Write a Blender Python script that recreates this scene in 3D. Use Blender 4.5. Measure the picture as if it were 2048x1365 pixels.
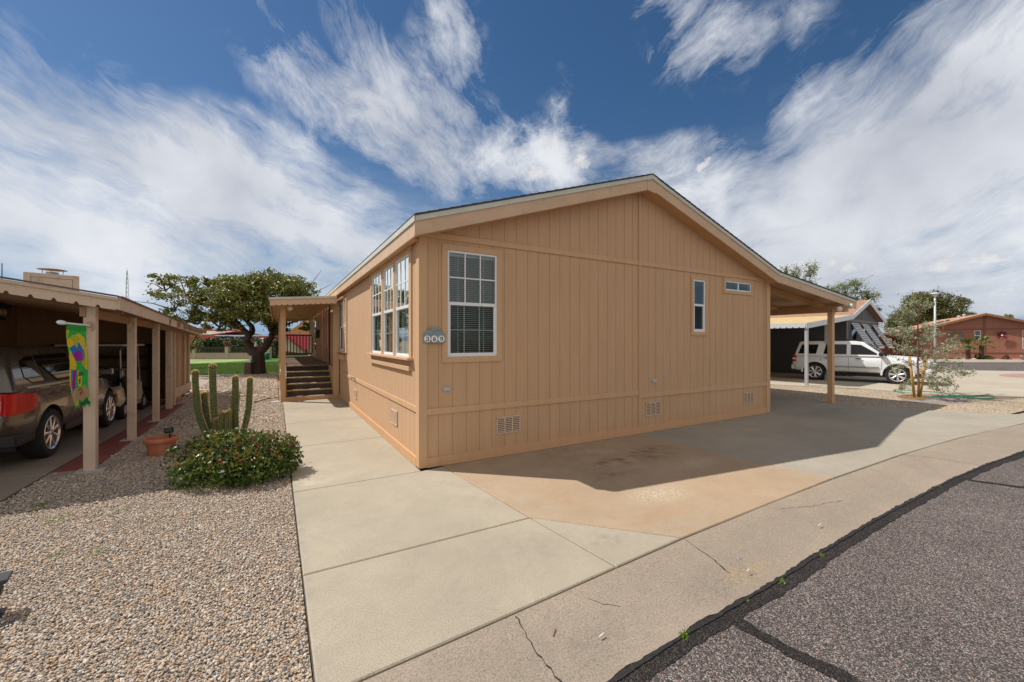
import bpy, bmesh, math, random
import numpy as np
from mathutils import Vector, Matrix
R = math.radians
random.seed(7); rng = np.random.default_rng(11)
for o in list(bpy.data.objects): bpy.data.objects.remove(o)
S = bpy.context.scene; COL = S.collection
# ------------------------------------------------------------------ camera
FPX = 813.0; HC = 1.6; CX, CY = -1.555, -4.971; TH = math.atan(FPX/1401.0)
cd = bpy.data.cameras.new('camera'); cam = bpy.data.objects.new('camera', cd); COL.objects.link(cam)
cam.location = (CX, CY, HC); cam.rotation_euler = (R(90), 0, -TH)
cd.sensor_width = 36; cd.lens = 36*FPX/2048; cd.clip_end = 3000; cd.clip_start = .05
S.camera = cam
ct, st = math.cos(TH), math.sin(TH)
def dirw(px):
    X = (px-1024)/FPX; return (X*ct+st, -X*st+ct)
def dep(px, py, Z, dz=0):          # point seen at photo pixel (px,py) at a known distance Z from the camera
    dx, dy = dirw(px); return Vector((CX+dx*Z, CY+dy*Z, HC-(py-682)*Z/FPX+dz))
# ------------------------------------------------------------------ sun, sky, exposure
SUN = Vector((-.55, .49, 1.0)).normalized()
SUN_E = math.asin(SUN.z); SUN_A = math.atan2(SUN.x, SUN.y)
sl = bpy.data.lights.new('sun', 'SUN'); sl.energy = 4.95; sl.angle = R(.53); sl.color = (1, .95, .87)
so = bpy.data.objects.new('sun', sl); COL.objects.link(so); so.rotation_euler = (-SUN).to_track_quat('-Z', 'Y').to_euler(); so.location = (0, 0, 30)
S.view_settings.view_transform = 'Standard'; S.view_settings.look = 'None'; S.view_settings.gamma = 1; S.view_settings.exposure = 0.0
SKY_STRENGTH = .1
W = bpy.data.worlds.new('World'); S.world = W; W.use_nodes = True
def build_sky():
    nt = W.node_tree; N = nt.nodes; L = nt.links; N.clear()
    out = N.new('ShaderNodeOutputWorld'); bg = N.new('ShaderNodeBackground'); bg.inputs[1].default_value = SKY_STRENGTH
    L.new(bg.outputs[0], out.inputs[0])
    sky = N.new('ShaderNodeTexSky'); sky.sky_type = 'NISHITA'; sky.sun_disc = False
    sky.sun_elevation = SUN_E; sky.sun_rotation = SUN_A; sky.air_density = 1.0; sky.dust_density = .3; sky.ozone_density = 2.5
    hs = N.new('ShaderNodeHueSaturation'); hs.inputs['Saturation'].default_value = 1.22; hs.inputs['Value'].default_value = .78
    L.new(sky.outputs[0], hs.inputs['Color'])
    t0 = N.new('ShaderNodeTexCoord'); s0 = N.new('ShaderNodeSeparateXYZ'); L.new(t0.outputs['Generated'], s0.inputs[0]); mz = N.new('ShaderNodeMath'); mz.operation = 'MAXIMUM'; mz.inputs[1].default_value = .16; L.new(s0.outputs[2], mz.inputs[0])
    c0 = N.new('ShaderNodeCombineXYZ'); L.new(s0.outputs[0], c0.inputs[0]); L.new(s0.outputs[1], c0.inputs[1]); L.new(mz.outputs[0], c0.inputs[2]); L.new(c0.outputs[0], sky.inputs[0])
    tc = N.new('ShaderNodeTexCoord'); sp = N.new('ShaderNodeSeparateXYZ'); L.new(tc.outputs['Generated'], sp.inputs[0])
    def M(op, a, b=None, clamp=False):
        n = N.new('ShaderNodeMath'); n.operation = op; n.use_clamp = clamp
        for i, v in enumerate((a, b)):
            if v is None: continue
            if isinstance(v, (int, float)): n.inputs[i].default_value = v
            else: L.new(v, n.inputs[i])
        return n.outputs[0]
    az = M('ARCTAN2', sp.outputs[0], sp.outputs[1]); el = M('ARCSINE', sp.outputs[2])
    cb = N.new('ShaderNodeCombineXYZ'); L.new(az, cb.inputs[0]); L.new(el, cb.inputs[1])
    # one shared warp so that edges fray
    wn = N.new('ShaderNodeTexNoise'); wn.inputs['Scale'].default_value = 5; wn.inputs['Detail'].default_value = 4; L.new(cb.outputs[0], wn.inputs['Vector'])
    ws = N.new('ShaderNodeVectorMath'); ws.operation = 'SUBTRACT'; L.new(wn.outputs['Color'], ws.inputs[0]); ws.inputs[1].default_value = (.5, .5, .5)
    wm = N.new('ShaderNodeVectorMath'); wm.operation = 'SCALE'; wm.inputs[3].default_value = .10; L.new(ws.outputs[0], wm.inputs[0])
    wa = N.new('ShaderNodeVectorMath'); wa.operation = 'ADD'; L.new(cb.outputs[0], wa.inputs[0]); L.new(wm.outputs[0], wa.inputs[1])
    P = wa.outputs[0]
    def ae(px, py):
        dx, dy = dirw(px); return math.atan2(dx, dy), math.atan((682-py)/FPX/math.hypot(dx, dy))
    total = None
    bn = N.new('ShaderNodeTexNoise'); bn.inputs['Scale'].default_value = 3.6; bn.inputs['Detail'].default_value = 6; L.new(P, bn.inputs['Vector'])
    # groups of streaks: each has one stretched noise (angle, scale across, amount, stretch) and several soft ellipses (from, to, half width, density)
    groups = [(-.36, 6.5, 3.7, 3.2, [((-420, 60), (830, 520), 140, 1.35), ((-450, 330), (780, 560), 100, 1.1), ((-400, 480), (900, 590), 60, 1.0)]),
              (-.72, 7.5, 3.9, 2.3, [((500, 20), (1060, 370), 110, .75), ((620, 190), (1120, 370), 95, .85)]),
              (-1.1, 8, 3.8, 2.4, [((650, -40), (960, 330), 70, .7), ((860, -120), (960, 260), 60, .6)]),
              (.50, 5.5, 3.3, 2.8, [((1450, 500), (2500, -40), 215, 1.3), ((1290, 430), (2300, 400), 105, .95)]),
              (.12, 9, 3.6, 3.4, [((980, 320), (1900, 300), 80, .7), ((1290, 470), (2300, 620), 90, 1.1), ((1500, 640), (2500, 560), 60, .9), ((700, 590), (1200, 640), 60, 1.1)]),
              (.42, 10, 3.6, 3.5, [((1250, 130), (1720, -40), 60, .36), ((140, 60), (430, 330), 70, .4), ((1180, -60), (1500, 20), 50, .6)])]
    for (ga, ns, na, stx, bl) in groups:
        gm = None; c0x = c0y = 0
        for (a, b, w, dn) in bl:
            A = ae(*a); B = ae(*b); m = ((A[0]+B[0])/2, (A[1]+B[1])/2); hl = math.hypot(B[0]-A[0], B[1]-A[1])/2*1.15; ang = math.atan2(B[1]-A[1], B[0]-A[0]); hw = w/FPX*.95
            mp = N.new('ShaderNodeMapping'); mp.vector_type = 'TEXTURE'; L.new(P, mp.inputs[0])
            mp.inputs['Location'].default_value = (m[0], m[1], 0); mp.inputs['Rotation'].default_value = (0, 0, ang); mp.inputs['Scale'].default_value = (hl, hw, 1)
            ln = N.new('ShaderNodeVectorMath'); ln.operation = 'LENGTH'; L.new(mp.outputs[0], ln.inputs[0])
            v = M('SUBTRACT', M('MULTIPLY', M('SUBTRACT', 1.15, ln.outputs['Value'], True), dn*1.15), .14); gm = v if gm is None else M('MAXIMUM', gm, v); c0x, c0y = m
        gm = M('ADD', gm, M('MULTIPLY', M('SUBTRACT', bn.outputs[0], .52), 1.7))
        m2 = N.new('ShaderNodeMapping'); m2.vector_type = 'TEXTURE'; L.new(P, m2.inputs[0])
        m2.inputs['Location'].default_value = (c0x, c0y, c0x*3); m2.inputs['Rotation'].default_value = (0, 0, ga); m2.inputs['Scale'].default_value = (stx, 1, 1)
        nz = N.new('ShaderNodeTexNoise'); nz.inputs['Scale'].default_value = ns; nz.inputs['Detail'].default_value = 7; nz.inputs['Roughness'].default_value = .70; nz.inputs['Distortion'].default_value = .3
        L.new(m2.outputs[0], nz.inputs['Vector'])
        n1 = M('MULTIPLY', M('SUBTRACT', nz.outputs[0], .50), na)
        v = M('MULTIPLY', M('ADD', gm, n1, True), M('MULTIPLY', M('ADD', gm, .14), 4.0, True), True)
        total = v if total is None else M('SUBTRACT', 1.0, M('MULTIPLY', M('SUBTRACT', 1.0, total), M('SUBTRACT', 1.0, v)))
    # thin veil everywhere towards the horizon
    vn = N.new('ShaderNodeTexNoise'); vm = N.new('ShaderNodeMapping'); L.new(P, vm.inputs[0]); vm.inputs['Scale'].default_value = (1.0, 6, 1)
    L.new(vm.outputs[0], vn.inputs['Vector']); vn.inputs['Scale'].default_value = 3; vn.inputs['Detail'].default_value = 6; vn.inputs['Roughness'].default_value = .6
    lowf = M('SUBTRACT', 1.0, M('MULTIPLY', el, 2.3), True)
    veil = M('MULTIPLY', M('MULTIPLY', M('SUBTRACT', vn.outputs[0], .36), 3.6, True), M('MULTIPLY', lowf, .85), True)
    total = M('SUBTRACT', 1.0, M('MULTIPLY', M('SUBTRACT', 1.0, total), M('SUBTRACT', 1.0, veil)))
    total = M('MULTIPLY', total, .95)
    fw = N.new('ShaderNodeVectorMath'); fw.operation = 'DOT_PRODUCT'; L.new(tc.outputs['Generated'], fw.inputs[0]); fw.inputs[1].default_value = (st, ct, 0)
    rear_fill = M('MAXIMUM', M('MULTIPLY', M('SUBTRACT', .02, fw.outputs['Value']), 3.0, True), M('MULTIPLY', M('SUBTRACT', el, R(47)), 1.1, True))  # bright cloud added to unseen sky behind and overhead, lifting the shade
    # cloud brightness varies softly
    cr = N.new('ShaderNodeValToRGB'); cr.color_ramp.elements[0].position = .33; cr.color_ramp.elements[1].position = .66
    k = 1/SKY_STRENGTH
    cr.color_ramp.elements[0].color = (.50, .53, .60, 1); cr.color_ramp.elements[1].color = (.84, .86, .90, 1); L.new(bn.outputs[0], cr.inputs[0])
    cmx = N.new('ShaderNodeMix'); cmx.data_type = 'RGBA'; L.new(rear_fill, cmx.inputs[0]); L.new(cr.outputs[0], cmx.inputs[6]); cmx.inputs[7].default_value = (.82, .765, .70, 1)
    total = M('MAXIMUM', total, M('MULTIPLY', rear_fill, .85))
    sc = N.new('ShaderNodeVectorMath'); sc.operation = 'SCALE'; sc.inputs[3].default_value = k; L.new(cmx.outputs[2], sc.inputs[0])
    mx = N.new('ShaderNodeMix'); mx.data_type = 'RGBA'; L.new(total, mx.inputs[0]); L.new(hs.outputs[0], mx.inputs[6]); L.new(sc.outputs[0], mx.inputs[7])
    # small white cumulus puffs
    puff = None
    for (px, py, wx_, wy_) in ((1072, 342, 34, 18), (1096, 288, 24, 16), (1160, 330, 32, 20), (1700, 532, 62, 16), (1655, 528, 40, 10), (1880, 520, 75, 24), (1975, 512, 60, 20), (1408, 331, 24, 9), (2020, 580, 36, 7)):
        A = ae(px, py); ca = 1/(1+((px-1024)/FPX)**2)
        mp = N.new('ShaderNodeMapping'); mp.vector_type = 'TEXTURE'; L.new(cb.outputs[0], mp.inputs[0])
        mp.inputs['Location'].default_value = (A[0], A[1], 0); mp.inputs['Scale'].default_value = (wx_/FPX*ca*1.25, wy_/FPX*math.sqrt(ca)*1.3, 1)
        if px in (1096, 1072, 1160, 1408): mp.inputs['Rotation'].default_value = (0, 0, .45)
        ln = N.new('ShaderNodeVectorMath'); ln.operation = 'LENGTH'; L.new(mp.outputs[0], ln.inputs[0])
        v = M('SUBTRACT', 1.0, ln.outputs['Value'], True)
        puff = v if puff is None else M('MAXIMUM', puff, v)
    pn = N.new('ShaderNodeTexNoise'); pn.inputs['Scale'].default_value = 30; pn.inputs['Detail'].default_value = 6; pn.inputs['Roughness'].default_value = .66; L.new(cb.outputs[0], pn.inputs['Vector'])
    pv = M('MULTIPLY', M('ADD', puff, M('MULTIPLY', M('SUBTRACT', pn.outputs[0], .66), 2.4)), 2.6, True)
    pv = M('MULTIPLY', pv, M('MULTIPLY', puff, 6, True))
    pc = N.new('ShaderNodeValToRGB'); pc.color_ramp.elements[0].position = .35; pc.color_ramp.elements[1].position = .6
    pc.color_ramp.elements[0].color = (.5, .52, .58, 1); pc.color_ramp.elements[1].color = (.80, .80, .81, 1); L.new(pn.outputs[0], pc.inputs[0])
    s2 = N.new('ShaderNodeVectorMath'); s2.operation = 'SCALE'; s2.inputs[3].default_value = k; L.new(pc.outputs[0], s2.inputs[0])
    m2 = N.new('ShaderNodeMix'); m2.data_type = 'RGBA'; L.new(M('MULTIPLY', pv, .8), m2.inputs[0]); L.new(mx.outputs[2], m2.inputs[6]); L.new(s2.outputs[0], m2.inputs[7])
    L.new(m2.outputs[2], bg.inputs[0])
build_sky()

# ------------------------------------------------------------------ helpers
class MB:
    def __init__(s): s.v = []; s.f = []; s.mi = []
    def add(s, vs, fs, mi=0):
        b = len(s.v); s.v += [tuple(v) for v in vs]; s.f += [tuple(b+i for i in f) for f in fs]; s.mi += [mi]*len(fs); return s
    def box(s, a, b, T=None, mi=0):
        x0, y0, z0 = a; x1, y1, z1 = b
        vs = [(x0,y0,z0),(x1,y0,z0),(x1,y1,z0),(x0,y1,z0),(x0,y0,z1),(x1,y0,z1),(x1,y1,z1),(x0,y1,z1)]
        if T: vs = [T(*v) for v in vs]
        return s.add(vs, [(0,3,2,1),(4,5,6,7),(0,1,5,4),(1,2,6,5),(2,3,7,6),(3,0,4,7)], mi)
    def bar(s, p, q, w, h, up=(0,0,1), mi=0):      # rectangular bar from p to q
        p = Vector(p); q = Vector(q); d = (q-p).normalized(); u = Vector(up)
        sd = d.cross(u); sd = sd.normalized() if sd.length > 1e-5 else Vector((1,0,0)); u = sd.cross(d)
        vs = [c + sd*(a*w/2) + u*(b*h/2) for c in (p, q) for a, b in ((-1,-1),(1,-1),(1,1),(-1,1))]
        return s.add(vs, [(0,1,2,3),(7,6,5,4),(0,4,5,1),(1,5,6,2),(2,6,7,3),(3,7,4,0)], mi)
    def tube(s, pts, rad, n=10, cap=True, mi=0, ribs=0, rd=0):
        pts = [Vector(p) for p in pts]; rad = rad if isinstance(rad, (list, tuple)) else [rad]*len(pts)
        b = len(s.v); ref = Vector((.31, .95, .11)).normalized()
        for i, p in enumerate(pts):
            d = (pts[min(i+1, len(pts)-1)]-pts[max(i-1, 0)]).normalized()
            a = d.cross(ref).normalized(); c = d.cross(a)
            for k in range(n):
                t = 2*math.pi*k/n; r = rad[i]*(1 + (rd if ribs and k % 2 else 0)); s.v.append(tuple(p + a*math.cos(t)*r + c*math.sin(t)*r))
        for i in range(len(pts)-1):
            for k in range(n):
                s.f.append((b+i*n+k, b+i*n+(k+1) % n, b+(i+1)*n+(k+1) % n, b+(i+1)*n+k)); s.mi.append(mi)
        if cap:
            s.f.append(tuple(b+k for k in range(n))[::-1]); s.f.append(tuple(b+(len(pts)-1)*n+k for k in range(n))); s.mi += [mi, mi]
        return s
    def lathe(s, prof, c=(0,0,0), n=24, ax='z', mi=0, T=None, caps=True):
        b = len(s.v)
        for (r, h) in prof:
            for k in range(n):
                t = 2*math.pi*k/n; u, w = r*math.cos(t), r*math.sin(t)
                p = {'z': (u, w, h), 'y': (u, h, w), 'x': (h, u, w)}[ax]; p = (p[0]+c[0], p[1]+c[1], p[2]+c[2])
                s.v.append(tuple(T(*p)) if T else p)
        for i in range(len(prof)-1):
            for k in range(n): s.f.append((b+i*n+k, b+i*n+(k+1) % n, b+(i+1)*n+(k+1) % n, b+(i+1)*n+k)); s.mi.append(mi)
        for i in (0, len(prof)-1):
            if caps and prof[i][0] > 1e-4: s.f.append(tuple(b+i*n+k for k in range(n))); s.mi.append(mi)
        return s
    def prism(s, poly, z0, z1, T=None, mi=0):        # polygon in (x,y) extruded in z, T maps
        n = len(poly); vs = [(p[0], p[1], z0) for p in poly]+[(p[0], p[1], z1) for p in poly]
        if T: vs = [T(*v) for v in vs]
        return s.add(vs, [tuple(range(n))[::-1], tuple(range(n, 2*n))]+[(i, (i+1) % n, n+(i+1) % n, n+i) for i in range(n)], mi)
def mesh_from(name, mb, mats, smooth=False, fix=True, merge=0):
    me = bpy.data.meshes.new(name); me.from_pydata(mb.v, [], mb.f)
    mats = mats if isinstance(mats, (list, tuple)) else [mats]
    for m in mats: me.materials.append(m)
    if len(mats) > 1: me.polygons.foreach_set('material_index', mb.mi)
    if fix or merge:
        bm = bmesh.new(); bm.from_mesh(me)
        if merge: bmesh.ops.remove_doubles(bm, verts=bm.verts, dist=merge)
        bmesh.ops.recalc_face_normals(bm, faces=bm.faces); bm.to_mesh(me); bm.free()
    if smooth: me.polygons.foreach_set('use_smooth', [True]*len(me.polygons))
    me.update(); return me
def obj(name, mb, mats, parent=None, smooth=False, bevel=0, fix=True, merge=0, label=None, seg=1):
    me = mesh_from(name, mb, mats, smooth, fix, merge); o = bpy.data.objects.new(name, me); COL.objects.link(o)
    if parent: o.parent = parent
    if bevel:
        m = o.modifiers.new('bevel', 'BEVEL'); m.width = bevel; m.segments = seg; m.limit_method = 'ANGLE'; m.angle_limit = R(35)
    if smooth:
        try:
            m = o.modifiers.new('wn', 'WEIGHTED_NORMAL') if bevel else None
        except Exception: pass
    if label: o['label'] = label
    return o
def autosmooth(o, a=35):
    me = o.data; me.polygons.foreach_set('use_smooth', [True]*len(me.polygons))
    try: me.set_sharp_from_angle(angle=R(a))
    except Exception: pass
    return o
def tag(o, label=None, cat=None, group=None, kind=None):
    if label: o['label'] = label
    if cat: o['category'] = cat
    if group: o['group'] = group
    if kind: o['kind'] = kind
    return o
def thing(name, label, cat, loc=(0,0,0), rz=0, group=None, scale=1):
    o = bpy.data.objects.new(name, None); COL.objects.link(o); o.location = loc; o.rotation_euler = (0, 0, rz); o.scale = (scale,)*3
    o.empty_display_size = .2; return tag(o, label, cat, group)
def struct(name, mb, mats, **k): return tag(obj(name, mb, mats, **k), kind='structure')
def copy_tree(o, parent=None):
    c = o.copy(); COL.objects.link(c); c.parent = parent
    for ch in [x for x in bpy.data.objects if x.parent == o]: copy_tree(ch, c)
    return c
# ------------------------------------------------------------------ materials
def newmat(name):
    m = bpy.data.materials.new(name); m.use_nodes = True; nt = m.node_tree; nt.nodes.clear()
    out = nt.nodes.new('ShaderNodeOutputMaterial'); b = nt.nodes.new('ShaderNodeBsdfPrincipled'); nt.links.new(b.outputs[0], out.inputs[0]); return m, nt, b, out
def nd(nt, t, **k):
    n = nt.nodes.new(t)
    for a, v in k.items(): setattr(n, a, v)
    return n
def noise(nt, vec, scale, detail=4, rough=.5, dist=0):
    n = nd(nt, 'ShaderNodeTexNoise'); n.inputs['Scale'].default_value = scale; n.inputs['Detail'].default_value = detail; n.inputs['Roughness'].default_value = rough; n.inputs['Distortion'].default_value = dist
    if vec: nt.links.new(vec, n.inputs['Vector'])
    return n.outputs[0]
def ramp(nt, fac, stops, interp='LINEAR'):
    r = nd(nt, 'ShaderNodeValToRGB'); e = r.color_ramp; e.interpolation = interp
    while len(e.elements) < len(stops): e.elements.new(.5)
    for i, (p, c) in enumerate(stops):
        e.elements[i].position = p; c = (c, c, c) if isinstance(c, (int, float)) else c; e.elements[i].color = (*c[:3], 1)
    nt.links.new(fac, r.inputs[0]); return r.outputs[0]
def mix(nt, fac, a, b, mode='MIX'):
    n = nd(nt, 'ShaderNodeMix', data_type='RGBA', blend_type=mode)
    for i, v in ((0, fac), (6, a), (7, b)):
        if isinstance(v, (int, float)): n.inputs[i].default_value = v if i == 0 else (v, v, v, 1)
        elif isinstance(v, (tuple, list)): n.inputs[i].default_value = (*v[:3], 1)
        else: nt.links.new(v, n.inputs[i])
    return n.outputs[2]
def mth(nt, op, a, b=None, clamp=False):
    n = nd(nt, 'ShaderNodeMath', operation=op, use_clamp=clamp)
    for i, v in enumerate((a, b)):
        if v is None: continue
        if isinstance(v, (int, float)): n.inputs[i].default_value = v
        else: nt.links.new(v, n.inputs[i])
    return n.outputs[0]
def bump(nt, b, h, strength=.3, dist=.01):
    n = nd(nt, 'ShaderNodeBump'); n.inputs['Strength'].default_value = strength; n.inputs['Distance'].default_value = dist; nt.links.new(h, n.inputs['Height']); nt.links.new(n.outputs[0], b.inputs['Normal']); return n
def coord(nt, kind='Object'): return nd(nt, 'ShaderNodeTexCoord').outputs[kind]
def pos(nt): return nd(nt, 'ShaderNodeNewGeometry').outputs['Position']
def simple(name, col, rough=.6, var=.12, vs=6, metal=0, bs=0, bscale=80, spec=.5, coat=0, dirt=None):
    m, nt, b, out = newmat(name); c = coord(nt)
    n = noise(nt, c, vs, 5, .6)
    lo = tuple(x*(1-var) for x in col); hi = tuple(min(1, x*(1+var)) for x in col)
    o = ramp(nt, n, [(.3, lo), (.7, hi)])
    if dirt:
        d = noise(nt, c, dirt[1], 6, .65); o = mix(nt, ramp(nt, d, [(.52, 0), (.68, dirt[2])]), o, dirt[0])
    nt.links.new(o, b.inputs['Base Color']); b.inputs['Roughness'].default_value = rough; b.inputs['Metallic'].default_value = metal
    b.inputs['Specular IOR Level'].default_value = spec; b.inputs['Coat Weight'].default_value = coat
    if bs: bump(nt, b, noise(nt, c, bscale, 4, .6), bs, .004)
    return m
def siding_mat(name, col, dark=.9):
    m, nt, b, out = newmat(name); c = pos(nt)
    mp = nd(nt, 'ShaderNodeMapping'); mp.inputs['Scale'].default_value = (1, 1, .12); nt.links.new(c, mp.inputs[0])
    n = noise(nt, mp.outputs[0], 9, 6, .65); n2 = noise(nt, c, 1.1, 4, .6)
    o = ramp(nt, n, [(.25, tuple(x*.90 for x in col)), (.75, tuple(x*1.06 for x in col))])
    o = mix(nt, ramp(nt, n2, [(.35, 0), (.75, .35)]), o, tuple(x*dark for x in col))
    sp = nd(nt, 'ShaderNodeSeparateXYZ'); nt.links.new(c, sp.inputs[0])
    low = ramp(nt, mth(nt, 'ADD', sp.outputs[2], mth(nt, 'MULTIPLY', n, .25)), [(.10, .45), (.42, 0)])   # splashed soil near the ground
    o = mix(nt, low, o, (col[0]*.95, col[1]*.72, col[2]*.55))
    st_ = noise(nt, mp.outputs[0], 26, 5, .7)                                                  # rain streaks and scuffs
    o = mix(nt, ramp(nt, st_, [(.58, 0), (.78, .42)]), o, tuple(x*.72 for x in col))
    sc_ = noise(nt, c, 5.5, 8, .75); o = mix(nt, ramp(nt, sc_, [(.70, 0), (.76, .35)]), o, tuple(min(1, x*1.25) for x in col))
    nt.links.new(o, b.inputs['Base Color']); b.inputs['Roughness'].default_value = .75; b.inputs['Specular IOR Level'].default_value = .25
    mg = nd(nt, 'ShaderNodeMapping'); mg.inputs['Scale'].default_value = (1, 1, .08); nt.links.new(c, mg.inputs[0])
    h = mth(nt, 'ADD', noise(nt, mg.outputs[0], 90, 3, .6), mth(nt, 'MULTIPLY', noise(nt, c, 14, 4, .6), .6))
    bump(nt, b, h, .45, .003); return m
TAN = (.565, .365, .22)
M = {}
M['siding'] = siding_mat('tan_siding', TAN)
M['trim'] = siding_mat('tan_trim', (.59, .385, .225), .94)
M['fascia'] = simple('fascia_paint', (.60, .42, .28), .6, .07, 3, bs=.2, dirt=((.42, .28, .17), 5, .5))
M['soffit'] = simple('soffit_paint', (.55, .32, .15), .7, .08, 3)
M['drip'] = simple('drip_edge_metal', (.56, .57, .50), .45, .08, 4, spec=.4)
M['white'] = simple('white_paint', (.78, .79, .80), .4, .05, 5)
M['vinyl'] = simple('white_window_frame', (.74, .77, .80), .35, .04, 9)
M['vent'] = simple('vent_grille', (.66, .50, .38), .6, .1, 20)
M['vent_dark'] = simple('vent_shadow_board', (.19, .125, .085), .9, .2)
M['dark'] = simple('dark_room', (.010, .013, .015), .9, .2)
M['black'] = simple('black_plastic', (.012, .012, .013), .4, .2)
M['rubber'] = simple('rubber', (.015, .015, .015), .8, .25, 20, bs=.3)
M['chrome'] = simple('chrome', (.78, .78, .80), .22, .03, metal=.85)
M['steel'] = simple('grey_steel', (.35, .36, .37), .4, .1, metal=.7)
M['blind'] = simple('blind_slats', (.76, .83, .83), .5, .06)
M['concrete_pad'] = simple('pad', (.42, .40, .36), .85, .15, 9, bs=.4)
def shingle_mat(name, a, b_):
    m, nt, b, out = newmat(name); c = coord(nt)
    br = nd(nt, 'ShaderNodeTexBrick'); br.inputs['Scale'].default_value = 3.2; br.inputs['Mortar Size'].default_value = .012; br.inputs['Brick Width'].default_value = .9; br.inputs['Row Height'].default_value = .42
    br.inputs['Color1'].default_value = (*a, 1); br.inputs['Color2'].default_value = (*b_, 1); br.inputs['Mortar'].default_value = (*[x*.45 for x in a], 1)
    nt.links.new(c, br.inputs['Vector']); n = noise(nt, c, 60, 4, .7)
    nt.links.new(mix(nt, .5, br.outputs['Color'], ramp(nt, n, [(.3, tuple(x*.6 for x in a)), (.7, tuple(x*1.3 for x in b_))])), b.inputs['Base Color'])
    b.inputs['Roughness'].default_value = .9; bump(nt, b, br.outputs['Fac'], .6, -.01); return m
M['shingle'] = shingle_mat('dark_shingles', (.05, .055, .055), (.09, .09, .085))
M['brown_shingle'] = shingle_mat('brown_shingles', (.29, .155, .09), (.39, .225, .14))
M['red_shingle'] = shingle_mat('clay_shingles', (.42, .20, .12), (.52, .27, .17))
def glass_mat(name, tint=(.72, .84, .85), refl=1.0):
    m, nt, b, out = newmat(name); nt.nodes.remove(b)
    g = nd(nt, 'ShaderNodeBsdfGlossy'); g.inputs['Roughness'].default_value = .015; g.inputs['Color'].default_value = (.9, .95, .95, 1)
    t = nd(nt, 'ShaderNodeBsdfTransparent'); t.inputs[0].default_value = (*tint, 1)
    f = nd(nt, 'ShaderNodeFresnel'); f.inputs[0].default_value = 1.55
    c = coord(nt); bn = nd(nt, 'ShaderNodeBump'); bn.inputs['Strength'].default_value = .06; bn.inputs['Distance'].default_value = .02; nt.links.new(noise(nt, c, 3.2, 2), bn.inputs['Height'])
    nt.links.new(bn.outputs[0], g.inputs['Normal']); nt.links.new(bn.outputs[0], f.inputs['Normal'])
    x = nd(nt, 'ShaderNodeMixShader'); fr = mth(nt, 'MULTIPLY', f.outputs[0], 1.5*refl, True); nt.links.new(mth(nt, 'ADD', fr, .015*refl, True), x.inputs[0])
    nt.links.new(t.outputs[0], x.inputs[1]); nt.links.new(g.outputs[0], x.inputs[2]); nt.links.new(x.outputs[0], out.inputs[0]); return m
M['glass'] = glass_mat('window_glass')
M['screen'] = glass_mat('screened_glass', (.60, .66, .65), .28)
def carglass():
    m, nt, b, out = newmat('tinted_car_glass'); b.inputs['Base Color'].default_value = (.006, .008, .01, 1); b.inputs['Roughness'].default_value = .03; b.inputs['Specular IOR Level'].default_value = .45; return m
M['carglass'] = carglass()
def concrete_mat(name, a, spots=(), dark=.75, agg=.25, bs=.25):
    m, nt, b, out = newmat(name); c = pos(nt)
    n1 = noise(nt, c, .55, 5, .6); n2 = noise(nt, c, 3.2, 6, .65); n3 = noise(nt, c, 130, 3, .7)
    o = ramp(nt, n1, [(.3, tuple(x*.86 for x in a)), (.7, tuple(x*1.08 for x in a))])
    o = mix(nt, ramp(nt, n2, [(.45, 0), (.8, .55)]), o, tuple(x*dark for x in a))
    o = mix(nt, agg, o, mix(nt, 1, o, ramp(nt, n3, [(.32, .25), (.5, 1), (.68, 1.5)]), 'MULTIPLY'))
    sk = nd(nt, 'ShaderNodeTexVoronoi'); sk.inputs['Scale'].default_value = 55; nt.links.new(c, sk.inputs['Vector'])    # pits
    o = mix(nt, ramp(nt, sk.outputs[0], [(.04, .35), (.12, 0)]), o, tuple(x*.4 for x in a))
    bm_ = nd(nt, 'ShaderNodeMapping'); bm_.inputs['Scale'].default_value = (3, 60, 3); nt.links.new(c, bm_.inputs[0]); br_ = noise(nt, bm_.outputs[0], 3, 4, .7)
    o = mix(nt, 1, o, ramp(nt, br_, [(.3, .94), (.7, 1.05)]), 'MULTIPLY')
    wn_ = noise(nt, c, 1.3, 9, .75, 1.5); o = mix(nt, ramp(nt, wn_, [(.50, 0), (.53, .12), (.57, 0)]), o, tuple(x*.5 for x in a)); o = mix(nt, ramp(nt, noise(nt, c, 2.1, 8, .7), [(.58, 0), (.72, .35)]), o, tuple(min(1, x*1.18) for x in a))
    for (x, y, rx, ry, col, amt, ns) in spots:
        mp = nd(nt, 'ShaderNodeMapping', vector_type='TEXTURE'); mp.inputs['Location'].default_value = (x, y, 0); mp.inputs['Scale'].default_value = (rx, ry, 50); nt.links.new(c, mp.inputs[0])
        ln = nd(nt, 'ShaderNodeVectorMath', operation='LENGTH'); nt.links.new(mp.outputs[0], ln.inputs[0])
        k = mth(nt, 'MULTIPLY', mth(nt, 'SUBTRACT', 1.0, ln.outputs['Value'], True), mth(nt, 'MULTIPLY', mth(nt, 'SUBTRACT', noise(nt, c, ns, 7, .75), .44, True), 6*amt), True)
        o = mix(nt, k, o, col)
    nt.links.new(o, b.inputs['Base Color']); b.inputs['Roughness'].default_value = .85; b.inputs['Specular IOR Level'].default_value = .2
    bump(nt, b, mth(nt, 'ADD', n3, n2), bs, .004); return m
CON = (.395, .345, .268)
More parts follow.
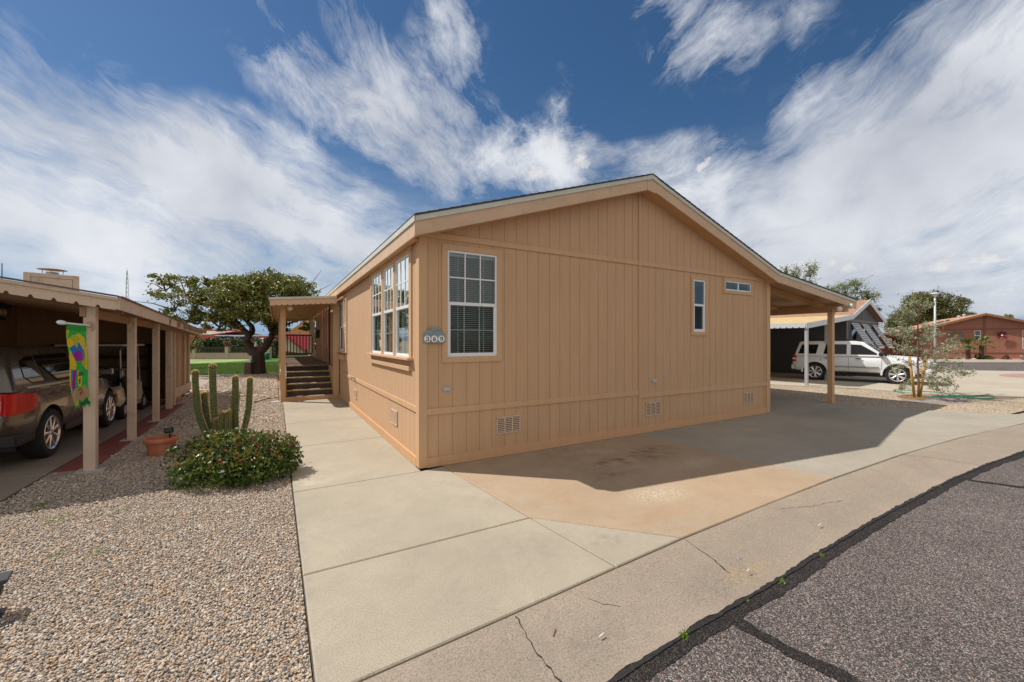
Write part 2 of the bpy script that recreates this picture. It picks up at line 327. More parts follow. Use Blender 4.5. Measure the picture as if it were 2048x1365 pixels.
M['concrete'] = concrete_mat('walk_concrete', CON, [(-1.25, .9, .35, .5, (.30, .27, .22), .5, 9), (-.55, 3.2, .55, .4, (.36, .27, .17), .55, 4), (-.3, 1.2, .4, .35, (.35, .27, .18), .4, 4), (.15, -2.3, .5, .35, (.22, .20, .18), .4, 9), (.8, -2.5, .35, .2, (.20, .19, .17), .5, 14), (-.9, 5.2, .5, .5, (.42, .34, .22), .4, 5), (-.7, -1.2, .5, .35, (.27, .25, .22), .35, 7), (-.2, -2.3, .9, .3, (.31, .27, .21), .35, 5), (-1.38, -.5, .05, 3.5, (.27, .25, .22), .8, 9), (-1.2, .15, .25, .25, (.52, .46, .38), .7, 5)], .80, .45)
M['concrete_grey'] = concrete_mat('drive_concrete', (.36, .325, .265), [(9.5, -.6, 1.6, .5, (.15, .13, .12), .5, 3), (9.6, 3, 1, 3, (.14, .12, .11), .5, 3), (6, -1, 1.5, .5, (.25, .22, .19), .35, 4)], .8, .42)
M['concrete_rust'] = concrete_mat('rust_stained_concrete', (.40, .30, .205), [(1.9, -2.05, .55, .28, (.62, .53, .42), .9, 34), (3.2, -1.55, .65, .26, (.60, .50, .38), .8, 34), (2.6, -1.0, 1.2, .30, (.15, .09, .06), .9, 4), (2.0, -1.35, .5, .22, (.16, .10, .065), .6, 6), (2.1, -.6, 1.5, .45, (.24, .14, .09), .45, 3), (3.1, -.8, .6, .2, (.13, .08, .055), .9, 6), (1.5, -2.45, .6, .2, (.36, .2, .11), .6, 10), (1.0, -1.6, .25, .5, (.36, .2, .11), .5, 12), (2.9, -2.3, 1.2, .25, (.42, .25, .14), .4, 8), (3.95, -1.9, .5, 1.0, (.37, .32, .26), .6, 5), (1.35, -2.65, .9, .22, (.38, .33, .26), .6, 6), (.6, -1.6, .35, 1.2, (.40, .34, .26), .5, 6), (2.5, -.2, 1.6, .25, (.25, .17, .12), .5, 5)], .80, .42)
M['gutter'] = concrete_mat('gutter_concrete', (.315, .26, .205), [(1.3, -3.33, .35, .12, (.52, .35, .13), .6, 22), (1.0, -3.32, .5, .2, (.12, .11, .10), .5, 40), (-.1, -3.3, .6, .2, (.14, .13, .12), .3, 10), (3.2, -3.2, 1.2, .12, (.16, .14, .12), .35, 9)], .8, .6, .5)
M['base'] = simple('joint_dirt', (.07, .06, .05), .95, .4, 20)
M['red_walk'] = simple('red_painted_concrete', (.26, .065, .05), .7, .2, 4, bs=.3, dirt=((.16, .08, .06), 6, .6))
def asphalt_mat(name, k=1.0):
    m, nt, b, out = newmat(name); c = pos(nt)
    v = nd(nt, 'ShaderNodeTexVoronoi'); v.inputs['Scale'].default_value = 140; nt.links.new(c, v.inputs['Vector'])
    sp = nd(nt, 'ShaderNodeSeparateColor'); nt.links.new(v.outputs['Color'], sp.inputs[0])
    ag = ramp(nt, sp.outputs[0], [(0, (.04*k, .035*k, .035*k)), (.3, (.13*k, .112*k, .105*k)), (.6, (.21*k, .165*k, .15*k)), (.8, (.30*k, .24*k, .22*k)), (.93, (.46*k, .43*k, .40*k)), (1, (.3*k, .13*k, .09*k))])
    v3 = nd(nt, 'ShaderNodeTexVoronoi'); v3.inputs['Scale'].default_value = 48; nt.links.new(c, v3.inputs['Vector']); s3 = nd(nt, 'ShaderNodeSeparateColor'); nt.links.new(v3.outputs['Color'], s3.inputs[0])
    chip = mth(nt, 'MULTIPLY', ramp(nt, s3.outputs[1], [(.86, 0), (.90, 1)]), ramp(nt, v3.outputs[0], [(.30, 1), (.36, 0)]))
    ag = mix(nt, chip, ag, (.42*k, .36*k, .32*k))
    o = mix(nt, ramp(nt, v.outputs[0], [(.42, 0), (.62, .8)]), ag, (.03*k, .028*k, .027*k))
    o = mix(nt, 1, o, ramp(nt, noise(nt, c, .9, 5, .6), [(.3, .8), (.7, 1.15)]), 'MULTIPLY')
    for (x, y, rx, ry) in ((4.4, -4.9, 1.3, .8), (1.3, -5.0, .8, .5), (8.5, -4.3, 2, .6)):  # dark patches; the first paints a cast shadow into the road colour
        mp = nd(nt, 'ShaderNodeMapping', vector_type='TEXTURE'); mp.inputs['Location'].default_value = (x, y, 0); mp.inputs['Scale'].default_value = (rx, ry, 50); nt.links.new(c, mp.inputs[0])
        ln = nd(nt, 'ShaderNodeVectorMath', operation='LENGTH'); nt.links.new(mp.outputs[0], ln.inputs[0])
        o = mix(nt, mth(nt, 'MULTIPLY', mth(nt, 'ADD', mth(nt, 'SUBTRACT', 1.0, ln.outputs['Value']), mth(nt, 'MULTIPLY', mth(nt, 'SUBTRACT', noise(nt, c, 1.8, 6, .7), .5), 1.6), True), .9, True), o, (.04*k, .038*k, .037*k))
    nt.links.new(o, b.inputs['Base Color']); b.inputs['Roughness'].default_value = .8; b.inputs['Specular IOR Level'].default_value = .25
    bump(nt, b, v.outputs[0], .8, -.006); return m
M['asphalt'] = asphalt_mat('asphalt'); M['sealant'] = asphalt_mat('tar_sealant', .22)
M['tar'] = simple('crack_tar', (.018, .017, .017), .6, .4, 30, bs=1, bscale=60)
def gravel_mat(name, cols, scale, bs=1.0, dark=.35):
    m, nt, b, out = newmat(name); c = pos(nt)
    v = nd(nt, 'ShaderNodeTexVoronoi'); v.inputs['Scale'].default_value = scale; nt.links.new(c, v.inputs['Vector'])
    sp = nd(nt, 'ShaderNodeSeparateColor'); nt.links.new(v.outputs['Color'], sp.inputs[0])
    n = len(cols); o = ramp(nt, sp.outputs[0], [(i/n, q) for i, q in enumerate(cols)], 'CONSTANT')
    o = mix(nt, ramp(nt, v.outputs[0], [(.3, 0), (.75, .8)]), o, tuple(x*dark for x in cols[0]))
    o = mix(nt, 1, o, ramp(nt, noise(nt, c, .5, 5, .6), [(.3, .82), (.7, 1.12)]), 'MULTIPLY')
    nt.links.new(o, b.inputs['Base Color']); b.inputs['Roughness'].default_value = .9; b.inputs['Specular IOR Level'].default_value = .2
    bump(nt, b, v.outputs[0], bs, -.5/scale); return m
PEB = [(.57, .47, .37), (.66, .58, .48), (.47, .36, .26), (.60, .47, .35), (.37, .34, .31), (.66, .60, .53), (.48, .31, .19), (.53, .42, .35), (.58, .49, .39), (.24, .23, .22), (.50, .42, .34)]
M['gravel'] = gravel_mat('yard_gravel', PEB, 38, 1)
M['gravel_fine'] = gravel_mat('fine_tan_gravel', [(.56, .43, .29), (.62, .52, .38), (.44, .33, .22), (.50, .38, .26), (.38, .33, .28), (.66, .56, .44)], 26, 1)
M['gravel_grey'] = gravel_mat('grey_gravel', [(.36, .32, .29), (.48, .40, .36), (.28, .24, .22), (.44, .36, .33)], 30, 1)
M['gravel_pink'] = gravel_mat('pink_gravel', [(.55, .30, .25), (.62, .42, .36), (.40, .22, .18), (.6, .5, .45)], 20, 1)
M['mulch'] = gravel_mat('mulch', [(.30, .18, .08), (.40, .24, .11), (.22, .13, .07), (.48, .32, .16)], 40, 1)
def pebble_mat():
    m, nt, b, out = newmat('pebbles'); oi = nd(nt, 'ShaderNodeObjectInfo'); c = coord(nt)
    n = len(PEB); o = ramp(nt, oi.outputs['Random'], [(i/n, q) for i, q in enumerate(PEB)], 'CONSTANT')
    o = mix(nt, 1, o, ramp(nt, noise(nt, c, 1.3, 5, .7), [(.3, .75), (.7, 1.22)]), 'MULTIPLY')
    nt.links.new(o, b.inputs['Base Color']); b.inputs['Roughness'].default_value = .85; b.inputs['Specular IOR Level'].default_value = .2
    bump(nt, b, noise(nt, c, 3, 5, .7), .35, .15); return m
M['pebble'] = pebble_mat()
def grass_mat(name, a, b_, sc=60):
    m, nt, b, out = newmat(name); c = pos(nt)
    o = ramp(nt, noise(nt, c, sc, 5, .7), [(.3, a), (.7, b_)]); o = mix(nt, 1, o, ramp(nt, noise(nt, c, .35, 4), [(.35, .75), (.65, 1.2)]), 'MULTIPLY')
    nt.links.new(o, b.inputs['Base Color']); b.inputs['Roughness'].default_value = .8; b.inputs['Specular IOR Level'].default_value = .15; return m
M['lawn'] = grass_mat('lawn_soil', (.045, .12, .015), (.09, .20, .03))
M['green'] = grass_mat('putting_green', (.22, .30, .10), (.30, .38, .14), 8)
def leaf_mat(name, stops, rough=.5, trans=.25, spec=.5):
    m, nt, b, out = newmat(name); at = nd(nt, 'ShaderNodeAttribute', attribute_name='rnd')
    o = ramp(nt, at.outputs['Fac'], stops); nt.links.new(o, b.inputs['Base Color']); b.inputs['Roughness'].default_value = rough; b.inputs['Specular IOR Level'].default_value = spec
    t = nd(nt, 'ShaderNodeBsdfTranslucent'); nt.links.new(o, t.inputs[0]); x = nd(nt, 'ShaderNodeMixShader'); x.inputs[0].default_value = trans
    nt.links.new(b.outputs[0], x.inputs[1]); nt.links.new(t.outputs[0], x.inputs[2]); nt.links.new(x.outputs[0], out.inputs[0]); return m
M['grass'] = leaf_mat('grass_blades', [(0, (.07, .13, .02)), (.5, (.12, .20, .04)), (1, (.22, .30, .08))], .6, .35)
M['leaf_tree'] = leaf_mat('tree_leaves', [(0, (.065, .10, .016)), (.4, (.13, .165, .03)), (.75, (.24, .25, .055)), (1, (.36, .29, .07))], .45, .3)
M['leaf_hedge'] = leaf_mat('hedge_leaves', [(0, (.02, .045, .012)), (1, (.05, .085, .02))], .5, .2)
M['leaf_pale'] = leaf_mat('pale_spring_leaves', [(0, (.16, .20, .07)), (1, (.36, .40, .16))], .5, .5)
M['leaf_olive'] = leaf_mat('olive_leaves', [(0, (.07, .085, .02)), (.6, (.13, .14, .03)), (1, (.22, .20, .06))], .5, .3)
M['leaf_silver'] = leaf_mat('silver_green_leaves', [(0, (.17, .20, .09)), (.5, (.33, .35, .20)), (1, (.60, .60, .46))], .5, .3)
M['leaf_boug'] = leaf_mat('glossy_shrub_leaves', [(0, (.018, .05, .012)), (.45, (.065, .135, .02)), (.7, (.19, .22, .035)), (.84, (.22, .19, .03)), (.90, (.42, .16, .04)), (.955, (.45, .20, .09)), (.965, (.55, .01, .09)), (1, (.62, .02, .14))], .36, .25, .5)
M['weed'] = leaf_mat('weed_leaves', [(0, (.10, .24, .01)), (1, (.28, .44, .03))], .6, .3)
M['palm'] = leaf_mat('palm_fronds', [(0, (.05, .11, .02)), (1, (.20, .27, .06))], .45, .2)
M['bark'] = simple('bark', (.060, .036, .026), .9, .4, 14, bs=1, bscale=30)
M['bark_palm'] = simple('palm_bark', (.10, .06, .04), .9, .5, 22, bs=1, bscale=30)
M['twig'] = simple('grey_twigs', (.22, .18, .14), .9, .3, 20)
def cactus_mat():
    m, nt, b, out = newmat('cactus_skin'); c = coord(nt); o = ramp(nt, noise(nt, c, 9, 5, .6), [(.3, (.040, .075, .022)), (.7, (.075, .115, .036))])
    nt.links.new(o, b.inputs['Base Color']); b.inputs['Roughness'].default_value = .55; bump(nt, b, noise(nt, c, 70, 3), .4, .003); return m
M['cactus'] = cactus_mat()
M['spine'] = simple('golden_spines', (.80, .60, .26), .6, .2)
M['terracotta'] = simple('terracotta', (.50, .17, .085), .75, .12, 8, bs=.3, dirt=((.55, .34, .24), 7, .5))
M['soil'] = simple('soil', (.09, .065, .045), .95, .4, 30, bs=1)

# ------------------------------------------------------------------ ground, paving, roads
def poly_sheet(mb, pts, z, mi=0): mb.add([(p[0], p[1], z) for p in pts], [tuple(range(len(pts)))], mi)
g = MB(); g.add([(-1500, -1500, -.07), (1500, -1500, -.07), (1500, 1500, -.07), (-1500, 1500, -.07)], [(0,1,2,3)]); struct('ground', g, M['gravel_fine'])
g = MB(); poly_sheet(g, [(-3.93, -3.0), (-1.405, -3.0), (-1.405, 7.35), (-1.5, 7.4), (-1.5, 18.3), (-4.5, 19.4), (-11, 21.5), (-11, 12), (-3.93, 12)], -.030); struct('gravel_bed', g, M['gravel'])
def slab(mb, pts, z1=0, z0=-.06, inset=.006, mi=0):
    c = Vector((sum(p[0] for p in pts)/len(pts), sum(p[1] for p in pts)/len(pts)))
    n = len(pts); P = [Vector(p) for p in pts]; area = sum(P[i].x*P[(i+1) % n].y-P[(i+1) % n].x*P[i].y for i in range(n))
    if area < 0: P = P[::-1]
    def off(d):
        q = []
        for i in range(n):
            a = (P[i]-P[i-1]).normalized(); b = (P[(i+1) % n]-P[i]).normalized(); na = Vector((-a.y, a.x)); nb = Vector((-b.y, b.x))
            k = na+nb; k = k/max(.3, k.dot(na)); q.append(P[i]+k*d)
        return q
    o1, o2 = off(inset), off(inset+.008)
    vs = [(p.x, p.y, z0) for p in o1]+[(p.x, p.y, z1-.007) for p in o1]+[(p.x, p.y, z1) for p in o2]
    fs = [(i, (i+1) % n, n+(i+1) % n, n+i) for i in range(n)]+[(n+i, n+(i+1) % n, 2*n+(i+1) % n, 2*n+i) for i in range(n)]+[tuple(range(2*n, 3*n))]
    mb.add(vs, fs, mi)
# dark dirt under the joints
g = MB(); poly_sheet(g, [(-1.40, 7.4), (-1.40, -2.95), (-.44, -2.91), (.53, -2.85), (1.31, -2.81), (4.05, -2.75), (5.99, -2.77), (8.27, -2.87), (11.03, -3.13), (13.2, -3.5), (12.3, -2.6), (11.35, -1.5), (11.05, -.3), (11.05, 12), (7.9, 12), (7.9, .1), (0, .1), (0, 7.4)], -.026); struct('joint_bed', g, M['base'])
g = MB()
for a, b in ((7.38, 5.93), (5.93, 3.97), (3.97, 1.98), (1.98, -.09)): slab(g, [(-1.4, b), (-.004, b), (-.004, a), (-1.4, a)])
slab(g, [(-1.4, -.09), (-.05, -.085), (.29, -.03), (.436, -1.866), (-1.4, -1.85)])
slab(g, [(-1.4, -1.85), (.436, -1.866), (.534, -2.85), (-.44, -2.91), (-1.4, -2.96)])
slab(g, [(.436, -1.866), (1.31, -2.807), (.534, -2.85)])
slab(g, [(-3.93, -3.0), (-1.41, -2.97), (-1.41, -3.05), (-3.93, -3.1)], -.01)
struct('walkway', g, M['concrete'])
g = MB(); slab(g, [(.29, -.004), (3.8, -.004), (4.07, -2.747), (1.31, -2.807), (.436, -1.866), (.29, -.09)]); struct('stained_driveway_slab', g, M['concrete_rust'])
g = MB()
slab(g, [(3.8, -.004), (5.82, -.004), (6.0, -2.767), (4.07, -2.747)]); slab(g, [(5.82, -.004), (7.95, -.004), (8.22, -2.868), (6.0, -2.767)])
slab(g, [(7.95, -.004), (11.05, -.05), (11.38, -1.55), (12.3, -2.65), (13.2, -3.5), (11.03, -3.13), (8.22, -2.868)])
for a in range(4): slab(g, [(7.97, 3*a), (11.05, 3*a-(.05 if a == 0 else 0)), (11.05, 3*a+3), (7.97, 3*a+3)])
struct('driveway', g, M['concrete_grey'])
# rolled gutter
TOPE = [(-40, -3.3), (-12, -3.12), (-4, -2.99), (-1.4, -2.962), (-.438, -2.912), (.534, -2.854), (1.311, -2.812), (2.7, -2.77), (4.053, -2.752), (5.99, -2.772), (7.1, -2.81), (8.275, -2.875), (9.6, -2.98), (11.03, -3.135), (13.2, -3.52), (17, -4.6), (24, -7.4), (34, -12.4)]
BOTE = [(-40, -3.9), (-12, -3.68), (-4, -3.55), (-1.4, -3.53), (-.265, -3.518), (.379, -3.485), (1.413, -3.47), (2.4, -3.43), (3.298, -3.411), (5.28, -3.408), (6.6, -3.46), (8.086, -3.561), (9.5, -3.69), (11, -3.88), (13.2, -4.3), (17, -5.4), (24, -8.2), (34, -13.2)]
def lerp(a, b, t): return (a[0]+(b[0]-a[0])*t, a[1]+(b[1]-a[1])*t)
g = MB(); prof = [(0, -.06), (.003, -.010), (.02, -.002), (.25, -.004), (.55, -.014), (.8, -.034), (.96, -.040), (1, -.037)]
cuts = {4: None}
for i in range(len(TOPE)-1):
    for j in range(len(prof)-1):
        (t0, z0), (t1, z1) = prof[j], prof[j+1]
        g.add([(*lerp(TOPE[i], BOTE[i], t0), z0), (*lerp(TOPE[i+1], BOTE[i+1], t0), z0), (*lerp(TOPE[i+1], BOTE[i+1], t1), z1), (*lerp(TOPE[i], BOTE[i], t1), z1)], [(0,1,2,3)])
o = struct('gutter', g, M['gutter'], merge=.0005); autosmooth(o, 60)
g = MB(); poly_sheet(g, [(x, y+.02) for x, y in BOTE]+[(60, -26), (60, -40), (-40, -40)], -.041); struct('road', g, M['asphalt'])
# broken tar seam along the gutter, tar filled cracks across the asphalt, hairline cracks in the gutter
def strip(mb, pts, w, z, jit=.25, step=.03, mi=0, zj=0):
    P = [Vector((p[0], p[1])) for p in pts]; L_ = []
    for a, b in zip(P, P[1:]):
        n = max(1, int((b-a).length/step))
        for k in range(n): L_.append(a.lerp(b, k/n))
    L_.append(P[-1]); vs = []; fs = []
    wa = wb = 1
    for i, p in enumerate(L_):
        d = (L_[min(i+1, len(L_)-1)]-L_[max(i-1, 0)]).normalized(); n = Vector((-d.y, d.x))
        wa = 1+(wa-1)*.7+random.uniform(-jit, jit); wb = 1+(wb-1)*.7+random.uniform(-jit, jit)
        zz = z+random.uniform(0, zj)
        vs += [(*(p+n*w/2*wa), zz), (*(p-n*w/2*wb), zz)]
        if i: fs.append((2*i-2, 2*i-1, 2*i+1, 2*i))
    mb.add(vs, fs, mi)
def wig(pts, a, step=.12):
    out = []
    P = [Vector(p) for p in pts]
    for p, q in zip(P, P[1:]):
        n = max(1, int((q-p).length/step))
        for k in range(n):
            r = p.lerp(q, k/n); out.append((r.x+random.uniform(-a, a), r.y+random.uniform(-a, a)))
    out.append(tuple(P[-1])); return out
seam = [(x, y-.045) for x, y in BOTE[2:-3]]
g = MB(); strip(g, seam, .11, -.037, .14); strip(g, wig([(.77, -3.55), (.79, -3.85), (.83, -4.02), (.9, -4.6), (1.2, -5.4)], .015), .085, -.0355, .2); strip(g, wig([(5.5, -3.48), (5.68, -3.9), (6.0, -4.7)], .02), .07, -.0355, .2)
strip(g, wig([(1.2, -5.4), (2.3, -5.1), (3.2, -5.2), (4.6, -5.0)], .05), .12, -.0375, .3)
struct('road_sealant', g, M['sealant'])
g = MB(); strip(g, [(x, y-.012) for x, y in BOTE[2:-3]], .020, -.033, .3, .02, zj=.003); strip(g, wig([(.775, -3.62), (.79, -3.85), (.83, -4.02), (.9, -4.6)], .006, .06), .010, -.0345, .3); struct('tar_seam', g, M['tar'])
g = MB()
strip(g, wig([(-.35, -2.915), (-.365, -3.07), (-.39, -3.18), (-.38, -3.37), (-.35, -3.5)], .008, .03), .006, .0005, .5, .01)
cr = [(1.30, -2.83), (1.25, -3.05), (1.20, -3.26)]
def gz(t): 
    for (a, za), (b, zb) in zip(prof, prof[1:]):
        if a <= t <= b: return za+(zb-za)*(t-a)/(b-a)
    return prof[-1][1]
for p in (((-.35, -2.915), (-.39, -3.18), (-.35, -3.5)), ((1.30, -2.83), (1.25, -3.05), (1.18, -3.3)), ((6.1, -2.79), (6.3, -3.1), (6.5, -3.44)), ((.12, -3.0), (.17, -3.1), (.25, -3.17)), ((3.0, -2.78), (3.1, -3.0), (3.05, -3.15))): pass
g = MB()
def crack(pts, w):
    W_ = wig(pts, .009, .035); L_ = [Vector(p) for p in W_]
    for i in range(len(L_)-1):
        a, b = L_[i], L_[i+1]; d = (b-a).normalized(); n = Vector((-d.y, d.x))*w*random.uniform(.3, 1.1)/2
        def zz(p):
            yt = np.interp(p.x, [q[0] for q in TOPE], [q[1] for q in TOPE]); yb = np.interp(p.x, [q[0] for q in BOTE], [q[1] for q in BOTE]); return gz(min(1, max(.02, (yt-p.y)/(yt-yb))))+.0015
        g.add([(*(a+n), zz(a+n)), (*(a-n), zz(a-n)), (*(b-n), zz(b-n)), (*(b+n), zz(b+n))], [(0,1,2,3)])
crack([(-.35, -2.93), (-.365, -3.07), (-.39, -3.18), (-.38, -3.37), (-.35, -3.49)], .009)
crack([(1.30, -2.83), (1.25, -3.05), (1.19, -3.28)], .011); crack([(6.1, -2.79), (6.3, -3.1), (6.5, -3.42)], .009)
crack([(.12, -3.02), (.17, -3.1), (.25, -3.17)], .004); crack([(2.6, -2.9), (2.9, -3.0), (3.4, -3.1)], .004)
struct('gutter_cracks', g, M['tar'], fix=False)
# left driveway, painted strip
g = MB(); slab(g, [(-9.5, -3.05), (-3.95, -3.0), (-3.95, 2.1), (-9.5, 2.1)], -.004); slab(g, [(-9.5, 2.1), (-3.95, 2.1), (-3.95, 8.3), (-9.5, 8.3)], -.004); slab(g, [(-3.945, 1.9), (-3.55, 1.9), (-3.55, 2.12), (-3.945, 2.14)], -.008)
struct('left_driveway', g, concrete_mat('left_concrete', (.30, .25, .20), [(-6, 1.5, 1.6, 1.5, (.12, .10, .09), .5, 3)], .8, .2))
g = MB(); slab(g, [(-3.94, 2.14), (-3.56, 2.14), (-3.60, 8.3), (-3.94, 8.3)], -.007); struct('painted_strip', g, M['red_walk'])
# right yard
g = MB(); poly_sheet(g, [(11.06, 12), (11.06, -.3), (11.4, -1.55), (12.4, -2.68), (15.6, -2.9), (17.3, -2.9), (15.6, -.9), (15.5, 1.1), (14.85, 2.3), (13, 12)], -.029); struct('right_gravel', g, M['gravel_fine'])
g = MB(); bl = [(14.45+1.25*math.cos(a)*(1+.18*math.sin(3*a)), -1.15+.75*math.sin(a)*(1+.2*math.cos(2*a))) for a in np.linspace(0, 2*math.pi, 28, endpoint=False)]; poly_sheet(g, bl, -.025); struct('grey_gravel_patch', g, M['gravel_grey'])
g = MB(); bl = [(14.5+.75*math.cos(a)*(1+.2*math.sin(2*a)), -.62+.33*math.sin(a)) for a in np.linspace(0, 2*math.pi, 24, endpoint=False)]; poly_sheet(g, bl, -.021); struct('mulch_ring', g, M['mulch'])
g = MB(); slab(g, [(13.45, 12), (14.2, 3.6), (14.72, 2.42), (15.58, 1.05), (15.72, -.9), (17.3, -2.45), (21, -4.6), (30, -4), (32.9, -.1), (31, 2.0), (27, 3.4), (20.9, 3.15), (19.6, 12)], .0); struct('right_driveway', g, concrete_mat('right_concrete', (.46, .40, .32), [(20, 0, 3, 2, (.3, .26, .2), .4, 2)], .85, .2))
g = MB(); poly_sheet(g, [(24, 5.4), (31, 2.05), (32.95, -.1), (35, -6), (62, -16), (70, -2), (57, 2.0), (47.7, 2.3), (43.5, 4.75), (40.5, 9), (36, 14), (28, 14)], -.022); struct('cross_street', g, M['asphalt'])
g = MB()
FS = [(36, 14.2), (40.5, 9.1), (43.5, 4.85), (47.7, 2.4), (57, 2.1), (70, -1.8)]; F2 = [(39, 15.5), (43.5, 10.5), (46.2, 6.9), (50, 4.2), (58, 3.9), (71, 0)]
for i in range(5): g.add([(*FS[i], -.02), (*FS[i+1], -.02), (*F2[i+1], .06), (*F2[i], .06)], [(0,1,2,3)])
struct('far_sidewalk', g, M['concrete'])
g = MB(); bl = [(28.6+1.9*math.cos(a)-.3*math.sin(a), -.9+1.0*math.sin(a)) for a in np.linspace(0, 2*math.pi, 26, endpoint=False)]; poly_sheet(g, bl, .006); struct('pink_gravel_island', g, M['gravel_pink'])
# lawn and putting green
g = MB(); poly_sheet(g, [(-14, 22), (-5.5, 19.9), (-3.2, 19.0), (-1.2, 18.8), (3, 19), (9, 20), (14, 26), (14, 46), (-30, 46), (-26, 30)], -.020); struct('lawn', g, M['lawn'])
g = MB(); poly_sheet(g, [(-26, 30.5), (-15, 31.2), (-7.4, 30.5), (-5.0, 33), (-3.0, 36.5), (-.6, 39.6), (-3, 41.3), (-8.7, 41.0), (-26, 37)], -.014); struct('putting_green', g, M['green'])
def blades(name, n, region, h, seed=1):
    r = np.random.default_rng(seed); xs = r.uniform(region[0], region[1], n*3); ys = r.uniform(region[2], region[3], n*3)
    lim = np.interp(xs, [-14, -5.5, -3.2, -1.2, 3, 9], [22, 19.9, 19.0, 18.8, 19, 20]); k = ys > lim+r.normal(0, .08, len(xs)); xs, ys = xs[k][:n], ys[k][:n]; n = len(xs)
    hh = r.uniform(.5, 1.2, n)*h; a = r.uniform(0, math.pi, n); w = .02+.012*r.random(n); lx, ly = r.normal(0, .3, n)*hh, r.normal(0, .3, n)*hh
    V = np.zeros((n, 3, 3)); V[:, 0] = np.stack([xs-np.cos(a)*w, ys-np.sin(a)*w, np.full(n, -.03)], 1); V[:, 1] = np.stack([xs+np.cos(a)*w, ys+np.sin(a)*w, np.full(n, -.03)], 1); V[:, 2] = np.stack([xs+lx, ys+ly, hh-.02], 1)
    return npmesh(name, V.reshape(-1, 3), 3, r.random(n))
def npmesh(name, V, k, rnd):
    n = len(V)//k; me = bpy.data.meshes.new(name); me.vertices.add(len(V)); me.vertices.foreach_set('co', V.astype(np.float32).ravel())
    me.loops.add(n*k); me.loops.foreach_set('vertex_index', np.arange(n*k, dtype=np.int32)); me.polygons.add(n); me.polygons.foreach_set('loop_start', np.arange(0, n*k, k, dtype=np.int32))
    me.update(); a = me.attributes.new('rnd', 'FLOAT', 'FACE'); a.data.foreach_set('value', rnd.astype(np.float32)); me.validate(); return me
def link(name, me, mat, parent=None):
    me.materials.append(mat); o = bpy.data.objects.new(name, me); COL.objects.link(o); o.parent = parent; return o
o = link('grass', blades('grass', 42000, (-11, 1, 18.6, 31), .07), M['grass']); tag(o, 'short green grass of the lawn behind the gravel yard', 'grass', kind='stuff')

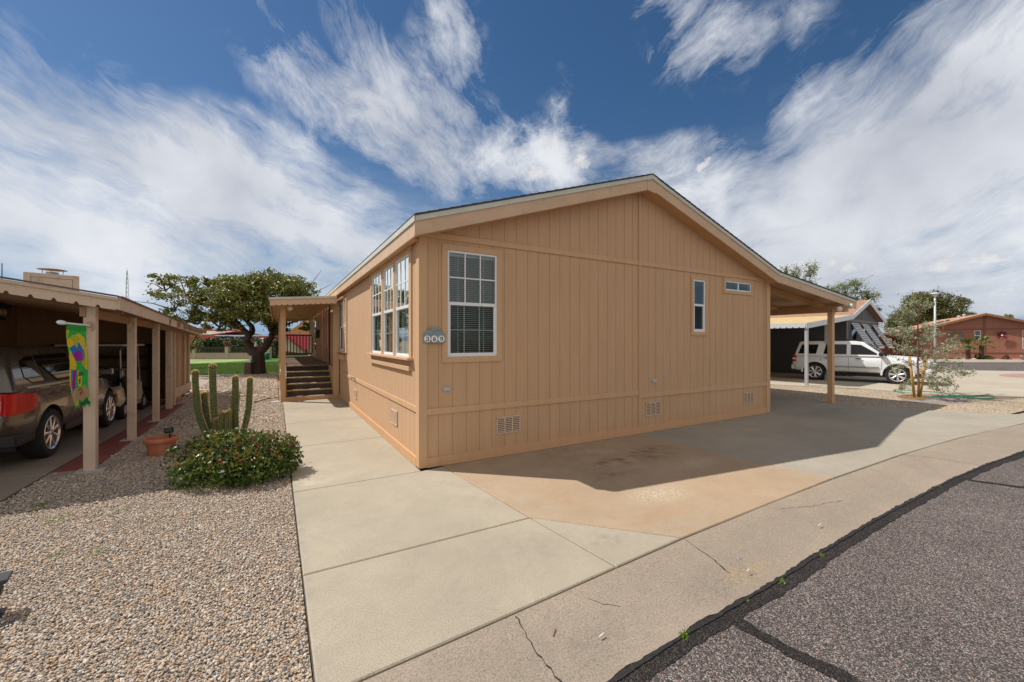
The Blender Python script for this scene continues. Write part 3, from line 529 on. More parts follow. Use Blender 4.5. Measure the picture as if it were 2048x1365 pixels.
# ------------------------------------------------------------------ pebbles (real stones in the near yard)
def pebble_field():
    kinds = []
    for i in range(5):
        bm = bmesh.new(); bmesh.ops.create_icosphere(bm, subdivisions=2, radius=1)
        r = random.Random(i+3); ax = Vector((r.uniform(.8, 1.1), r.uniform(.6, .85), r.uniform(.42, .62))); q = [Vector((r.uniform(-1, 1), r.uniform(-1, 1), r.uniform(-1, 1))).normalized() for _ in range(7)]
        for v in bm.verts:
            c = v.co.normalized(); k = 1
            for d in q:
                t = c.dot(d)
                if t > .62: k = min(k, .62/t+.03)
            v.co = Vector((c.x*ax.x, c.y*ax.y, c.z*ax.z))*k*(1+r.uniform(-.04, .04))
        me = bpy.data.meshes.new('pebble_shape'); bm.to_mesh(me); bm.free(); me.materials.append(M['pebble']); me.polygons.foreach_set('use_smooth', [True]*len(me.polygons)); kinds.append(me)
    pts = []; rot = []; scl = []; idx = []
    bands = [(-5.0, .6, .0138, .0094), (.6, 4.5, .0180, .0120), (4.5, 9.5, .030, .0185), (9.5, 18.6, .052, .028)]
    for (y0, y1, st_, sz) in bands:
        xs = np.arange(-4.6 if y1 < 5 else -5.4, -1.41, st_); ys = np.arange(y0, y1, st_); X, Y = np.meshgrid(xs, ys); X = X.ravel()+rng.uniform(-.5, .5, X.size)*st_; Y = Y.ravel()+rng.uniform(-.5, .5, Y.size)*st_
        lim = np.where(Y > 8.3, -5.4, np.where(Y > 2.1, -3.55, -3.93)); k = (X > lim) & (X < np.where(Y > 7.4, -1.5, -1.412)) & (Y > -2.95)
        k &= ~((Y > 8.3) & (X < -3.85)); X, Y = X[k], Y[k]
        # keep what the view can reach, with a margin for a step to the side
        Zc = (X-CX)*st+(Y-CY)*ct; Xc = (X-CX)*ct-(Y-CY)*st; k = (Zc > .9) & (np.abs(Xc) < 1.42*Zc+.5); X, Y = X[k], Y[k]; n = len(X)
        s = sz*rng.lognormal(0, .22, n); z = -.030+s*.30+rng.uniform(0, .012, n)
        pts.append(np.stack([X, Y, z], 1)); rot.append(np.stack([rng.normal(0, .35, n), rng.normal(0, .35, n), rng.uniform(0, 6.28, n)], 1)); scl.append(s); idx.append(rng.integers(0, 5, n))
    pts = np.concatenate(pts); rot = np.concatenate(rot); scl = np.concatenate(scl); idx = np.concatenate(idx); n = len(pts)
    print('pebbles', n)
    me = bpy.data.meshes.new('gravel'); me.vertices.add(n); me.vertices.foreach_set('co', pts.astype(np.float32).ravel())
    a = me.attributes.new('prot', 'FLOAT_VECTOR', 'POINT'); a.data.foreach_set('vector', rot.astype(np.float32).ravel())
    a = me.attributes.new('pscl', 'FLOAT', 'POINT'); a.data.foreach_set('value', scl.astype(np.float32)); a = me.attributes.new('pidx', 'INT', 'POINT'); a.data.foreach_set('value', idx.astype(np.int32))
    me.update(); me.materials.append(M['pebble']); o = bpy.data.objects.new('gravel', me); COL.objects.link(o)
    src = bpy.data.collections.new('pebble_shapes')
    for i, m in enumerate(kinds): src.objects.link(bpy.data.objects.new('pebble_shape', m))
    ng = bpy.data.node_groups.new('scatter', 'GeometryNodeTree'); ng.interface.new_socket('Geometry', in_out='INPUT', socket_type='NodeSocketGeometry'); ng.interface.new_socket('Geometry', in_out='OUTPUT', socket_type='NodeSocketGeometry')
    I = ng.nodes.new('NodeGroupInput'); O = ng.nodes.new('NodeGroupOutput'); mp = ng.nodes.new('GeometryNodeMeshToPoints'); ip = ng.nodes.new('GeometryNodeInstanceOnPoints'); ci = ng.nodes.new('GeometryNodeCollectionInfo')
    ci.inputs['Collection'].default_value = src; ci.inputs['Separate Children'].default_value = True; ci.inputs['Reset Children'].default_value = True
    def na(nm, t): x = ng.nodes.new('GeometryNodeInputNamedAttribute'); x.data_type = t; x.inputs['Name'].default_value = nm; return x.outputs['Attribute']
    L = ng.links; L.new(I.outputs[0], mp.inputs[0]); L.new(mp.outputs[0], ip.inputs['Points']); L.new(ci.outputs[0], ip.inputs['Instance']); ip.inputs['Pick Instance'].default_value = True
    L.new(na('pidx', 'INT'), ip.inputs['Instance Index']); er = ng.nodes.new('FunctionNodeEulerToRotation'); L.new(na('prot', 'FLOAT_VECTOR'), er.inputs[0]); L.new(er.outputs[0], ip.inputs['Rotation']); L.new(na('pscl', 'FLOAT'), ip.inputs['Scale'])
    L.new(ip.outputs[0], O.inputs[0]); md = o.modifiers.new('scatter', 'NODES'); md.node_group = ng
    tag(o, 'rounded tan and grey gravel covering the front yard', 'gravel', kind='stuff')
pebble_field()

# ------------------------------------------------------------------ siding with real grooves, window openings
def siding(mb, T, L0, L1, zb, ztop, openings=(), pitch=.193, first=.05, gw=.0065, gd=.0055, alc=.30):
    """T(u, out, z) -> world; openings = (u0,u1,z0,z1)"""
    br = set([L0, L1]); gr = []
    u = first
    while u < L1-gw:
        if u > L0+gw: gr.append((u-gw/2, u+gw/2)); br |= {u-gw/2, u+gw/2}
        u += pitch
    for (a, b, c, d) in openings: br |= {a, b}
    if callable(ztop) and hasattr(ztop, 'k'): br |= set(ztop.k)
    zt = ztop if callable(ztop) else (lambda x: ztop)
    br = sorted(x for x in br if L0-1e-6 <= x <= L1+1e-6)
    for a, b in zip(br, br[1:]):
        if b-a < 1e-5: continue
        m = (a+b)/2; dpt = -gd if any(p < m < q for p, q in gr) else 0
        spans = [(zb, None)]
        for (p, q, z0, z1) in openings:
            if p < m < q:
                s_ = spans.pop(); spans += [(s_[0], z0), (z1, None)]
        for (z0, z1) in spans:
            za, zb_ = (zt(a), zt(b)) if z1 is None else (z1, z1)
            mb.add([T(a, dpt, z0), T(b, dpt, z0), T(b, dpt, zb_), T(a, dpt, za)], [(0,1,2,3)])
            if dpt:
                mb.add([T(a, 0, z0), T(a, dpt, z0), T(a, dpt, za), T(a, 0, za)], [(0,1,2,3)]); mb.add([T(b, 0, z0), T(b, dpt, z0), T(b, dpt, zb_), T(b, 0, zb_)], [(0,1,2,3)])
    for (p, q, z0, z1) in openings:
        mb.add([T(p, 0, z0), T(q, 0, z0), T(q, 0, z1), T(p, 0, z1), T(p, -.09, z0), T(q, -.09, z0), T(q, -.09, z1), T(p, -.09, z1)], [(0,1,5,4), (1,2,6,5), (2,3,7,6), (3,0,4,7)])
def window(root, T, u0, u1, z0, z1, mid=None, cols=1, rt=0, rb=0, vertical_split=False, blinds=True, name='window', fr=.035, curtain=False, screen=True):
    """frame mesh with children pane, blind, muntin, recess"""
    f = MB(); w = fr
    def B(a, b, c, d, o0, o1, mb): mb.box((a, o0, c), (b, o1, d), T)
    B(u0, u0+w, z0, z1, -.05, .008, f); B(u1-w, u1, z0, z1, -.05, .008, f); B(u0+w, u1-w, z1-w, z1, -.05, .007, f); B(u0+w, u1-w, z0, z0+w, -.05, .010, f)
    if mid: B(u0+w, u1-w, mid-.022, mid+.022, -.045, .007, f)
    if vertical_split: m_ = (u0+u1)/2; B(m_-.018, m_+.018, z0+w, z1-w, -.045, .006, f)
    fo = obj(name, f, M['vinyl'], root, bevel=.003)
    def quad(nm, a, b, c, d, o, mat):
        g = MB(); g.add([T(a, o, c), T(b, o, c), T(b, o, d), T(a, o, d)], [(0,1,2,3)]); return obj(nm, g, mat, fo, fix=False)
    if mid: quad('pane', u0+w, u1-w, mid+.02, z1-w, -.006, M['glass']); quad('pane', u0+w, u1-w, z0+w, mid-.02, -.016, M['screen'] if screen else M['glass'])
    else: quad('pane', u0+w, u1-w, z0+w, z1-w, -.008, M['glass'])
    if mid:
        s = MB(); B(u0+w, u0+w+.018, z0+w, mid-.022, -.03, -.002, s); B(u1-w-.018, u1-w, z0+w, mid-.022, -.03, -.002, s); B(u0+w+.018, u1-w-.018, z0+w, z0+w+.02, -.03, -.002, s); obj('sash', s, M['vinyl'], fo)
    if cols > 1 or rt > 1:
        g = MB(); a, b = u0+w, u1-w
        for k in range(1, cols):
            x = a+(b-a)*k/cols
            if mid: B(x-.008, x+.008, mid+.02, z1-w, -.005, .002, g); (B(x-.007, x+.007, z0+w+.02, mid-.02, -.040, -.030, g) if rb else None)
            else: B(x-.008, x+.008, z0+w, z1-w, -.030, -.018, g)
        if mid and rt > 1:
            for k in range(1, rt): z = mid+.02+(z1-w-mid-.02)*k/rt; B(a, b, z-.008, z+.008, -.0055, .0012, g)
        if mid and rb > 1:
            for k in range(1, rb): z = z0+w+(mid-.02-z0-w)*k/rb; B(a, b, z-.007, z+.007, -.041, -.0305, g)
        obj('muntin', g, M['white'], fo)
    rc = MB(); rc.add([T(u0, -.09, z0), T(u1, -.09, z0), T(u1, -.09, z1), T(u0, -.09, z1), T(u0, -.6, z0), T(u1, -.6, z0), T(u1, -.6, z1), T(u0, -.6, z1)], [(0,1,5,4), (1,2,6,5), (2,3,7,6), (3,0,4,7), (4,5,6,7)]); obj('recess', rc, M['dark'], fo)
    if blinds:
        g = MB(); z = z0+.03
        while z < z1-.03:
            n = len(g.v); g.add([T(u0+w+.01, -.075, z), T(u1-w-.01, -.075, z), T(u1-w-.01, -.055, z+.008), T(u0+w+.01, -.055, z+.008), T(u0+w+.01, -.075, z+.0015), T(u1-w-.01, -.075, z+.0015), T(u1-w-.01, -.055, z+.0095), T(u0+w+.01, -.055, z+.0095)], [(0,1,2,3), (7,6,5,4), (0,4,5,1), (2,6,7,3)]); z += .0262
        for x in (u0+w+(u1-u0)*.2, u1-w-(u1-u0)*.2): g.box((x-.002, -.078, z0+.02), (x+.002, -.052, z1-.02), T)
        g.box((u0+w, -.085, z1-.06), (u1-w, -.048, z1-w), T)
        obj('blind', g, M['blind'], fo, fix=False)
    return fo
def vent(root, T, u, z, w=.38, h=.23, label=None, mat='vent'):
    g = MB(); t = .012
    h_ = MB(); h_.box((u+.004, .0, z+.004), (u+w-.004, .003, z+h-.004), T)
    for k in range(4): x = u+(w-t)*k/3; g.box((x, .005, z), (x+t, .016, z+h), T)
    for k in (0, 1): zz = z+(h-t)*k; g.box((u, .004, zz), (u+w, .015, zz+t), T)
    n = int(h/.024)
    for k in range(1, n): zz = z+h*k/n; g.box((u+.01, .005, zz-.005), (u+w-.01, .012, zz+.005), T)
    v_ = obj('vent', g, M[mat], root); obj('vent_opening', h_, M['vent_dark'], v_); return v_
def rect_trim(mb, T, u0, u1, z0, z1, w, o0=.0, o1=.02, wb=None):
    wb = w if wb is None else wb
    mb.box((u0-w, o0, z0-wb), (u0, o1, z1+w), T); mb.box((u1, o0, z0-wb), (u1+w, o1, z1+w), T); mb.box((u0, o0, z1), (u1, o1-.002, z1+w), T); mb.box((u0, o0, z0-wb), (u1, o1-.002, z0), T)

# ------------------------------------------------------------------ the tan house
WL = 7.965; HD = 20.0
house = thing('house', 'tan manufactured home with vertical grooved siding, white framed windows and a low gable roof', 'house')
TE = lambda u, o, z: (u, -o, z)                 # end wall
TS = lambda u, o, z: (-o, u, z)                 # long side wall on the walk
def ztop_end(u): return 3.0+(.322*(u+.0) if u < 3.92 else .322*(7.84-u))+.02
ztop_end_f = lambda u: ztop_end(u)
ztop_end_f.k = [3.92]
g = MB(); W1 = (.36, 1.085, 1.395, 2.78); W2 = (5.32, 5.68, 1.775, 2.78); W3 = (6.33, 7.25, 2.635, 2.83)
siding(g, TE, 0, WL, 0, ztop_end_f, [W1, W2, W3], pitch=.1925, first=.051); obj('wall', g, M['siding'], house, fix=False)
SW = [(.44, 1.18, 1.38, 2.79), (1.29, 1.97, 1.38, 2.79), (2.10, 2.90, 1.38, 2.79)]; SH = (6.48, 7.45, 1.33, 2.66); PW = (10.0, 10.55, 1.45, 2.55); PW2 = (11.9, 12.5, 1.45, 2.5); PW3 = (17.0, 17.5, 1.3, 2.4)
g = MB(); siding(g, TS, 0, HD, 0, 3.03, SW+[SH, PW, PW2], pitch=.197, first=.05); obj('wall', g, M['siding'], house, fix=False)
g = MB(); g.add([(WL, 0, 0), (WL, HD, 0), (WL, HD, 3.03), (WL, 0, 3.03)], [(0,1,2,3)]); g.add([(0, HD, 0), (WL, HD, 0), (WL, HD, 3.0), (3.92, HD, 4.28), (0, HD, 3.0)], [(0,1,2,3,4)]); obj('wall', g, M['siding'], house, fix=False)
# trim boards on the end wall
g = MB()
g.box((-.018, .0, 0.012), (.085, .022, 3.0), TE); g.box((WL-.13, 0, .012), (WL+.012, .022, 3.0), TE)
g.box((.085, 0, .665), (3.84, .018, .745), TE); g.box((3.88, 0, .615), (WL-.13, .018, .69), TE)
g.box((.085, 0, .002), (WL-.13, .020, .125), TE)
g.box((.085, 0, 2.905), (WL-.13, .018, 2.98), TE)
g.box((3.845, 0, .127), (3.885, .026, 4.2), TE)
g.box((WL-.215, 0, .127), (WL-.205, .012, 2.9), TE)
rect_trim(g, TE, W1[0], W1[1], W1[2], W1[3], .075); rect_trim(g, TE, W2[0], W2[1], W2[2], W2[3], .07); rect_trim(g, TE, W3[0], W3[1], W3[2], W3[3], .065)
obj('trim', g, M['trim'], house, bevel=.002)
g = MB()
g.box((-.020, 0, 0.014), (.10, .020, 2.98), TS); g.box((.10, 0, .69), (6.0, .016, .765), TS); g.box((6.0, 0, .69), (HD, .014, .765), TS)
g.box((.10, 0, .002), (7.35, .022, .125), TS); g.box((.10, 0, 2.86), (HD, .016, 3.0), TS)
for a, b in ((.33, .44), (1.18, 1.29), (1.97, 2.10), (2.90, 3.0)): g.box((a, 0, 1.38), (b, .020, 2.79), TS)
g.box((.33, 0, 2.79), (3.0, .030, 2.86), TS)
obj('trim', g, M['trim'], house, bevel=.002)
for q_ in (((.28, .016, 2.862), (3.05, .085, 2.895)), ((.28, 0, 1.345), (3.05, .080, 1.378)), ((.36, 0, 1.20), (2.98, .040, 1.262)), ((6.2, .016, 2.72), (7.75, .085, 2.75)), ((6.15, 0, 1.29), (7.78, .08, 1.325)), ((6.45, 0, 1.10), (7.5, .05, 1.24))):
    g = MB(); g.box(*q_, TS); obj('sill', g, M['trim'], house, bevel=.003)
window(house, TE, *W1[:2], W1[2], W1[3], mid=2.09, cols=3, rt=2, rb=2, fr=.028)
window(house, TE, *W2[:2], W2[2], W2[3], mid=2.29, blinds=False)
window(house, TE, *W3[:2], W3[2], W3[3], vertical_split=True, blinds=False, fr=.028)
for a in SW: window(house, TS, *a[:2], a[2], a[3], mid=2.075, cols=3, rt=2, rb=2, fr=.024)
window(house, TS, *SH[:2], SH[2], SH[3], mid=1.98, cols=2, rt=2, rb=2, screen=False, blinds=False)
window(house, TS, *PW[:2], PW[2], PW[3], mid=2.0, blinds=False); window(house, TS, *PW2[:2], PW2[2], PW2[3], mid=2.0, blinds=False)
for (a, b) in ((5.98, 6.44), (7.48, 7.92)):
    g = MB(); w = .045
    g.box((a, 0, 1.30), (a+w, .035, 2.70), TS); g.box((b-w, 0, 1.30), (b, .035, 2.70), TS)
    for z in (1.30, 1.97, 2.65): g.box((a+w, 0, z), (b-w, .033, z+.05), TS)
    z = 1.36
    while z < 2.64:
        if not 1.95 < z < 2.02: g.add([TS(a+w, .008, z+.022), TS(b-w, .008, z+.022), TS(b-w, .030, z), TS(a+w, .030, z), TS(a+w, .012, z+.026), TS(b-w, .012, z+.026), TS(b-w, .034, z+.004), TS(a+w, .034, z+.004)], [(0,1,2,3), (7,6,5,4), (0,4,5,1), (2,6,7,3), (0,3,7,4), (1,5,6,2)])
        z += .032
    obj('shutter', g, simple('shutter_paint', (.72, .55, .40), .6, .06), house)
vent(house, TE, 1.08, .315); vent(house, TE, 4.02, .29); vent(house, TE, 6.97, .275); vent(house, TS, 1.08, .335, .36, .22); vent(house, TS, 4.55, .30, .36, .2)
for u, z, w_ in ((.30, .955, .105), (4.17, .865, .12)):
    g = MB(); g.box((u, 0, z), (u+w_, .018, z+.05), TE); g.box((u+.012, .018, z+.010), (u+w_-.012, .024, z+.04), TE); obj('outlet_cover', g, simple('galvanised_cover', (.50, .52, .54), .4, .1, metal=.5), house, bevel=.002)
g = MB(); g.tube([TS(4.85, 0, .76), TS(4.85, .07, .76), TS(4.85, .09, .72)], .012, 8); g.lathe([(.028, 0), (.028, .01)], TS(4.85, .075, .775), 10); g.tube([TS(4.78, .03, .77), TS(4.65, .05, .76)], .016, 8); obj('tap', g, M['steel'], house)
# roof
YF = -.25; XR = 3.9; ZR = 4.39; XL = -.14; ZL = 3.085; XE = 7.90; ZE = 3.10
def zroof(x): return ZL+(ZR-ZL)*(x-XL)/(XR-XL) if x < XR else ZR+(ZE-ZR)*(x-XR)/(XE-XR)
def roof_slab(mb, pts, y0, y1, t, dz=0):       # pts = (x,z) top outline; thickness t downwards
    n = len(pts); top = [(x, z+dz) for x, z in pts]; bot = [(x, z+dz-t) for x, z in pts][::-1]; poly = top+bot
    mb.prism(poly, y0, y1, T=lambda a, b, c: (a, c, b))
CPX, CPZ = 11.72, 2.68
g = MB(); roof_slab(g, [(XL-.012, ZL), (XR, ZR+.004), (XE, ZE+.002), (CPX, CPZ)], YF-.02, HD+.2, .022, .012)
n = 46
for k in range(n):                                # shingle butts seen along the rake
    for (xa, za, xb, zb) in ((XL, ZL, XR, ZR), (XR, ZR, XE, ZE), (XE, ZE, CPX, CPZ)):
        m_ = int(abs(xb-xa)/.14)
        if k >= m_: continue
        t0 = k/m_; t1 = (k+.9)/m_; x0, z0, x1, z1 = xa+(xb-xa)*t0, za+(zb-za)*t0, xa+(xb-xa)*t1, za+(zb-za)*t1
        up = .016 if (xb > XR) else .016
        lo, hi = (z0+up, z1+.010) if xa >= XR else (z0+.010, z1+up)
        lo, hi = (z0+.010, z1+up) if xa >= XR else (z0+up, z1+.010)
        g.prism([(x0, z0+.008), (x1, z1+.008), (x1, hi+.004), (x0, lo+.004)], YF-.026, YF+.25, T=lambda a, b, c: (a, c, b))
roof = obj('roof', g, M['shingle'], house)
g = MB()
for (xa, za, xb, zb) in ((XL, ZL, XR, ZR), (XR, ZR, XE, ZE), (XE, ZE, CPX, CPZ)):
    g.prism([(xa, za-.004), (xb, zb-.004), (xb, zb-.070), (xa, za-.070)], YF-.012, YF+.004, T=lambda a, b, c: (a, c, b))
g.box((XL-.012, YF-.012, ZL-.075), (XL+.004, HD+.2, ZL-.008))
g.prism([(XR-.12, ZR-.042), (XR, ZR-.002), (XR+.12, ZR-.042), (XR+.12, ZR-.115), (XR, ZR-.074), (XR-.12, ZR-.115)], YF-.018, YF-.006, T=lambda a, b, c: (a, c, b))
obj('drip_edge', g, M['drip'], roof)
g = MB()
fh = .175
for (xa, za, xb, zb) in ((XL, ZL, XR-.11, zroof(XR-.11)), (XR+.11, zroof(XR+.11), XE, ZE)):
    g.prism([(xa, za-.066), (xb, zb-.066), (xb, zb-.066-fh), (xa, za-.066-fh)], YF+.004, YF+.03, T=lambda a, b, c: (a, c, b))
z1 = zroof(XR-.11)-.066; g.prism([(XR-.106, z1), (XR, ZR-.066), (XR+.106, z1), (XR+.106, z1-fh-.02), (XR-.106, z1-fh+.01)], YF, YF+.03, T=lambda a, b, c: (a, c, b))
obj('fascia', g, M['fascia'], roof, bevel=.003)
g = MB(); g.box((XL+.004, YF+.03, ZL-.066-fh), (XL+.03, HD+.2, ZL-.05)); obj('fascia', g, M['fascia'], roof, bevel=.003)
g = MB(); roof_slab(g, [(XL+.03, ZL-.05), (XR, ZR-.06), (XE, ZE-.06)], YF+.03, -.0, .02, -.15); g.box((XL+.03, 0.0, ZL-.225), (.0, HD, ZL-.205)); obj('soffit', g, M['soffit'], roof)
# carport roof on the right
def scallop(mb, P, Q, h, T_dir, pitch=.1, deep=.028, thick=.02, n_=None):
    """hanging board from P to Q (top line), lower edge cut in scallops"""
    P = Vector(P); Q = Vector(Q); L_ = (Q-P).length; n = max(1, int(L_/pitch)); T_dir = Vector(T_dir); vs = []; fs = []
    top = []; bot = []
    for k in range(n):
        for (t, d) in ((0, 0), (.16, 0), (.24, -deep), (.84, -deep), (.92, 0)):
            pass
        for (t, d) in ((0., deep), (.06, deep*.85), (.11, .35*deep), (.14, 0), (.86, 0), (.89, .35*deep), (.94, .85*deep)): bot.append((k+t, d))
    bot.append((n, deep))
    for (t, d) in bot:
        p = P.lerp(Q, t/n); top.append(p); vs += [p, p+Vector((0, 0, -h+d)), p+T_dir*thick, p+T_dir*thick+Vector((0, 0, -h+d))]
    for i in range(len(bot)-1):
        a = 4*i; b = a+4; fs += [(a, b, b+1, a+1), (a+2, a+3, b+3, b+2), (a+1, b+1, b+3, a+3), (a, a+2, b+2, b)]
    mb.add(vs, fs)
g = MB(); roof_slab(g, [(WL, ZE-.055-.0), (CPX-.02, CPZ-.04)], YF+.04, HD, .012, -.005)
cpr = obj('carport_roof', g, simple('carport_deck', (.50, .30, .15), .7, .1, 3), house)
g = MB(); scallop(g, (XE, YF+.004, ZE-.066), (CPX, YF+.004, CPZ-.066), .165, (0, 1, 0), .12, .03); obj('valance', g, M['fascia'], cpr, fix=False)
g = MB(); g.box((CPX-.02, YF+.02, CPZ-.20), (CPX, HD, CPZ-.02)); obj('fascia', g, M['fascia'], cpr)
for k in range(10):
    y = .45+k*1.22; g = MB(); g.bar((WL, y, ZE-.165), (CPX-.1, y, CPZ-.135), .04, .16); obj('rafter', g, M['soffit'], cpr)
g = MB(); g.box((10.87, -.33, 2.345), (11.03, 13, 2.50)); obj('beam', g, M['soffit'], cpr, bevel=.004)
for y in (-.02, 4.1, 8.2, 12.3):
    g = MB(); g.box((10.80, y-.05, 0.0), (10.93, y+.06, 2.345)); g.box((10.78, y-.07, 0), (10.95, y+.08, .012)); g.box((10.80, y-.056, 2.30), (10.96, y-.05, 2.42)); obj('post', g, M['trim'], cpr, bevel=.004)
def flood(parent, p, d):
    d = Vector(d).normalized(); p = Vector(p); g = MB(); g.tube([p, p+d*.05, p+d*.06, p+d*.115, p+d*.13], [.022, .03, .06, .066, .05], 16); g.tube([p-Vector((0, 0, .02)), p], .018, 8); return obj('floodlight', g, simple('lamp_glass', (.66, .66, .62), .2, .05), parent, smooth=True)
flood(cpr, (10.9, -.33, 2.47), (.2, -.9, .05)); flood(cpr, (10.72, -.2, 2.42), (-.6, -.7, -.2))
# porch on the left: deck, steps, roof, posts, railing
PX0 = -1.40; DZ = .86; PY0 = 7.36
g = MB()
for k in range(11):
    x0 = PX0+.05+k*.123; g.box((x0, 8.72, DZ-.03), (x0+.118, 17.4, DZ))
deck = obj('porch_deck', g, simple('deck_boards', (.20, .13, .09), .8, .25, 7, bs=.4), house, bevel=.002)
tread = simple('tread_paint', (.15, .115, .085), .8, .3, 7, bs=.4); nosing = simple('worn_yellow_nosing', (.50, .40, .17), .7, .4, 8)
for k in range(5):
    y0 = PY0+.02+k*.283; z = .10+k*.152; z2 = z+.152
    g = MB(); g.box((PX0+.10, y0+.03, z-.03), (-.155, y0+.283, z)); st_o = obj('step', g, tread, deck)
    g = MB(); g.box((PX0+.10, y0+.0, z-.028), (-.155, y0+.03, z+.003)); o = obj('step_nosing', g, nosing, deck, bevel=.004); g = MB(); g.box((PX0+.11, y0+.283, z), (-.16, y0+.30, z2-.03)); obj('riser', g, simple('riser_paint', (.085, .060, .05), .85, .3, 9), deck)
g = MB(); g.box((PX0+.10, PY0+.02+5*.283, DZ-.028), (-.155, PY0+.05+5*.283, DZ+.004)); obj('step_nosing', g, nosing, deck, bevel=.004)
g = MB(); g.box((PX0-.01, PY0-.012, 0), (-.02, PY0+.02, .105)); g.box((PX0-.035, PY0+.10, 0.0), (PX0-.01, 17.4, .62)); g.add([(PX0+.075, PY0+.05, 0), (PX0+.075, 8.9, 0), (PX0+.075, 8.9, DZ), (PX0+.075, PY0+.05, .12), (PX0+.098, PY0+.05, 0), (PX0+.098, 8.9, 0), (PX0+.098, 8.9, DZ), (PX0+.098, PY0+.05, .12)], [(0,1,2,3), (7,6,5,4), (3,2,6,7)])
g.box((PX0-.035, 8.75, .62), (PX0-.01, 17.4, DZ+.0)); g.box((-.155, PY0+.02, 0), (-.015, PY0+.6, .74)); g.box((-.152, PY0+.6, 0), (-.015, 8.8, .86)); obj('skirting', g, M['trim'], deck, bevel=.002)
g = MB(); g.bar((PX0+.03, PY0+.1, .66), (PX0+.03, 8.75, 1.62), .09, .035); g.bar((PX0-.02, PY0+.1, .665), (PX0-.02, 10.2, .665), .05, .03)
for k in range(5): y = PY0+.35+k*.27; g.box((PX0+.01, y, .14+k*.15), (PX0+.05, y+.04, .80+k*.17))
obj('stair_rail', g, M['white'], deck)
g = MB()
for z in (DZ+.09, DZ+.98): g.box((PX0+.05, 16.9, z), (-.05, 16.96, z+.07))
for k in range(10): x = PX0+.15+k*.132; g.box((x, 16.91, DZ+.16), (x+.04, 16.95, DZ+.98))
for z in (DZ+.09, DZ+.98): g.box((PX0+.0, 9.0, z), (PX0+.05, 16.9, z+.07))
for k in range(52): y = 9.05+k*.15; g.box((PX0+.01, y, DZ+.16), (PX0+.04, y+.04, DZ+.98))
obj('railing', g, simple('railing_paint', (.14, .085, .06), .7, .2), deck)
PRX, PZ1, PZ0 = -1.69, 2.665, 2.79
g = MB(); roof_slab(g, [(PRX, PZ1), (XL+.0, PZ0+.01)], 6.86, 17.6, .05); pr_ = obj('porch_roof', g, simple('porch_ceiling', (.52, .30, .14), .7, .1), house)
g = MB()
for k in range(14): x0 = PRX+.03+k*.11; z = PZ1+(PZ0-PZ1)*(x0-PRX)/(XL-PRX)-.056; g.box((x0, 6.9, z-.012), (x0+.10, 17.5, z+.004))
obj('ceiling_panel', g, simple('porch_ceiling_panel', (.52, .29, .12), .6, .1), pr_)
g = MB(); scallop(g, (PRX, 6.84, PZ1-.03), (XL, 6.84, PZ0-.03), .15, (0, 1, 0), .12, .03); scallop(g, (PRX-.01, 6.86, PZ1-.03), (PRX-.01, 17.6, PZ1-.03), .15, (1, 0, 0), .12, .03); scallop(g, (PRX, 17.6, PZ1-.03), (XL, 17.6, PZ0-.03), .15, (0, 1, 0), .12, .03); obj('valance', g, M['fascia'], pr_, fix=False)
g = MB(); g.bar((PRX-.02, 6.83, PZ1+.0), (XL, 6.83, PZ0+.0), .03, .05); g.box((PRX-.03, 6.83, PZ1-.025), (PRX, 17.6, PZ1+.02)); obj('drip_edge', g, M['drip'], pr_)
for y in (7.40, 10.6, 13.8, 16.93):
    g = MB(); g.box((PX0-.055, y-.045, 0.0), (PX0+.065, y+.06, 2.56)); g.box((PX0-.075, y-.055, .60 if y < 8 else .9), (PX0-.055, y+.07, .72 if y < 8 else 1.0)); obj('post', g, M['trim'], pr_, bevel=.004)
g = MB(); g.box((-.17, 7.36, .0), (-.022, 7.5, 2.66)); obj('post', g, M['trim'], pr_, bevel=.004)
flood(pr_, (-1.25, 7.36, 2.47), (.1, -1, -.05))
g = MB(); g.box((9.72, .014, .77), (10.0, .05, 2.84), TS)
for u in (9.72, 10.62, 11.55, 12.6, 13.4, 14.1, 15.2): g.box((u, 0, .765), (u+.14, .06+.01*(u % .3), 2.855), TS)
g.box((9.9, 0, 1.36), (10.7, .08, 1.39), TS); obj('trim', g, M['trim'], house)
g = MB(); g.box((14.45, .02, DZ+.02), (15.15, .06, 2.8), TS); dr = obj('door', g, simple('storm_door', (.33, .30, .28), .4, .1), house); g = MB(); g.box((14.52, .06, 1.2), (15.08, .065, 2.7), TS); obj('pane', g, M['glass'], dr); g = MB(); g.box((14.42, .06, 1.75), (14.45, .12, 1.95), TS); g.tube([TS(14.5, .06, 1.8), TS(14.5, .12, 1.8), TS(14.56, .12, 1.8)], .018, 8); obj('handle', g, M['chrome'], dr)
mbx = MB(); mbx.box((12.75, .06, 1.72), (13.15, .20, 2.05), TS); o = obj('mailbox', mbx, M['black'], None, bevel=.01); tag(o, 'black wall mailbox beside the windows under the porch roof', 'mailbox')
g = MB(); g.tube([TS(9.9, .05, 1.12), TS(9.9, .14, 1.12), TS(9.9, .14, .9)], .02, 8); g.box((9.84, .015, 1.06), (9.96, .05, 1.2), TS); obj('outlet_cover', g, M['steel'], house)

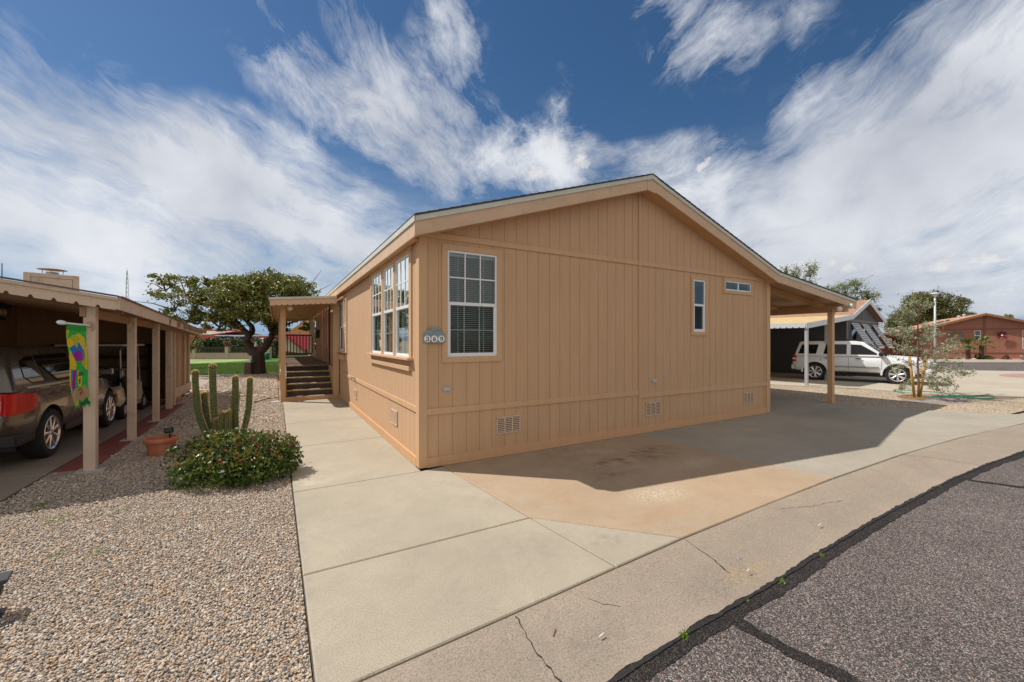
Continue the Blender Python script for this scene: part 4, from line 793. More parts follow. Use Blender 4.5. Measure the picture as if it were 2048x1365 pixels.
# house number plaque
pl = thing('house_number_sign', 'grey blue metal plaque with the number 369 on three white discs', 'sign', (.175, -.02, 1.67))
g = MB(); w, b0, b1, b2 = .145, -.095, .02, .09
poly = [(-w, b0), (w, b0), (w, b1), (.085, b2-.02), (.06, b2), (-.06, b2), (-.085, b2-.02), (-w, b1)]
g.prism(poly, .004, .016, T=lambda a, b, c: (a, -c, b)); obj('plate', g, simple('weathered_plaque', (.22, .29, .31), .6, .25, 25, dirt=((.12, .15, .16), 30, .6)), pl, bevel=.002)
for i, ch in enumerate('369'):
    x = -.093+i*.093; g = MB(); g.lathe([(.042, .0), (.042, .004), (.039, .006)], (0, 0, 0), 28, T=lambda a, b, c, x=x: (x+a, -.016-c, -.043+b)); obj('disc', g, simple('disc_enamel', (.86, .84, .86), .5, .05), pl)
    # serif digits drawn as filled strokes of varying width
    def stroke(mb, pts, wd):
        P = [Vector(p) for p in pts]; vs = []
        for k, p in enumerate(P):
            d = (P[min(k+1, len(P)-1)]-P[max(k-1, 0)]).normalized(); n_ = Vector((-d.y, d.x))*(wd[k]*1.3+.001)/2; vs += [p+n_, p-n_]
        for k in range(len(P)-1):
            q = [vs[2*k], vs[2*k+1], vs[2*k+3], vs[2*k+2]]; mb.prism([(a.x, a.y) for a in q], .0225, .0240+.00001*k, T=lambda a, b, c: (x+a, -c, -.043+b))
    g = MB(); A = lambda cx, cz, r, rz, a0, a1, n, w0, w1: ([(cx+r*math.cos(R(a0+(a1-a0)*k/n)), cz+rz*math.sin(R(a0+(a1-a0)*k/n))) for k in range(n+1)], [w0+(w1-w0)*abs(math.cos(R(a0+(a1-a0)*k/n))) for k in range(n+1)])
    if ch == '3':
        stroke(g, *A(-.001, .0125, .0125, .0125, 165, -90, 14, .003, .0085)); stroke(g, *A(-.001, -.0130, .0145, .0130, 90, -168, 16, .003, .0095)); g.lathe([(.0045, .0222), (.0045, .0241)], (0, 0, 0), 10, T=lambda a, b, c: (x-.012+a, -c, -.029+b)); g.lathe([(.0045, .0222), (.0045, .0241)], (0, 0, 0), 10, T=lambda a, b, c: (x-.014+a, -c, -.059+b))
    else:
        s_ = 1 if ch == '6' else -1; R2 = lambda pts: [(p[0]*s_, p[1]*s_) for p in pts]
        p, w_ = A(0, -.011, .0125, .0145, 0, 360, 22, .003, .0085); stroke(g, R2(p), w_)
        stroke(g, R2([(.013, .0195), (.009, .0235), (.003, .0245), (-.005, .021), (-.010, .012), (-.0125, 0), (-.0130, -.010)]), [.006, .004, .003, .005, .007, .0085, .008])
        g.lathe([(.0042, .0222), (.0042, .0241)], (0, 0, 0), 10, T=lambda a, b, c: (x+.012*s_+a, -c, -.043+.018*s_+b))
    obj('digit', g, M['black'], pl)
for x in (-.045, .045): g = MB(); g.lathe([(.005, .016), (.005, .019)], (0, 0, 0), 8, T=lambda a, b, c: (x+a, -c, .07+b)); obj('screw', g, M['black'], pl)

# ------------------------------------------------------------------ left neighbour: carport, posts, shed, cooler
tanL = siding_mat('left_house_siding', (.42, .26, .145)); trimL = simple('left_house_trim', (.60, .47, .36), .65, .08, 3, bs=.2, dirt=((.30, .21, .14), 6, .5))
nb = thing('neighbour_house', 'tan house on the left whose long carport roof stands on square posts', 'house', (-3.3, 1.9, 0))
LN = lambda p: (p[0]+3.3, p[1]-1.9, p[2])
TL = lambda x, y, z: (x+3.3, y-1.9, z)
A0 = Vector((-3.25, 1.88, 2.12)); A1 = Vector((-3.62, 11.4, 1.90)); SL = -.165      # eave corner, far eave corner, slope per metre going left
def up(p, dx): return Vector((p.x-dx, p.y, p.z-SL*dx))
g = MB()
q = [A0, A1, up(A1, 6.5), up(A0, 6.5)]
g.add([LN(v) for v in q]+[LN(v-Vector((0, 0, .05))) for v in q], [(0,1,2,3), (7,6,5,4), (0,4,5,1), (1,5,6,2), (2,6,7,3), (3,7,4,0)]); rfL = obj('roof', g, simple('left_roof', (.30, .25, .20), .8, .2, 5), nb)
g = MB(); d = A0-A1; P0 = up(A0, 6.4); scallop(g, LN(P0+Vector((0, -.02, .015))), LN(A0+Vector((0, -.02, .015))), .155, (0, .02, 0), .19, .035, 1); obj('valance', g, trimL, rfL, fix=False)
g = MB(); a, b = LN(A0+Vector((.0, -.02, -.055))), LN(A1+Vector((0, 0, -.055))); g.bar(a, b, .025, .15); a, b = LN(P0+Vector((0, -.035, .0))), LN(A0+Vector((0, -.035, .0))); g.bar(a, b, .012, .035); obj('fascia', g, trimL, rfL)
g = MB(); a, b = LN(P0+Vector((0, -.03, .035))), LN(A0+Vector((0, -.03, .035))); g.bar(a, b, .05, .02); a, b = LN(A0+Vector((.01, 0, .03))), LN(A1+Vector((.01, 0, .03))); g.bar(a, b, .05, .02); obj('drip_edge', g, simple('left_drip', (.13, .10, .085), .7, .2, 8), rfL)
def lp(name, x0, x1, y0, y1, zt, foot=True):
    g = MB(); g.box(TL(x0, y0, .0), TL(x1, y1, zt)); o = obj(name, g, trimL, rfL, bevel=.004)
    if foot: h = MB(); h.box(TL(x0-.07, y0-.06, -.03), TL(x1+.09, y1+.05, .006)); obj('post_pad', h, M['concrete_pad'], o)
    return o
lp('post', -3.602, -3.49, 1.975, 2.075, 2.03); lp('post', -3.645, -3.545, 3.85, 3.95, 2.0); lp('post', -3.69, -3.59, 5.62, 5.72, 1.96)
lp('post', -3.80, -3.69, 7.35, 7.47, 1.93, False); lp('post', -3.84, -3.73, 7.95, 8.07, 1.93, False)
g = MB(); g.bar(TL(-3.60, 1.95, 1.96), TL(-3.78, 11, 1.84), .05, .12); obj('beam', g, simple('left_soffit', (.30, .18, .10), .7, .1), rfL)
g = MB()
for k in range(9): y = 2.5+k*.95; z = 2.02-.018*k; g.bar(TL(-3.35, y, z), TL(-9.4, y, z+.99), .04, .12)
obj('rafter', g, bpy.data.materials['left_soffit'], rfL)
g = MB(); siding(g, lambda u, o, z: TL(-7.0+o, u, z), -.5, 9.6, 0, 2.85, [], pitch=.3, first=.05); siding(g, lambda u, o, z: TL(u, 9.6-o, z), -7.0, -3.95, 0, lambda x: 1.97+.165*(-3.6-x), [], pitch=.3); obj('wall', g, tanL, nb, fix=False)
g = MB(); siding(g, lambda u, o, z: TL(-3.87-.02*(u-8.3)+o, u, z), 8.3, 11.0, 0, 1.9, [], pitch=.6, first=8.4); g.box(TL(-3.95, 8.28, 0), TL(-3.85, 9.58, 1.85)); siding(g, lambda u, o, z: TL(u, 11+o, z), -7, -3.92, 0, lambda x: 1.93+.165*(-3.6-x)); obj('wall', g, siding_mat('shed_siding', (.43, .28, .165)), nb, fix=False)
g = MB(); 
for y in (8.32, 9.2, 10.1, 10.92): g.box(TL(-3.86-.02*(y-8.3), y, 0), TL(-3.82-.02*(y-8.3), y+.09, 1.88))
g.box(TL(-3.9, 8.3, .10), TL(-3.835, 11.0, .34)); obj('trim', g, trimL, nb, bevel=.003)
# cooler box on the roof
cp = dep(110, 570, 9.2); cl = thing('evaporative_cooler', 'pale boxed roof cooler with a round cap on the left house roof', 'roof cooler', (cp.x, cp.y, 2.72), R(20))
g = MB(); g.box((-.46, -.30, -.2), (.36, .35, .36)); cb_ = obj('housing', g, trimL, cl, bevel=.006)
g = MB(); 
for (a, b) in (((-.36, -.302, .26), (.26, -.299, .268)), ((-.36, -.302, -.1), (-.352, -.299, .268)), ((.252, -.302, -.1), (.26, -.299, .268)), ((.359, -.22, .25), (.362, .27, .258)), ((.359, -.22, -.1), (.362, -.212, .258)), ((.359, .262, -.1), (.362, .27, .258))): g.box(a, b)
obj('panel_seam', g, simple('seam_dark', (.12, .09, .07), .8), cb_)
g = MB(); g.lathe([(.10, .36), (.10, .43), (.085, .43), (.085, .37)], (-.04, 0, 0), 20); obj('flue', g, M['steel'], cl)
g = MB(); g.lathe([(.0, .515), (.14, .505), (.235, .485), (.235, .478), (0, .49)], (-.04, 0, 0), 28); o = obj('cap', g, simple('rusty_cap', (.30, .20, .15), .6, .2, 5, metal=.3), cl); g = MB()
for k in range(3): a = 2*math.pi*k/3+.4; g.tube([(-.04+.17*math.cos(a), .17*math.sin(a), .36), (-.04+.19*math.cos(a), .19*math.sin(a), .485)], .006, 6)
obj('bracket', g, M['steel'], cl)
# lantern hanging at the far left
lc = dep(4, 622, 6.4); ln_ = thing('hanging_lantern', 'dark wire framed lantern hanging under the carport roof at the left edge', 'lantern', (lc.x, lc.y, lc.z))
g = MB(); g.lathe([(.03, .13), (.09, .09), (.11, .03)], n=8); g.lathe([(.10, -.10), (.07, -.14), (.01, -.15)], n=8); g.tube([(0, 0, .12), (0, 0, .75)], .006, 6)
for k in range(6): a = k*math.pi/3; g.tube([(.10*math.cos(a), .10*math.sin(a), .04), (.09*math.cos(a), .09*math.sin(a), -.10)], .007, 5)
obj('cage', g, M['black'], ln_); g = MB(); g.lathe([(.0, -.08), (.045, -.06), (.05, .0), (.03, .05), (0, .06)], n=12); obj('globe', g, simple('amber_glass', (.35, .22, .10), .2), ln_, smooth=True)
# radio mast
mt = dep(254, 600, 170); ms = thing('radio_mast', 'thin lattice radio mast rising far behind the left roof', 'mast', (mt.x, mt.y, 0)); g = MB()
for k in range(3):
    a = k*2*math.pi/3; g.tube([(.9*math.cos(a), .9*math.sin(a), 0), (.5*math.cos(a), .5*math.sin(a), 24), (.12*math.cos(a), .12*math.sin(a), 31)], .07, 5)
for k in range(16):
    z0, z1 = k*1.9, (k+1)*1.9
    for j in range(3):
        a, b = j*2*math.pi/3, (j+1)*2*math.pi/3; r0 = np.interp(z0, [0, 24, 31], [.9, .5, .12]); r1 = np.interp(z1, [0, 24, 31], [.9, .5, .12]); g.tube([(r0*math.cos(a), r0*math.sin(a), z0), (r1*math.cos(b), r1*math.sin(b), z1)], .05, 4)
g.tube([(0, 0, 30), (0, 0, 32)], .05, 5); obj('lattice', g, M['steel'], ms)

# shelf unit behind the cart
sh = thing('storage_shelf', 'tall dark wooden shelf frame against the shed wall behind the golf cart', 'shelf', (-5.35, 9.2, 0))
wd = simple('dark_wood', (.055, .026, .018), .7, .2); g = MB()
for x in (-.95, .85): g = MB(); g.box((x, 0, 0), (x+.11, .32, 1.52)); obj('upright', g, wd, sh)
for z in (.3, .85, 1.16, 1.46): g = MB(); g.box((-.94, .0, z), (.95, .33, z+.06)); obj('shelf_board', g, wd, sh)
g = MB(); g.box((-.4, .35, 0.3), (-.36, .37, 1.4)); obj('back_rail', g, wd, sh)

# ------------------------------------------------------------------ vehicles
def arch_cut(o, cyls):
    """cut wheel arches by boolean, then keep the plain mesh"""
    tmp = []
    for (x, z, r, w) in cyls:
        g = MB(); g.lathe([(r, -w), (r, w)], (x, 0, z), 40, 'y'); c = bpy.data.objects.new('arch', mesh_from('arch', g, [])); COL.objects.link(c); tmp.append(c)
        m = o.modifiers.new('b', 'BOOLEAN'); m.operation = 'DIFFERENCE'; m.object = c; m.solver = 'EXACT'
    par, mw = o.parent, o.matrix_basis.copy(); o.parent = None
    dg = bpy.context.evaluated_depsgraph_get(); dg.update(); me = bpy.data.meshes.new_from_object(o.evaluated_get(dg)); o.modifiers.clear(); o.data = me; o.parent = par
    for c in tmp: bpy.data.objects.remove(c)
def wheel(root, x, y, r, w, rim, spokes, side):
    g = MB(); t = [(r*.66, -w/2), (r*.93, -w/2), (r, -w*.36), (r, w*.36), (r*.93, w/2), (r*.66, w/2), (r*.64, w*.3), (r*.64, -w*.3), (r*.66, -w/2)]; g.lathe(t, (x, y, r), 40, 'y', caps=False)
    wh = autosmooth(obj('wheel', g, M['rubber'], root, merge=.0005), 40)
    for k in (-.25, 0, .25): pass
    g = MB(); s = side; yo = y+s*w*.5
    g.lathe([(r*.70, yo-s*.0), (r*.68, yo+s*.006), (r*.63, yo-s*.012), (r*.61, yo-s*.10)], (x, 0, r), 40, 'y', caps=False); 
    for k in range(spokes):
        a = 2*math.pi*k/spokes+.3
        for da in ((-.11, .11) if spokes < 8 else (0,)):
            c0 = Vector((math.cos(a+da*.2), 0, math.sin(a+da*.2)))*r*.12; c1 = Vector((math.cos(a+da*1.1), 0, math.sin(a+da*1.1)))*r*.65
            tn = Vector((-math.sin(a), 0, math.cos(a))); w0, w1 = r*.05, r*(.045 if spokes < 8 else .075)
            B0 = Vector((x, yo-s*.012, r)); vs = [B0+c0-tn*w0, B0+c0+tn*w0, B0+c1+tn*w1, B0+c1-tn*w1]; off_ = Vector((0, -s*.03, 0)); rid = [B0+c0*1.0+Vector((0, s*.012, 0)), B0+c1+Vector((0, s*.006, 0))]
            g.add(vs+rid+[v+off_ for v in vs], [(0, 3, 5, 4), (1, 4, 5, 2), (0, 4, 1), (2, 5, 3), (0, 6, 9, 3), (1, 2, 8, 7), (2, 3, 9, 8)])
    g.lathe([(0, yo+s*.004), (r*.13, yo), (r*.15, yo-s*.02), (r*.15, yo-s*.05)], (x, 0, r), 20, 'y'); obj('rim', g, rim, wh)
    g = MB(); g.lathe([(0, yo-s*.07), (r*.63, yo-s*.075)], (x, 0, r), 24, 'y'); g.lathe([(r*.40, yo-s*.065), (0, yo-s*.064)], (x, 0, r), 20, 'y'); obj('brake_disc', g, M['black'], wh)
    return wh
def loft(stations, closed=True):
    """stations: (x, [(y,z)...] from bottom centre out and up to top centre); mirrored in y"""
    mb = MB(); n = None; rings = []
    for x, pr2 in stations: rings.append([(x, y, z) for y, z in pr2]+[(x, -y, z) for y, z in pr2[::-1][1:-1]])
    n = len(rings[0]); b = 0
    for r_ in rings: mb.v += r_
    for i in range(len(rings)-1):
        for k in range(n): mb.f.append((i*n+k, i*n+(k+1) % n, (i+1)*n+(k+1) % n, (i+1)*n+k)); mb.mi.append(0)
    mb.f += [tuple(range(n))[::-1], tuple((len(rings)-1)*n+k for k in range(n))]; mb.mi += [0, 0]; return mb
def side_panel(mb, poly, yf, s, o, th=.004):
    """polygon in (x,z) laid on the body side y = yf(x,z), pushed out by o"""
    n = len(poly); vs = [(x, s*(yf(x, z)+o), z) for x, z in poly]+[(x, s*(yf(x, z)+o-th), z) for x, z in poly]; mb.add(vs, [tuple(range(n)), tuple(range(n, 2*n))[::-1]]+[(i, (i+1) % n, n+(i+1) % n, n+i) for i in range(n)])
def paint(name, col, metal=.0, rough=.25):
    m, nt, b, out = newmat(name); b.inputs['Base Color'].default_value = (*col, 1); b.inputs['Metallic'].default_value = metal; b.inputs['Roughness'].default_value = rough; b.inputs['Coat Weight'].default_value = .8; b.inputs['Coat Roughness'].default_value = .05
    c = coord(nt); nt.links.new(ramp(nt, noise(nt, c, 3, 5, .6), [(.3, rough), (.7, rough+.12)]), b.inputs['Roughness']); return m
taillight = simple('tail_light_red', (.55, .01, .01), .15, .1, 12, coat=.6); clearlens = simple('clear_lens', (.65, .65, .66), .1, .1, coat=.5)

# white SUV (boxy): local x forward, origin between the wheels on the ground
def white_suv():
    a = Vector((18.42, 3.55)); b = Vector((19.12, 1.02)); mid = (a+b)/2; d = b-a; rz = math.atan2(d.y, d.x)
    root = thing('parked_suv', 'white boxy SUV with chrome wheels parked half under the grey carport', 'car', (mid.x, mid.y, 0), rz, scale=.935)
    pw = paint('white_car_paint', (.72, .74, .76)); W2_ = .90; wb = 1.32
    def sec(zt, w, z0=.40, crown=.04, zbelt=None):
        zs = zt-.10; return [(0, z0), (w-.10, z0), (w-.03, z0+.06), (w, z0+.22), (w, zs-.18), (w-.02, zs-.02), (w-.10, zt-.01), (w*.5, zt+crown*.7), (0, zt+crown)]
    lo = loft([(-2.16, sec(.86, .78, .48)), (-2.10, sec(1.06, .84, .44)), (-1.95, sec(1.09, W2_)), (.86, sec(1.09, W2_)), (1.05, sec(1.09, W2_)), (1.5, sec(1.07, W2_)), (1.95, sec(1.03, .88)), (2.12, sec(1.0, .82, .40)), (2.22, sec(.90, .74, .42))])
    body = obj('body', lo, pw, root); arch_cut(body, [(-wb, .37, .45, 1.2), (wb, .37, .45, 1.2)]); m = body.modifiers.new('bv', 'BEVEL'); m.width = .018; m.segments = 2; m.angle_limit = R(30); autosmooth(body, 40)
    def cs(z): return W2_-.02-(z-1.05)*.27                      # tumblehome
    # cabin
    zb, zr = 1.06, 1.70; bx = [(-2.06, -1.93), (.98, .30)]
    g = MB(); pts = [(-2.07, zb), (-1.90, zr-.03), (-1.75, zr+.01), (.0, zr+.01), (.28, zr-.03), (1.02, zb)]
    n = len(pts); vs = [(x, cs(z)*(1 if z < 1.4 else 1), z) for x, z in pts]+[(x, -cs(z), z) for x, z in pts]
    g.add(vs, [tuple(range(n)), tuple(range(n, 2*n))[::-1]]+[(i, n+i, n+(i+1) % n, (i+1) % n) for i in range(n)]); cab = obj('cabin', g, pw, root, bevel=.03, seg=3); autosmooth(cab, 50)
    yf = lambda x, z: cs(z)
    for s in (-1, 1):
        for poly in ([(-1.93, 1.15), (-1.80, 1.56), (-1.20, 1.56), (-1.28, 1.15)], [(-1.02, 1.15), (-.94, 1.57), (-.24, 1.57), (-.24, 1.15)], [(-.10, 1.15), (-.10, 1.57), (.22, 1.55), (.72, 1.20), (.72, 1.15)]):
            g = MB(); side_panel(g, poly, yf, s, .008); obj('window', g, M['carglass'], cab)
        g = MB()
        for x in (-.17, -1.12, .86): g.box((x-.004, s*(W2_+.001), .52) if s > 0 else (x-.004, -W2_-.001, .52), (x+.004, s*(W2_+.0015), 1.03) if s > 0 else (x+.004, -W2_-.0015, 1.03))
        obj('door_seam', g, M['black'], body)
        for x in (-.95, .06): g = MB(); g.box((x-.01, s*W2_-.01, .965), (x+.20, s*W2_+.035*s, .995)); obj('door_handle', g, M['black'], body, bevel=.004)
        g = MB(); g.box((-.82, s*W2_-.01, .60), (.78, s*(W2_+.02), .66)); obj('side_moulding', g, M['steel'], body, bevel=.005)
        for x in (-wb, wb):
            g = MB(); pts2 = [(x+.50*math.cos(R(t)), .37+.50*math.sin(R(t))) for t in range(-5, 186, 10)]; pin = [(x+.43*math.cos(R(t)), .37+.43*math.sin(R(t))) for t in range(-5, 186, 10)][::-1]
            g.prism(pts2+pin, W2_-.06, W2_+.035, T=lambda a_, b_, c, s=s: (a_, s*c, b_)); obj('fender_flare', g, pw, body, bevel=.008)
        g = MB(); g.box((.78, s*(W2_-.02), 1.10), (.92, s*(W2_+.17), 1.24)); obj('mirror', g, M['black'], cab, bevel=.02, seg=2)
        g = MB(); g.tube([(-1.7, s*.60, zr+.02), (-1.6, s*.60, zr+.07), (-.1, s*.60, zr+.07), (.0, s*.60, zr+.02)], .018, 8); obj('roof_rail', g, M['black'], cab)
        g = MB(); g.box((-2.135, s*.66, .80), (-2.0, s*(W2_+.004), 1.06)); tl = obj('tail_light', g, taillight, body, bevel=.01); g = MB(); g.box((-2.14, s*.68, .89), (-1.995, s*(W2_+.007), .955)); obj('reverse_lens', g, clearlens, tl)
        g = MB(); g.lathe([(0, 2.24), (.09, 2.22), (.10, 2.1)], (0, s*.62, .86), 20, 'x'); obj('headlight', g, clearlens, body)
    g = MB(); g.add([(.33, -.62, zr-.05), (.33, .62, zr-.05), (.99, .78, 1.10), (.99, -.78, 1.10)], [(0,1,2,3)])
    for i in range(4): g.v[i] = (g.v[i][0]+.022, g.v[i][1], g.v[i][2]+.022)
    obj('windshield', g, M['carglass'], cab, fix=False)
    g = MB(); g.box((-2.2, -.80, .44), (-2.08, .80, .66)); obj('bumper', g, pw, body, bevel=.03, seg=2); g = MB(); g.box((2.12, -.84, .42), (2.27, .84, .66)); obj('bumper', g, pw, body, bevel=.04, seg=2)
    g = MB(); 
    for k in range(7): g.box((2.19, -.33+k*.095, .74), (2.232, -.28+k*.095, .95))
    obj('grille', g, M['chrome'], body); g = MB(); g.box((-1.9, -.62, .24), (2.0, .62, .45)); g.box((-.75, -.82, .36), (.75, .82, .44)); obj('underbody', g, M['black'], body)
    g = MB(); 
    for x in (-wb, wb): g.box((x-.42, -.8, .45), (x+.42, .8, .84))
    obj('wheel_well', g, M['black'], body)
    for x in (-wb, wb):
        for s in (-1, 1): wheel(root, x, s*.80, .365, .23, M['chrome'], 7, s)
white_suv()

def dark_suv():
    sc_ = .90; x_side = -4.27; yr, yf_ = 3.12, 5.42; wb2 = (yf_-yr)/2; k = wb2/(1.32*sc_)
    root = thing('parked_car', 'dark taupe crossover with red tail lights parked under the left carport', 'car', (x_side-.90*sc_, (yr+yf_)/2, 0), R(90), scale=sc_); root.scale = (sc_*1.0, sc_, sc_)
    pb = paint('taupe_car_paint', (.105, .085, .07), .55, .22); Wd = .93; wb = wb2/sc_
    def sec(zt, w, z0=.30, crown=.03):
        return [(0, z0), (w-.12, z0), (w-.04, z0+.08), (w-.005, z0+.25), (w, (z0+zt)/2+.05), (w-.02, zt-.22), (w-.07, zt-.05), (w-.16, zt), (w*.5, zt+crown*.7), (0, zt+crown)]
    lo = loft([(-wb-.98, sec(.80, .66, .46)), (-wb-.93, sec(1.0, .78, .40)), (-wb-.80, sec(1.12, .86, .34)), (-wb-.5, sec(1.14, .92)), (-wb, sec(1.13, Wd)), (0, sec(1.09, Wd)), (.75*wb, sec(1.08, Wd)), (wb*1.0, sec(1.05, .92)), (wb+.55, sec(.95, .87)), (wb+.80, sec(.84, .78, .34)), (wb+.90, sec(.70, .62, .36))])
    body = obj('body', lo, pb, root); arch_cut(body, [(-wb, .37, .43, 1.3), (wb, .37, .43, 1.3)]); m = body.modifiers.new('bv', 'BEVEL'); m.width = .02; m.segments = 2; m.angle_limit = R(30); autosmooth(body, 45)
    zb, zr = 1.06, 1.69; cs = lambda z: Wd-.06-(z-1.05)*.36
    pts = [(-wb-.86, zb), (-wb-.58, zr-.09), (-wb-.42, zr-.01), (-wb*.3, zr+.01), (.10*wb, zr-.04), (.86*wb, zb)]; n = len(pts); g = MB()
    vs = [(x, cs(z), z) for x, z in pts]+[(x, -cs(z), z) for x, z in pts]; g.add(vs, [tuple(range(n)), tuple(range(n, 2*n))[::-1]]+[(i, n+i, n+(i+1) % n, (i+1) % n) for i in range(n)]); cab = obj('cabin', g, pb, root, bevel=.05, seg=3); autosmooth(cab, 50)
    yf = lambda x, z: cs(z)
    for s in (-1, 1):
        for poly in ([(-wb-.46, 1.26), (-wb-.36, 1.50), (-wb-.14, 1.55), (-wb+.02, 1.55), (-wb+.02, 1.15), (-wb-.30, 1.16)], [(-wb+.08, 1.15), (-wb+.08, 1.56), (-.08, 1.57), (-.06, 1.13)], [(.02, 1.13), (.0, 1.57), (.12*wb, 1.54), (.70*wb, 1.16), (.70*wb, 1.12)]):
            g = MB(); side_panel(g, poly, yf, s, .008); obj('window', g, M['carglass'], cab)
        g = MB(); side_panel(g, [(-wb-.50, 1.10), (-wb-.5, 1.125), (.72*wb, 1.10), (.72*wb, 1.085)], yf, s, .006); obj('window_trim', g, M['chrome'], cab)
        g = MB(); x0 = -wb-.93
        def tly(x): return float(np.interp(x, [-wb-.93, -wb-.80, -wb-.5, -wb], [.765, .862, .918, .932]))+.014
        TX = [(-wb-.915, 1.065, .765), (-wb-.82, 1.06, .77), (-wb-.68, 1.05, .78), (-wb-.54, 1.035, .795), (-wb-.42, 1.0, .825)]
        vs = []
        for x, zt_, zb_ in TX: vs += [(x, s*tly(x), zt_), (x, s*tly(x), zb_), (x, s*(tly(x)-.09), zt_), (x, s*(tly(x)-.09), zb_)]
        fs = [(0, 1, 3, 2), (16, 17, 19, 18)]
        for i in range(4): k_ = 4*i; fs += [(k_, k_+4, k_+5, k_+1), (k_, k_+2, k_+6, k_+4), (k_+1, k_+5, k_+7, k_+3), (k_+2, k_+3, k_+7, k_+6)]
        g.add(vs, fs)
        g.box((-wb-.952, s*.69, .79), (-wb-.86, s*.775, 1.05)); tl = obj('tail_light', g, taillight, body, bevel=.006)
        g = MB(); g.box((-wb-.958, s*.70, .85), (-wb-.90, s*.765, .98)); obj('reverse_lens', g, clearlens, tl, bevel=.004)
        for x in (-wb+.15, .1): g = MB(); g.tube([(x, s*(Wd-.01), .98), (x+.02, s*(Wd+.03), .98), (x+.16, s*(Wd+.03), .985), (x+.18, s*(Wd-.01), .985)], .013, 8); obj('door_handle', g, pb, body)
        g = MB(); g.box((-wb+.5, s*(Wd-.06), .30), (wb-.45, s*(Wd+.004), .42)); obj('lower_cladding', g, M['black'], body, bevel=.02); g = MB(); g.box((-wb-.93, s*.5, .34), (-wb-.40, s*.90, .50)); obj('lower_cladding', g, M['black'], body, bevel=.02)
        g = MB(); g.box((.55*wb, s*(Wd-.1), 1.10), (.55*wb+.16, s*(Wd+.16), 1.24)); obj('mirror', g, pb, cab, bevel=.03, seg=2)
        g = MB(); g.tube([(-wb-.98, s*.62, .33), (-wb-.8, s*.62, .33)], .05, 14); obj('exhaust_tip', g, M['chrome'], body)
    g = MB(); g.add([(-wb-.895, -.70, 1.10), (-wb-.895, .70, 1.10), (-wb-.64, .56, 1.55), (-wb-.64, -.56, 1.55)], [(0,1,2,3)]); g.v = [(x-.030, y, z+.012) for x, y, z in g.v]; obj('rear_window', g, M['carglass'], cab, fix=False)
    g = MB(); g.box((-wb-.72, -.60, 1.60), (-wb-.44, .60, 1.64)); obj('roof_spoiler', g, pb, cab, bevel=.012)
    g = MB(); g.box((-wb-.965, -.34, .86), (-wb-.93, .34, .885)); g.box((-wb-.965, -.66, .745), (-wb-.94, -.34, .762)); obj('chrome_strip', g, M['chrome'], body)
    g = MB(); g.box((-wb-.955, -.27, .62), (-wb-.94, .27, .76)); obj('licence_plate', g, M['white'], body)
    g = MB(); g.tube([(-wb-.35, -.1, 1.68), (-wb-.48, -.1, 1.88)], .006, 6); obj('antenna', g, M['black'], cab)
    g = MB(); g.box((-wb-.4, -.7, .2), (wb+.3, .7, .35)); 
    for x in (-wb, wb): g.box((x-.41, -.78, .42), (x+.41, .78, .80))
    obj('underbody', g, M['black'], body)
    try:
        cu = bpy.data.curves.new('badge', 'FONT'); cu.body = 'API'; cu.size = .075; cu.extrude = .004; tmp = bpy.data.objects.new('badge', cu); COL.objects.link(tmp)
        bpy.context.view_layer.update(); dg = bpy.context.evaluated_depsgraph_get(); me = bpy.data.meshes.new_from_object(tmp.evaluated_get(dg)); bpy.data.objects.remove(tmp)
        me.materials.clear(); me.materials.append(M['chrome']); o = bpy.data.objects.new('badge', me); COL.objects.link(o); o.parent = body; o.location = (-wb-.962, -.42, .785); o.rotation_euler = (R(90), 0, R(-90))
    except Exception as e: print('badge', e)
    for x in (-wb, wb):
        for s in (-1, 1): wheel(root, x, s*.81, .37, .24, M['chrome'], 9, s)
dark_suv()

